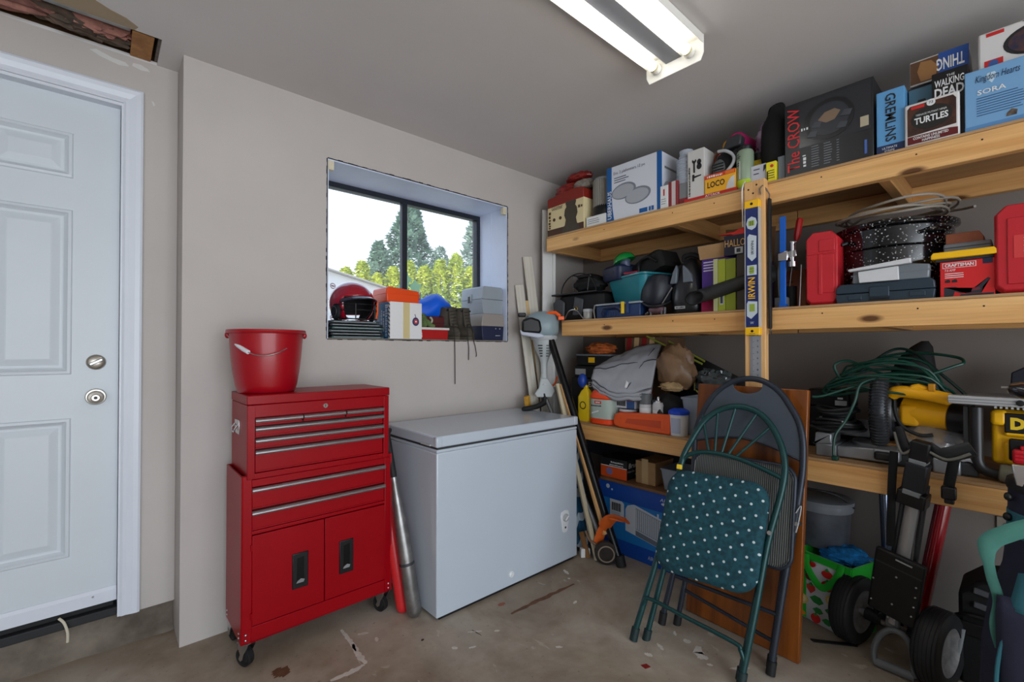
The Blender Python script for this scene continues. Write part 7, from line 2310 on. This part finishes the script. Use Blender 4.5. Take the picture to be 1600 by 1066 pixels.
def vegp(kind, x, z, s_, squash=1.0):
    y0 = -bd * 1.02 - .0035
    mm = mat('veg_' + kind, VEG[kind], .5)
    if kind == 'leaf':
        pl = [(x - s_, z), (x - .3 * s_, z + .55 * s_), (x + .5 * s_, z + .5 * s_), (x + s_, z - .1 * s_), (x + .4 * s_, z - .6 * s_), (x - .4 * s_, z - .5 * s_)]
    elif kind == 'strawberry':
        pl = [(x, z - s_), (x + .8 * s_, z - .1 * s_), (x + .75 * s_, z + .6 * s_), (x, z + .85 * s_), (x - .75 * s_, z + .6 * s_), (x - .8 * s_, z - .1 * s_)]
    else:
        pl = ring(x, z, s_, 16, s_ * squash)
    o = MB().prism(pl, 'y', y0 - .0008, y0 + .006).build('vegetable_print', mm, r)
    if kind in ('tomato', 'strawberry', 'plum'):
        MB().prism([(x - .4 * s_, z + .8 * s_), (x, z + 1.25 * s_), (x + .45 * s_, z + .75 * s_), (x, z + .6 * s_)], 'y', y0 - .0016, y0 + .004).build('stalk_print', mat('veg_leaf', VEG['leaf'], .5), o)
    if kind == 'lemon':
        MB().prism(ring(x, z, s_ * .6, 12), 'y', y0 - .0016, y0 + .004).build('slice_print', mat('veg_pale', (238, 226, 170), .5), o)


for a in (('plum', -.055, .195, .020, .8), ('tomato', .02, .185, .024, .9), ('strawberry', -.05, .145, .022), ('leaf', -.025, .105, .030), ('lemon', .035, .13, .022, 1), ('lemon', -.085, .085, .022, 1), ('leaf', -.02, .060, .022), ('tomato', -.03, .022, .020, 1), ('leaf', .03, .08, .02), ('tomato', -.045, .255, .015, .8), ('leaf', -.075, .225, .02), ('tomato', .02, .235, .022, .7), ('pepper', .07, .22, .022, .7), ('leaf', .02, .03, .022), ('plum', .08, .17, .018, 1), ('pepper', -.09, .02, .016, .6)):
    vegp(*a)
tag(MB().prism([(-.60, -1.715), (-.535, -1.80), (-.50, -1.845), (-.49, -1.83), (-.53, -1.78), (-.59, -1.70)], 'z', .001, .006).build('floor_strip', BLACK, None), 'flat black strip on the floor in front of the shopping bag', 'strip')
r = thing('vacuum_tube', 'silver vacuum tube with a black lower end standing against the wall', 'tube', (0, 0, 0))
MB().cyl((-.17, -1.888, .30), (-.13, -1.870, .66), .020, n=18).build('tube', mat('tube_silver', (118, 130, 150), .25, .8), r)
MB().tube([(-.185, -1.893, .16), (-.178, -1.890, .23), (-.17, -1.888, .305)], [.034, .032, .026], 18).build('socket', BLACK, r)
MB().box(-.245, -.13, -1.95, -1.84, .0, .16).build('floor_head', BLACK, r, bev=.02)
r = thing('red_pole', 'glossy dark red tube standing behind the golf trolley', 'pole', (0, 0, 0))
MB().cyl((-.22, -2.005, .10), (-.13, -2.088, .66), .027, n=20).build('tube', mat('gloss_red', (140, 10, 22), .2, coat=.5), r)
MB().cyl((-.236, -1.99, .0), (-.22, -2.005, .10), .03, n=18).build('foot', BLACK, r)
MB().cyl((-.245, -2.045, .105), (-.215, -2.055, .125), .017, n=14).build('yellow_knob', YELLOW, r)
MB().cyl((-.165, -1.965, .08), (-.10, -2.01, .66), .008, n=10).build('thin_rod', DKGREY, r)
# wall outlet
r = thing('wall_outlet', 'cream double wall outlet low on the wall behind the golf trolley', 'outlet', (-.0035, -2.26, .46), RZ)
MB().box(-.036, .036, -.0035, .0035, -.058, .058).build('plate', mat('outlet_cream', (150, 144, 132), .5), r, bev=.002)
for z in (-.024, .024):
    MB().prism(ring(0, z, .016, 16, .014), 'y', -.0055, -.003).build('socket', mat('outlet_face', (134, 128, 116), .5), r)
    for x in (-.006, .006):
        MB().box(x - .0012, x + .0012, -.0062, -.005, z - .004, z + .006).build('slot', BLACK, r)
# golf trolley
r = thing('golf_trolley', 'folded black golf trolley with wide tyres and a grey loop foot', 'trolley')
DGR = mat('trolley_grey', (104, 108, 110), .45)
axl = V((-.23, -.973, 0)).normalized()
wc = [V((-.457, -1.823, .1365)), V((-.545, -2.093, .1365))]
for k, c in enumerate(wc):
    mw = M.Translation(c) @ axl.to_track_quat('Z', 'Y').to_matrix().to_4x4()
    w_ = MB().lathe([(.085, -.038), (.118, -.040), (.130, -.032), (.1345, -.016), (.135, 0), (.1345, .016), (.130, .032), (.118, .040), (.085, .038), (.080, 0), (.085, -.038)], 44, mw, cap=False).build('wheel', mat('trolley_tyre', (30, 31, 33), .55), r)
    for q in (-.024, -.012, 0, .012, .024):
        MB().lathe([(.1335, q - .0012), (.1362, q - .0008), (.1362, q + .0008), (.1335, q + .0012)], 40, mw, cap=False).build('tread_rib', BLACKR, w_)
    MB().lathe([(.0, .022), (.02, .027), (.05, .020), (.078, .031), (.086, .036), (.086, .032), (.07, .023), (.05, .012), (0, .012)], 36, mw).build('rim', mat('rim_grey', (126, 124, 122), .5, .3, var=.3, vs=30, bump=.4, bs=90), w_)
    MB().lathe([(.0, -.022), (.078, -.031), (.086, -.036), (.07, -.016), (0, -.012)], 36, mw).build('rim', mat('rim_grey', (126, 124, 122), .5), w_)
MB().cyl(wc[0] + axl * .02, wc[1] - axl * .02, .014, n=14).build('axle', STEEL, r)
MB().cyl(wc[0] + axl * .045, wc[0] + axl * .105, .024, n=16).build('axle_sleeve', BLACK, r, bev=.003)
MB().cyl(wc[1] - axl * .045, wc[1] - axl * .09, .024, n=16).build('axle_sleeve', BLACK, r, bev=.003)
colb, colt = V((-.535, -1.965, .17)), V((-.655, -2.072, .90))
cdir = (colt - colb).normalized()
TS = mat('tube_satin', (172, 172, 172), .45, .35)
MB().tube([colb, colb + cdir * .60], .021, 18).build('column', TS, r)
sd_ = V((-.2, -.97, 0)).normalized()
for s_ in (-1, 1):
    MB().tube([colb + cdir * .25 + sd_ * (.034 * s_), colb + cdir * .58 + sd_ * (.030 * s_)], .008, 10).build('guide_rod', mat('rod_dark', (70, 72, 76), .35, .6), r)
fn = sd_.cross(cdir)
fn = fn if fn.x < 0 else -fn


def slab(a, c, w_, t_, off, mt, name, bev=.006):
    pa, pc = colb + cdir * a + fn * off, colb + cdir * c + fn * off
    return MB().bar(pa, pc, t_, w_, sd_).build(name, mt, r, bev=bev)


pl_ = slab(.04, .300, .152, .022, .035, mat('plate_black', (20, 21, 22), .5, var=.2, vs=40), 'mounting_plate', .008)
slab(.245, .25, .14, .0225, .0358, DKGREY, 'plate_seam', 0)
for a, c in ((.08, .06), (.12, .062), (.16, .062), (.20, .06), (.09, -.065), (.18, -.068), (.215, 0), (.10, 0)):
    q_ = colb + cdir * a + sd_ * c + fn * .0465
    MB().ell(q_, (.004, .004, .004), 10, 6).build('screw', STEEL, pl_)
MB().bar(colb + cdir * .285 + sd_ * -.01 + fn * .047, colb + cdir * .275 + sd_ * .04 + fn * .047, .006, .004, tuple(cdir)).build('scratch_mark', LTGREY, pl_)
slab(.50, .555, .085, .055, .012, BLACK, 'lower_clamp')
slab(.56, .665, .066, .040, .016, mat('clamp_charcoal', (32, 35, 40), .45), 'upper_clamp')
slab(.545, .562, .05, .06, .012, GREY, 'clamp_band', .002)
slab(.672, .745, .055, .036, .012, BLACK, 'head_block')
slab(.664, .678, .048, .045, .012, GREY, 'head_band', .002)
hc = colb + cdir * .735
for s_, le in ((-1, .085), (1, .125)):
    b = MB().tube(polyline([hc + sd_ * (.015 * s_) + cdir * -.01, hc + sd_ * (le * .5 * s_) + cdir * -.028 + fn * .01, hc + sd_ * (le * s_) + cdir * (.002 if s_ > 0 else .045) + fn * -.01], 5), [.022] * 5 + [.026] * 6, 10, flat=(1.0, .5, tuple(cdir)))
    b.build('cradle_arm', mat('arm_black', (28, 30, 32), .4), r)
    MB().tube(polyline([hc + sd_ * (.02 * s_) + cdir * -.02 + fn * .02, hc + sd_ * (le * .6 * s_) + cdir * -.04 + fn * .022, hc + sd_ * (le * s_) + cdir * (-.012 if s_ > 0 else .03) + fn * .006], 5), .005, 8).build('arm_edge', mat('arm_edge', (104, 102, 92), .5), r)
b = MB().tube(polyline([(-.625, -1.985, .84), (-.622, -1.980, .77), (-.615, -1.975, .68), (-.610, -1.972, .58), (-.60, -1.968, .48)], 5), .013, 8, flat=(1, .22, (0, 1, 0)))
b.build('strap', BLACKM, r)
b = MB().tube(polyline([(-.63, -2.150, .862), (-.628, -2.140, .80), (-.626, -2.132, .745)], 5), .015, 8, flat=(1, .22, (0, 1, 0)))
b.build('strap', BLACKM, r)
MB().box(-.640, -.612, -2.152, -2.112, .700, .745).build('buckle', BLACK, r, bev=.006)
MB().box(-.636, -.614, -2.146, -2.120, .685, .702).build('buckle_tip', BLACK, r, bev=.004)
# loop foot
ft = colb + fn * .005
MB().bar(ft + cdir * .09, ft + cdir * -.02, .042, .026, tuple(fn)).build('foot_stem', DGR, r, bev=.004)
lp = [V((-.585, -1.915, .018)), V((-.578, -1.912, .06)), V((-.570, -1.925, .105)), V((-.562, -1.948, .138)), V((-.558, -1.975, .150)), V((-.562, -2.003, .142)), V((-.572, -2.022, .112)), V((-.580, -2.030, .06)), V((-.588, -2.032, .018))]
MB().tube(polyline(lp, 5), .014, 12, flat=(1.15, .8, (1, 0, 0))).build('loop_foot', DGR, r)
MB().tube([lp[0], lp[-1]], .0165, 12).build('foot_bar', DGR, r)
for q_ in (V((-.575, -1.955, .20)), V((-.58, -1.975, .20))):
    MB().ell(q_, (.005, .005, .005), 10, 6).build('screw', STEEL, r)
for c, s_ in ((V((-.50, -1.915, .19)), 1), (V((-.555, -2.03, .16)), 1)):
    MB().cyl(c, c + V((-.04, -.02, -.01)), .018, n=12).build('bracket', BLACK, r, bev=.003)
# black case and small items behind the trolley
r = thing('carry_case', 'black hard carry case with grey ribs standing behind the golf bag', 'case', (-.36, -2.255, .0), RZ)
MB().prism([(-.115, .0), (.13, .0), (.13, .40), (.05, .42), (-.06, .385), (-.115, .33)], 'y', -.10, .10).build('case', BLACKM, r, bev=.012)
for k in range(2):
    MB().bar((-.075, -.103, .30 + .05 * k), (.07, -.103, .28 + .05 * k), .02, .012, (0, 1, 0)).build('grey_rib', mat('rib_grey', (84, 86, 90), .4), r, bev=.003)
MB().tube(polyline([(-.12, -.10, .24), (-.08, -.115, .262), (.0, -.12, .262), (.08, -.115, .25)], 6), .009, 8).build('handle', BLACK, r)
MB().box(-.118, .12, -.106, -.096, .18, .23).build('lower_rim', BLACK, r, bev=.004)
tag(MB().cyl((-.475, -2.125, .012), (-.465, -2.15, .20), .010, n=12).build('grey_rod', GREY), 'short grey rod leaning on the black carry case', 'rod')
tag(MB().box(-.03, .03, -.09, .09, 0, .04).box(-.028, .028, -.02, .07, .04, .065).build('tool_pouch', mat('navy_pouch', (34, 42, 60), .7), None, bev=.008), 'small navy pouch on the floor behind the trolley', 'pouch')
put(bpy.data.objects['tool_pouch'], (-.22, -2.10, .001), .2)
# golf bag, cut by the frame
NVF = mat('golf_navy', (36, 38, 58), .8, var=.15, vs=7, bump=.2, bs=60)
TLF = mat('golf_teal', (46, 106, 118), .75, var=.12, vs=9)
GRF = mat('golf_green', (62, 116, 104), .8, var=.15, vs=12)
r = thing('golf_bag', 'navy golf bag with teal trim standing at the right frame edge', 'golf bag', (-.83, -2.385, .0), RZ + .25)
secs = []
for z, a, c, xo in ((0, .150, .135, 0), (.02, .158, .14, 0), (.18, .172, .15, -.005), (.36, .168, .15, -.005), (.50, .150, .14, .0), (.60, .128, .12, .008), (.70, .118, .115, .01), (.83, .116, .115, .01)):
    n = 40
    secs.append([(xo + a * math.cos(t) * (1 + .035 * math.sin(3 * t + 7 * z)), c * math.sin(t) * (1 + .03 * math.sin(4 * t + 9 * z)), z) for t in [2 * PI * i / n for i in range(n)]])
MB().loft(secs, cap=True).build('body', NVF, r)
MB().lathe([(.112, .815), (.122, .818), (.125, .832), (.122, .846), (.110, .850), (.100, .842), (.100, .80), (0, .80)], 36, M.Translation((.01, 0, 0))).build('top_cuff', BLACKR, r)
MB().lathe([(.1195, .688), (.1235, .69), (.1225, .755), (.118, .757)], 36, M.Translation((.01, 0, 0)), cap=False).build('teal_band', TLF, r)
b = MB().grid(lambda u, v_: (-.165 + .33 * u * .9, -.125 - .055 * math.sin(PI * min(1, u * 1.1)) ** .6 * math.sin(PI * v_) ** .4 - .01 * NZ.noise((u * 4, v_ * 4, 6)), .03 + .52 * v_), 22, 22)
b.build('side_pocket', NVF, r, solid=.006)
MB().tube(polyline([(-.03, -.188, .06), (-.045, -.198, .20), (-.045, -.198, .36), (-.03, -.188, .50), (.01, -.165, .585)], 6), .006, 8).build('piping', TLF, r)
MB().tube(polyline([(-.145, -.12, .05), (-.168, -.135, .22), (-.165, -.135, .38), (-.13, -.13, .52), (-.10, -.125, .60)], 6), .005, 8).build('piping', TLF, r)
b = MB().tube(polyline([(-.085, -.10, .745), (-.135, -.10, .715), (-.175, -.10, .675), (-.172, -.105, .60), (-.158, -.11, .53), (-.165, -.11, .46), (-.155, -.11, .40)], 6), [.023] * 13 + [.020, .017, .015] + [.012] * 21, 10, flat=(1.0, .3, (0, 0, 1)))
b.build('shoulder_strap', GRF, r)
MB().grid(lambda u, v_: (-.140 + .045 * u + .02 * v_, -.125 - .02 * math.sin(PI * u), .52 + .10 * v_ + .03 * u * v_), 6, 6).build('teal_pad', TLF, r, solid=.01)
MB().ell((-.118, -.02, .74), (.010, .010, .012), 12, 8).build('cuff_knob', BLACK, r)
MB().ell((-.118, -.03, .80), (.010, .010, .012), 12, 8).build('cuff_knob', BLACK, r)
MB().tube([(.0, -.215, .03), (.13, -.20, .32)], .012, 12).build('stand_leg', BLACK, r)
MB().tube([(-.04, -.04, .60), (-.05, -.03, .62)], .004, 6).build('ring', STEEL, r)
# clubs in the bag
r = thing('golf_club', 'driver with a glossy dark head standing in the golf bag', 'golf club', (-.85, -2.345, .84), RZ)
MB().tube([(.022, 0, -.03), (.015, 0, .255)], .0065, 10).build('shaft', mat('shaft_black', (20, 21, 26), .25, .5), r)
MB().cyl((.0165, 0, .19), (.0155, 0, .235), .0095, n=14).build('hosel', BLACK, r)
MB().cyl((.018, 0, .170), (.0178, 0, .180), .0105, n=14).build('ferrule', LTGREY, r)
b = MB()
secs = []
for x, a, zc, zr in ((-.068, .010, .262, .006), (-.062, .030, .264, .016), (-.04, .046, .262, .024), (0, .052, .258, .028), (.05, .05, .258, .028), (.085, .036, .26, .02), (.10, .012, .262, .008)):
    secs.append([(x, a * math.cos(t), zc + zr * math.sin(t)) for t in [2 * PI * i / 22 for i in range(22)]])
b.loft(secs)
b.build('head', mat('driver_gloss', (16, 18, 28), .12, coat=.7), r)
MB().tube([(-.08, .0, .268), (-.066, .0, .268)], .003, 8).build('sole_tab', LTGREY, r)
r = thing('golf_club', 'iron with a bright steel face low in the top of the golf bag', 'golf club', (-.905, -2.315, .835), RZ)
MB().prism([(-.022, .005), (.04, -.01), (.05, .03), (.02, .062), (-.030, .062)], 'y', -.008, .004).build('head', CHROME, r, bev=.003)
MB().cyl((.045, 0, .02), (.055, .02, -.025), .007, n=10).build('hosel', CHROME, r)
r = thing('golf_club', 'dark iron head resting beside the bright iron in the golf bag', 'golf club', (-.86, -2.42, .835), RZ)
MB().prism([(-.03, .0), (.03, -.005), (.045, .03), (.02, .05), (-.03, .045)], 'y', -.008, .006).build('head', DULLMETAL, r, bev=.003)
# floor litter
tag(MB().prism([(-1.258, -1.315), (-1.235, -1.325), (-1.238, -1.345), (-1.262, -1.338)], 'z', .001, .003).build('red_scrap', mat('scrap_red', (130, 24, 20), .6), None), 'tiny dark red scrap on the concrete near the green chair foot', 'scrap')
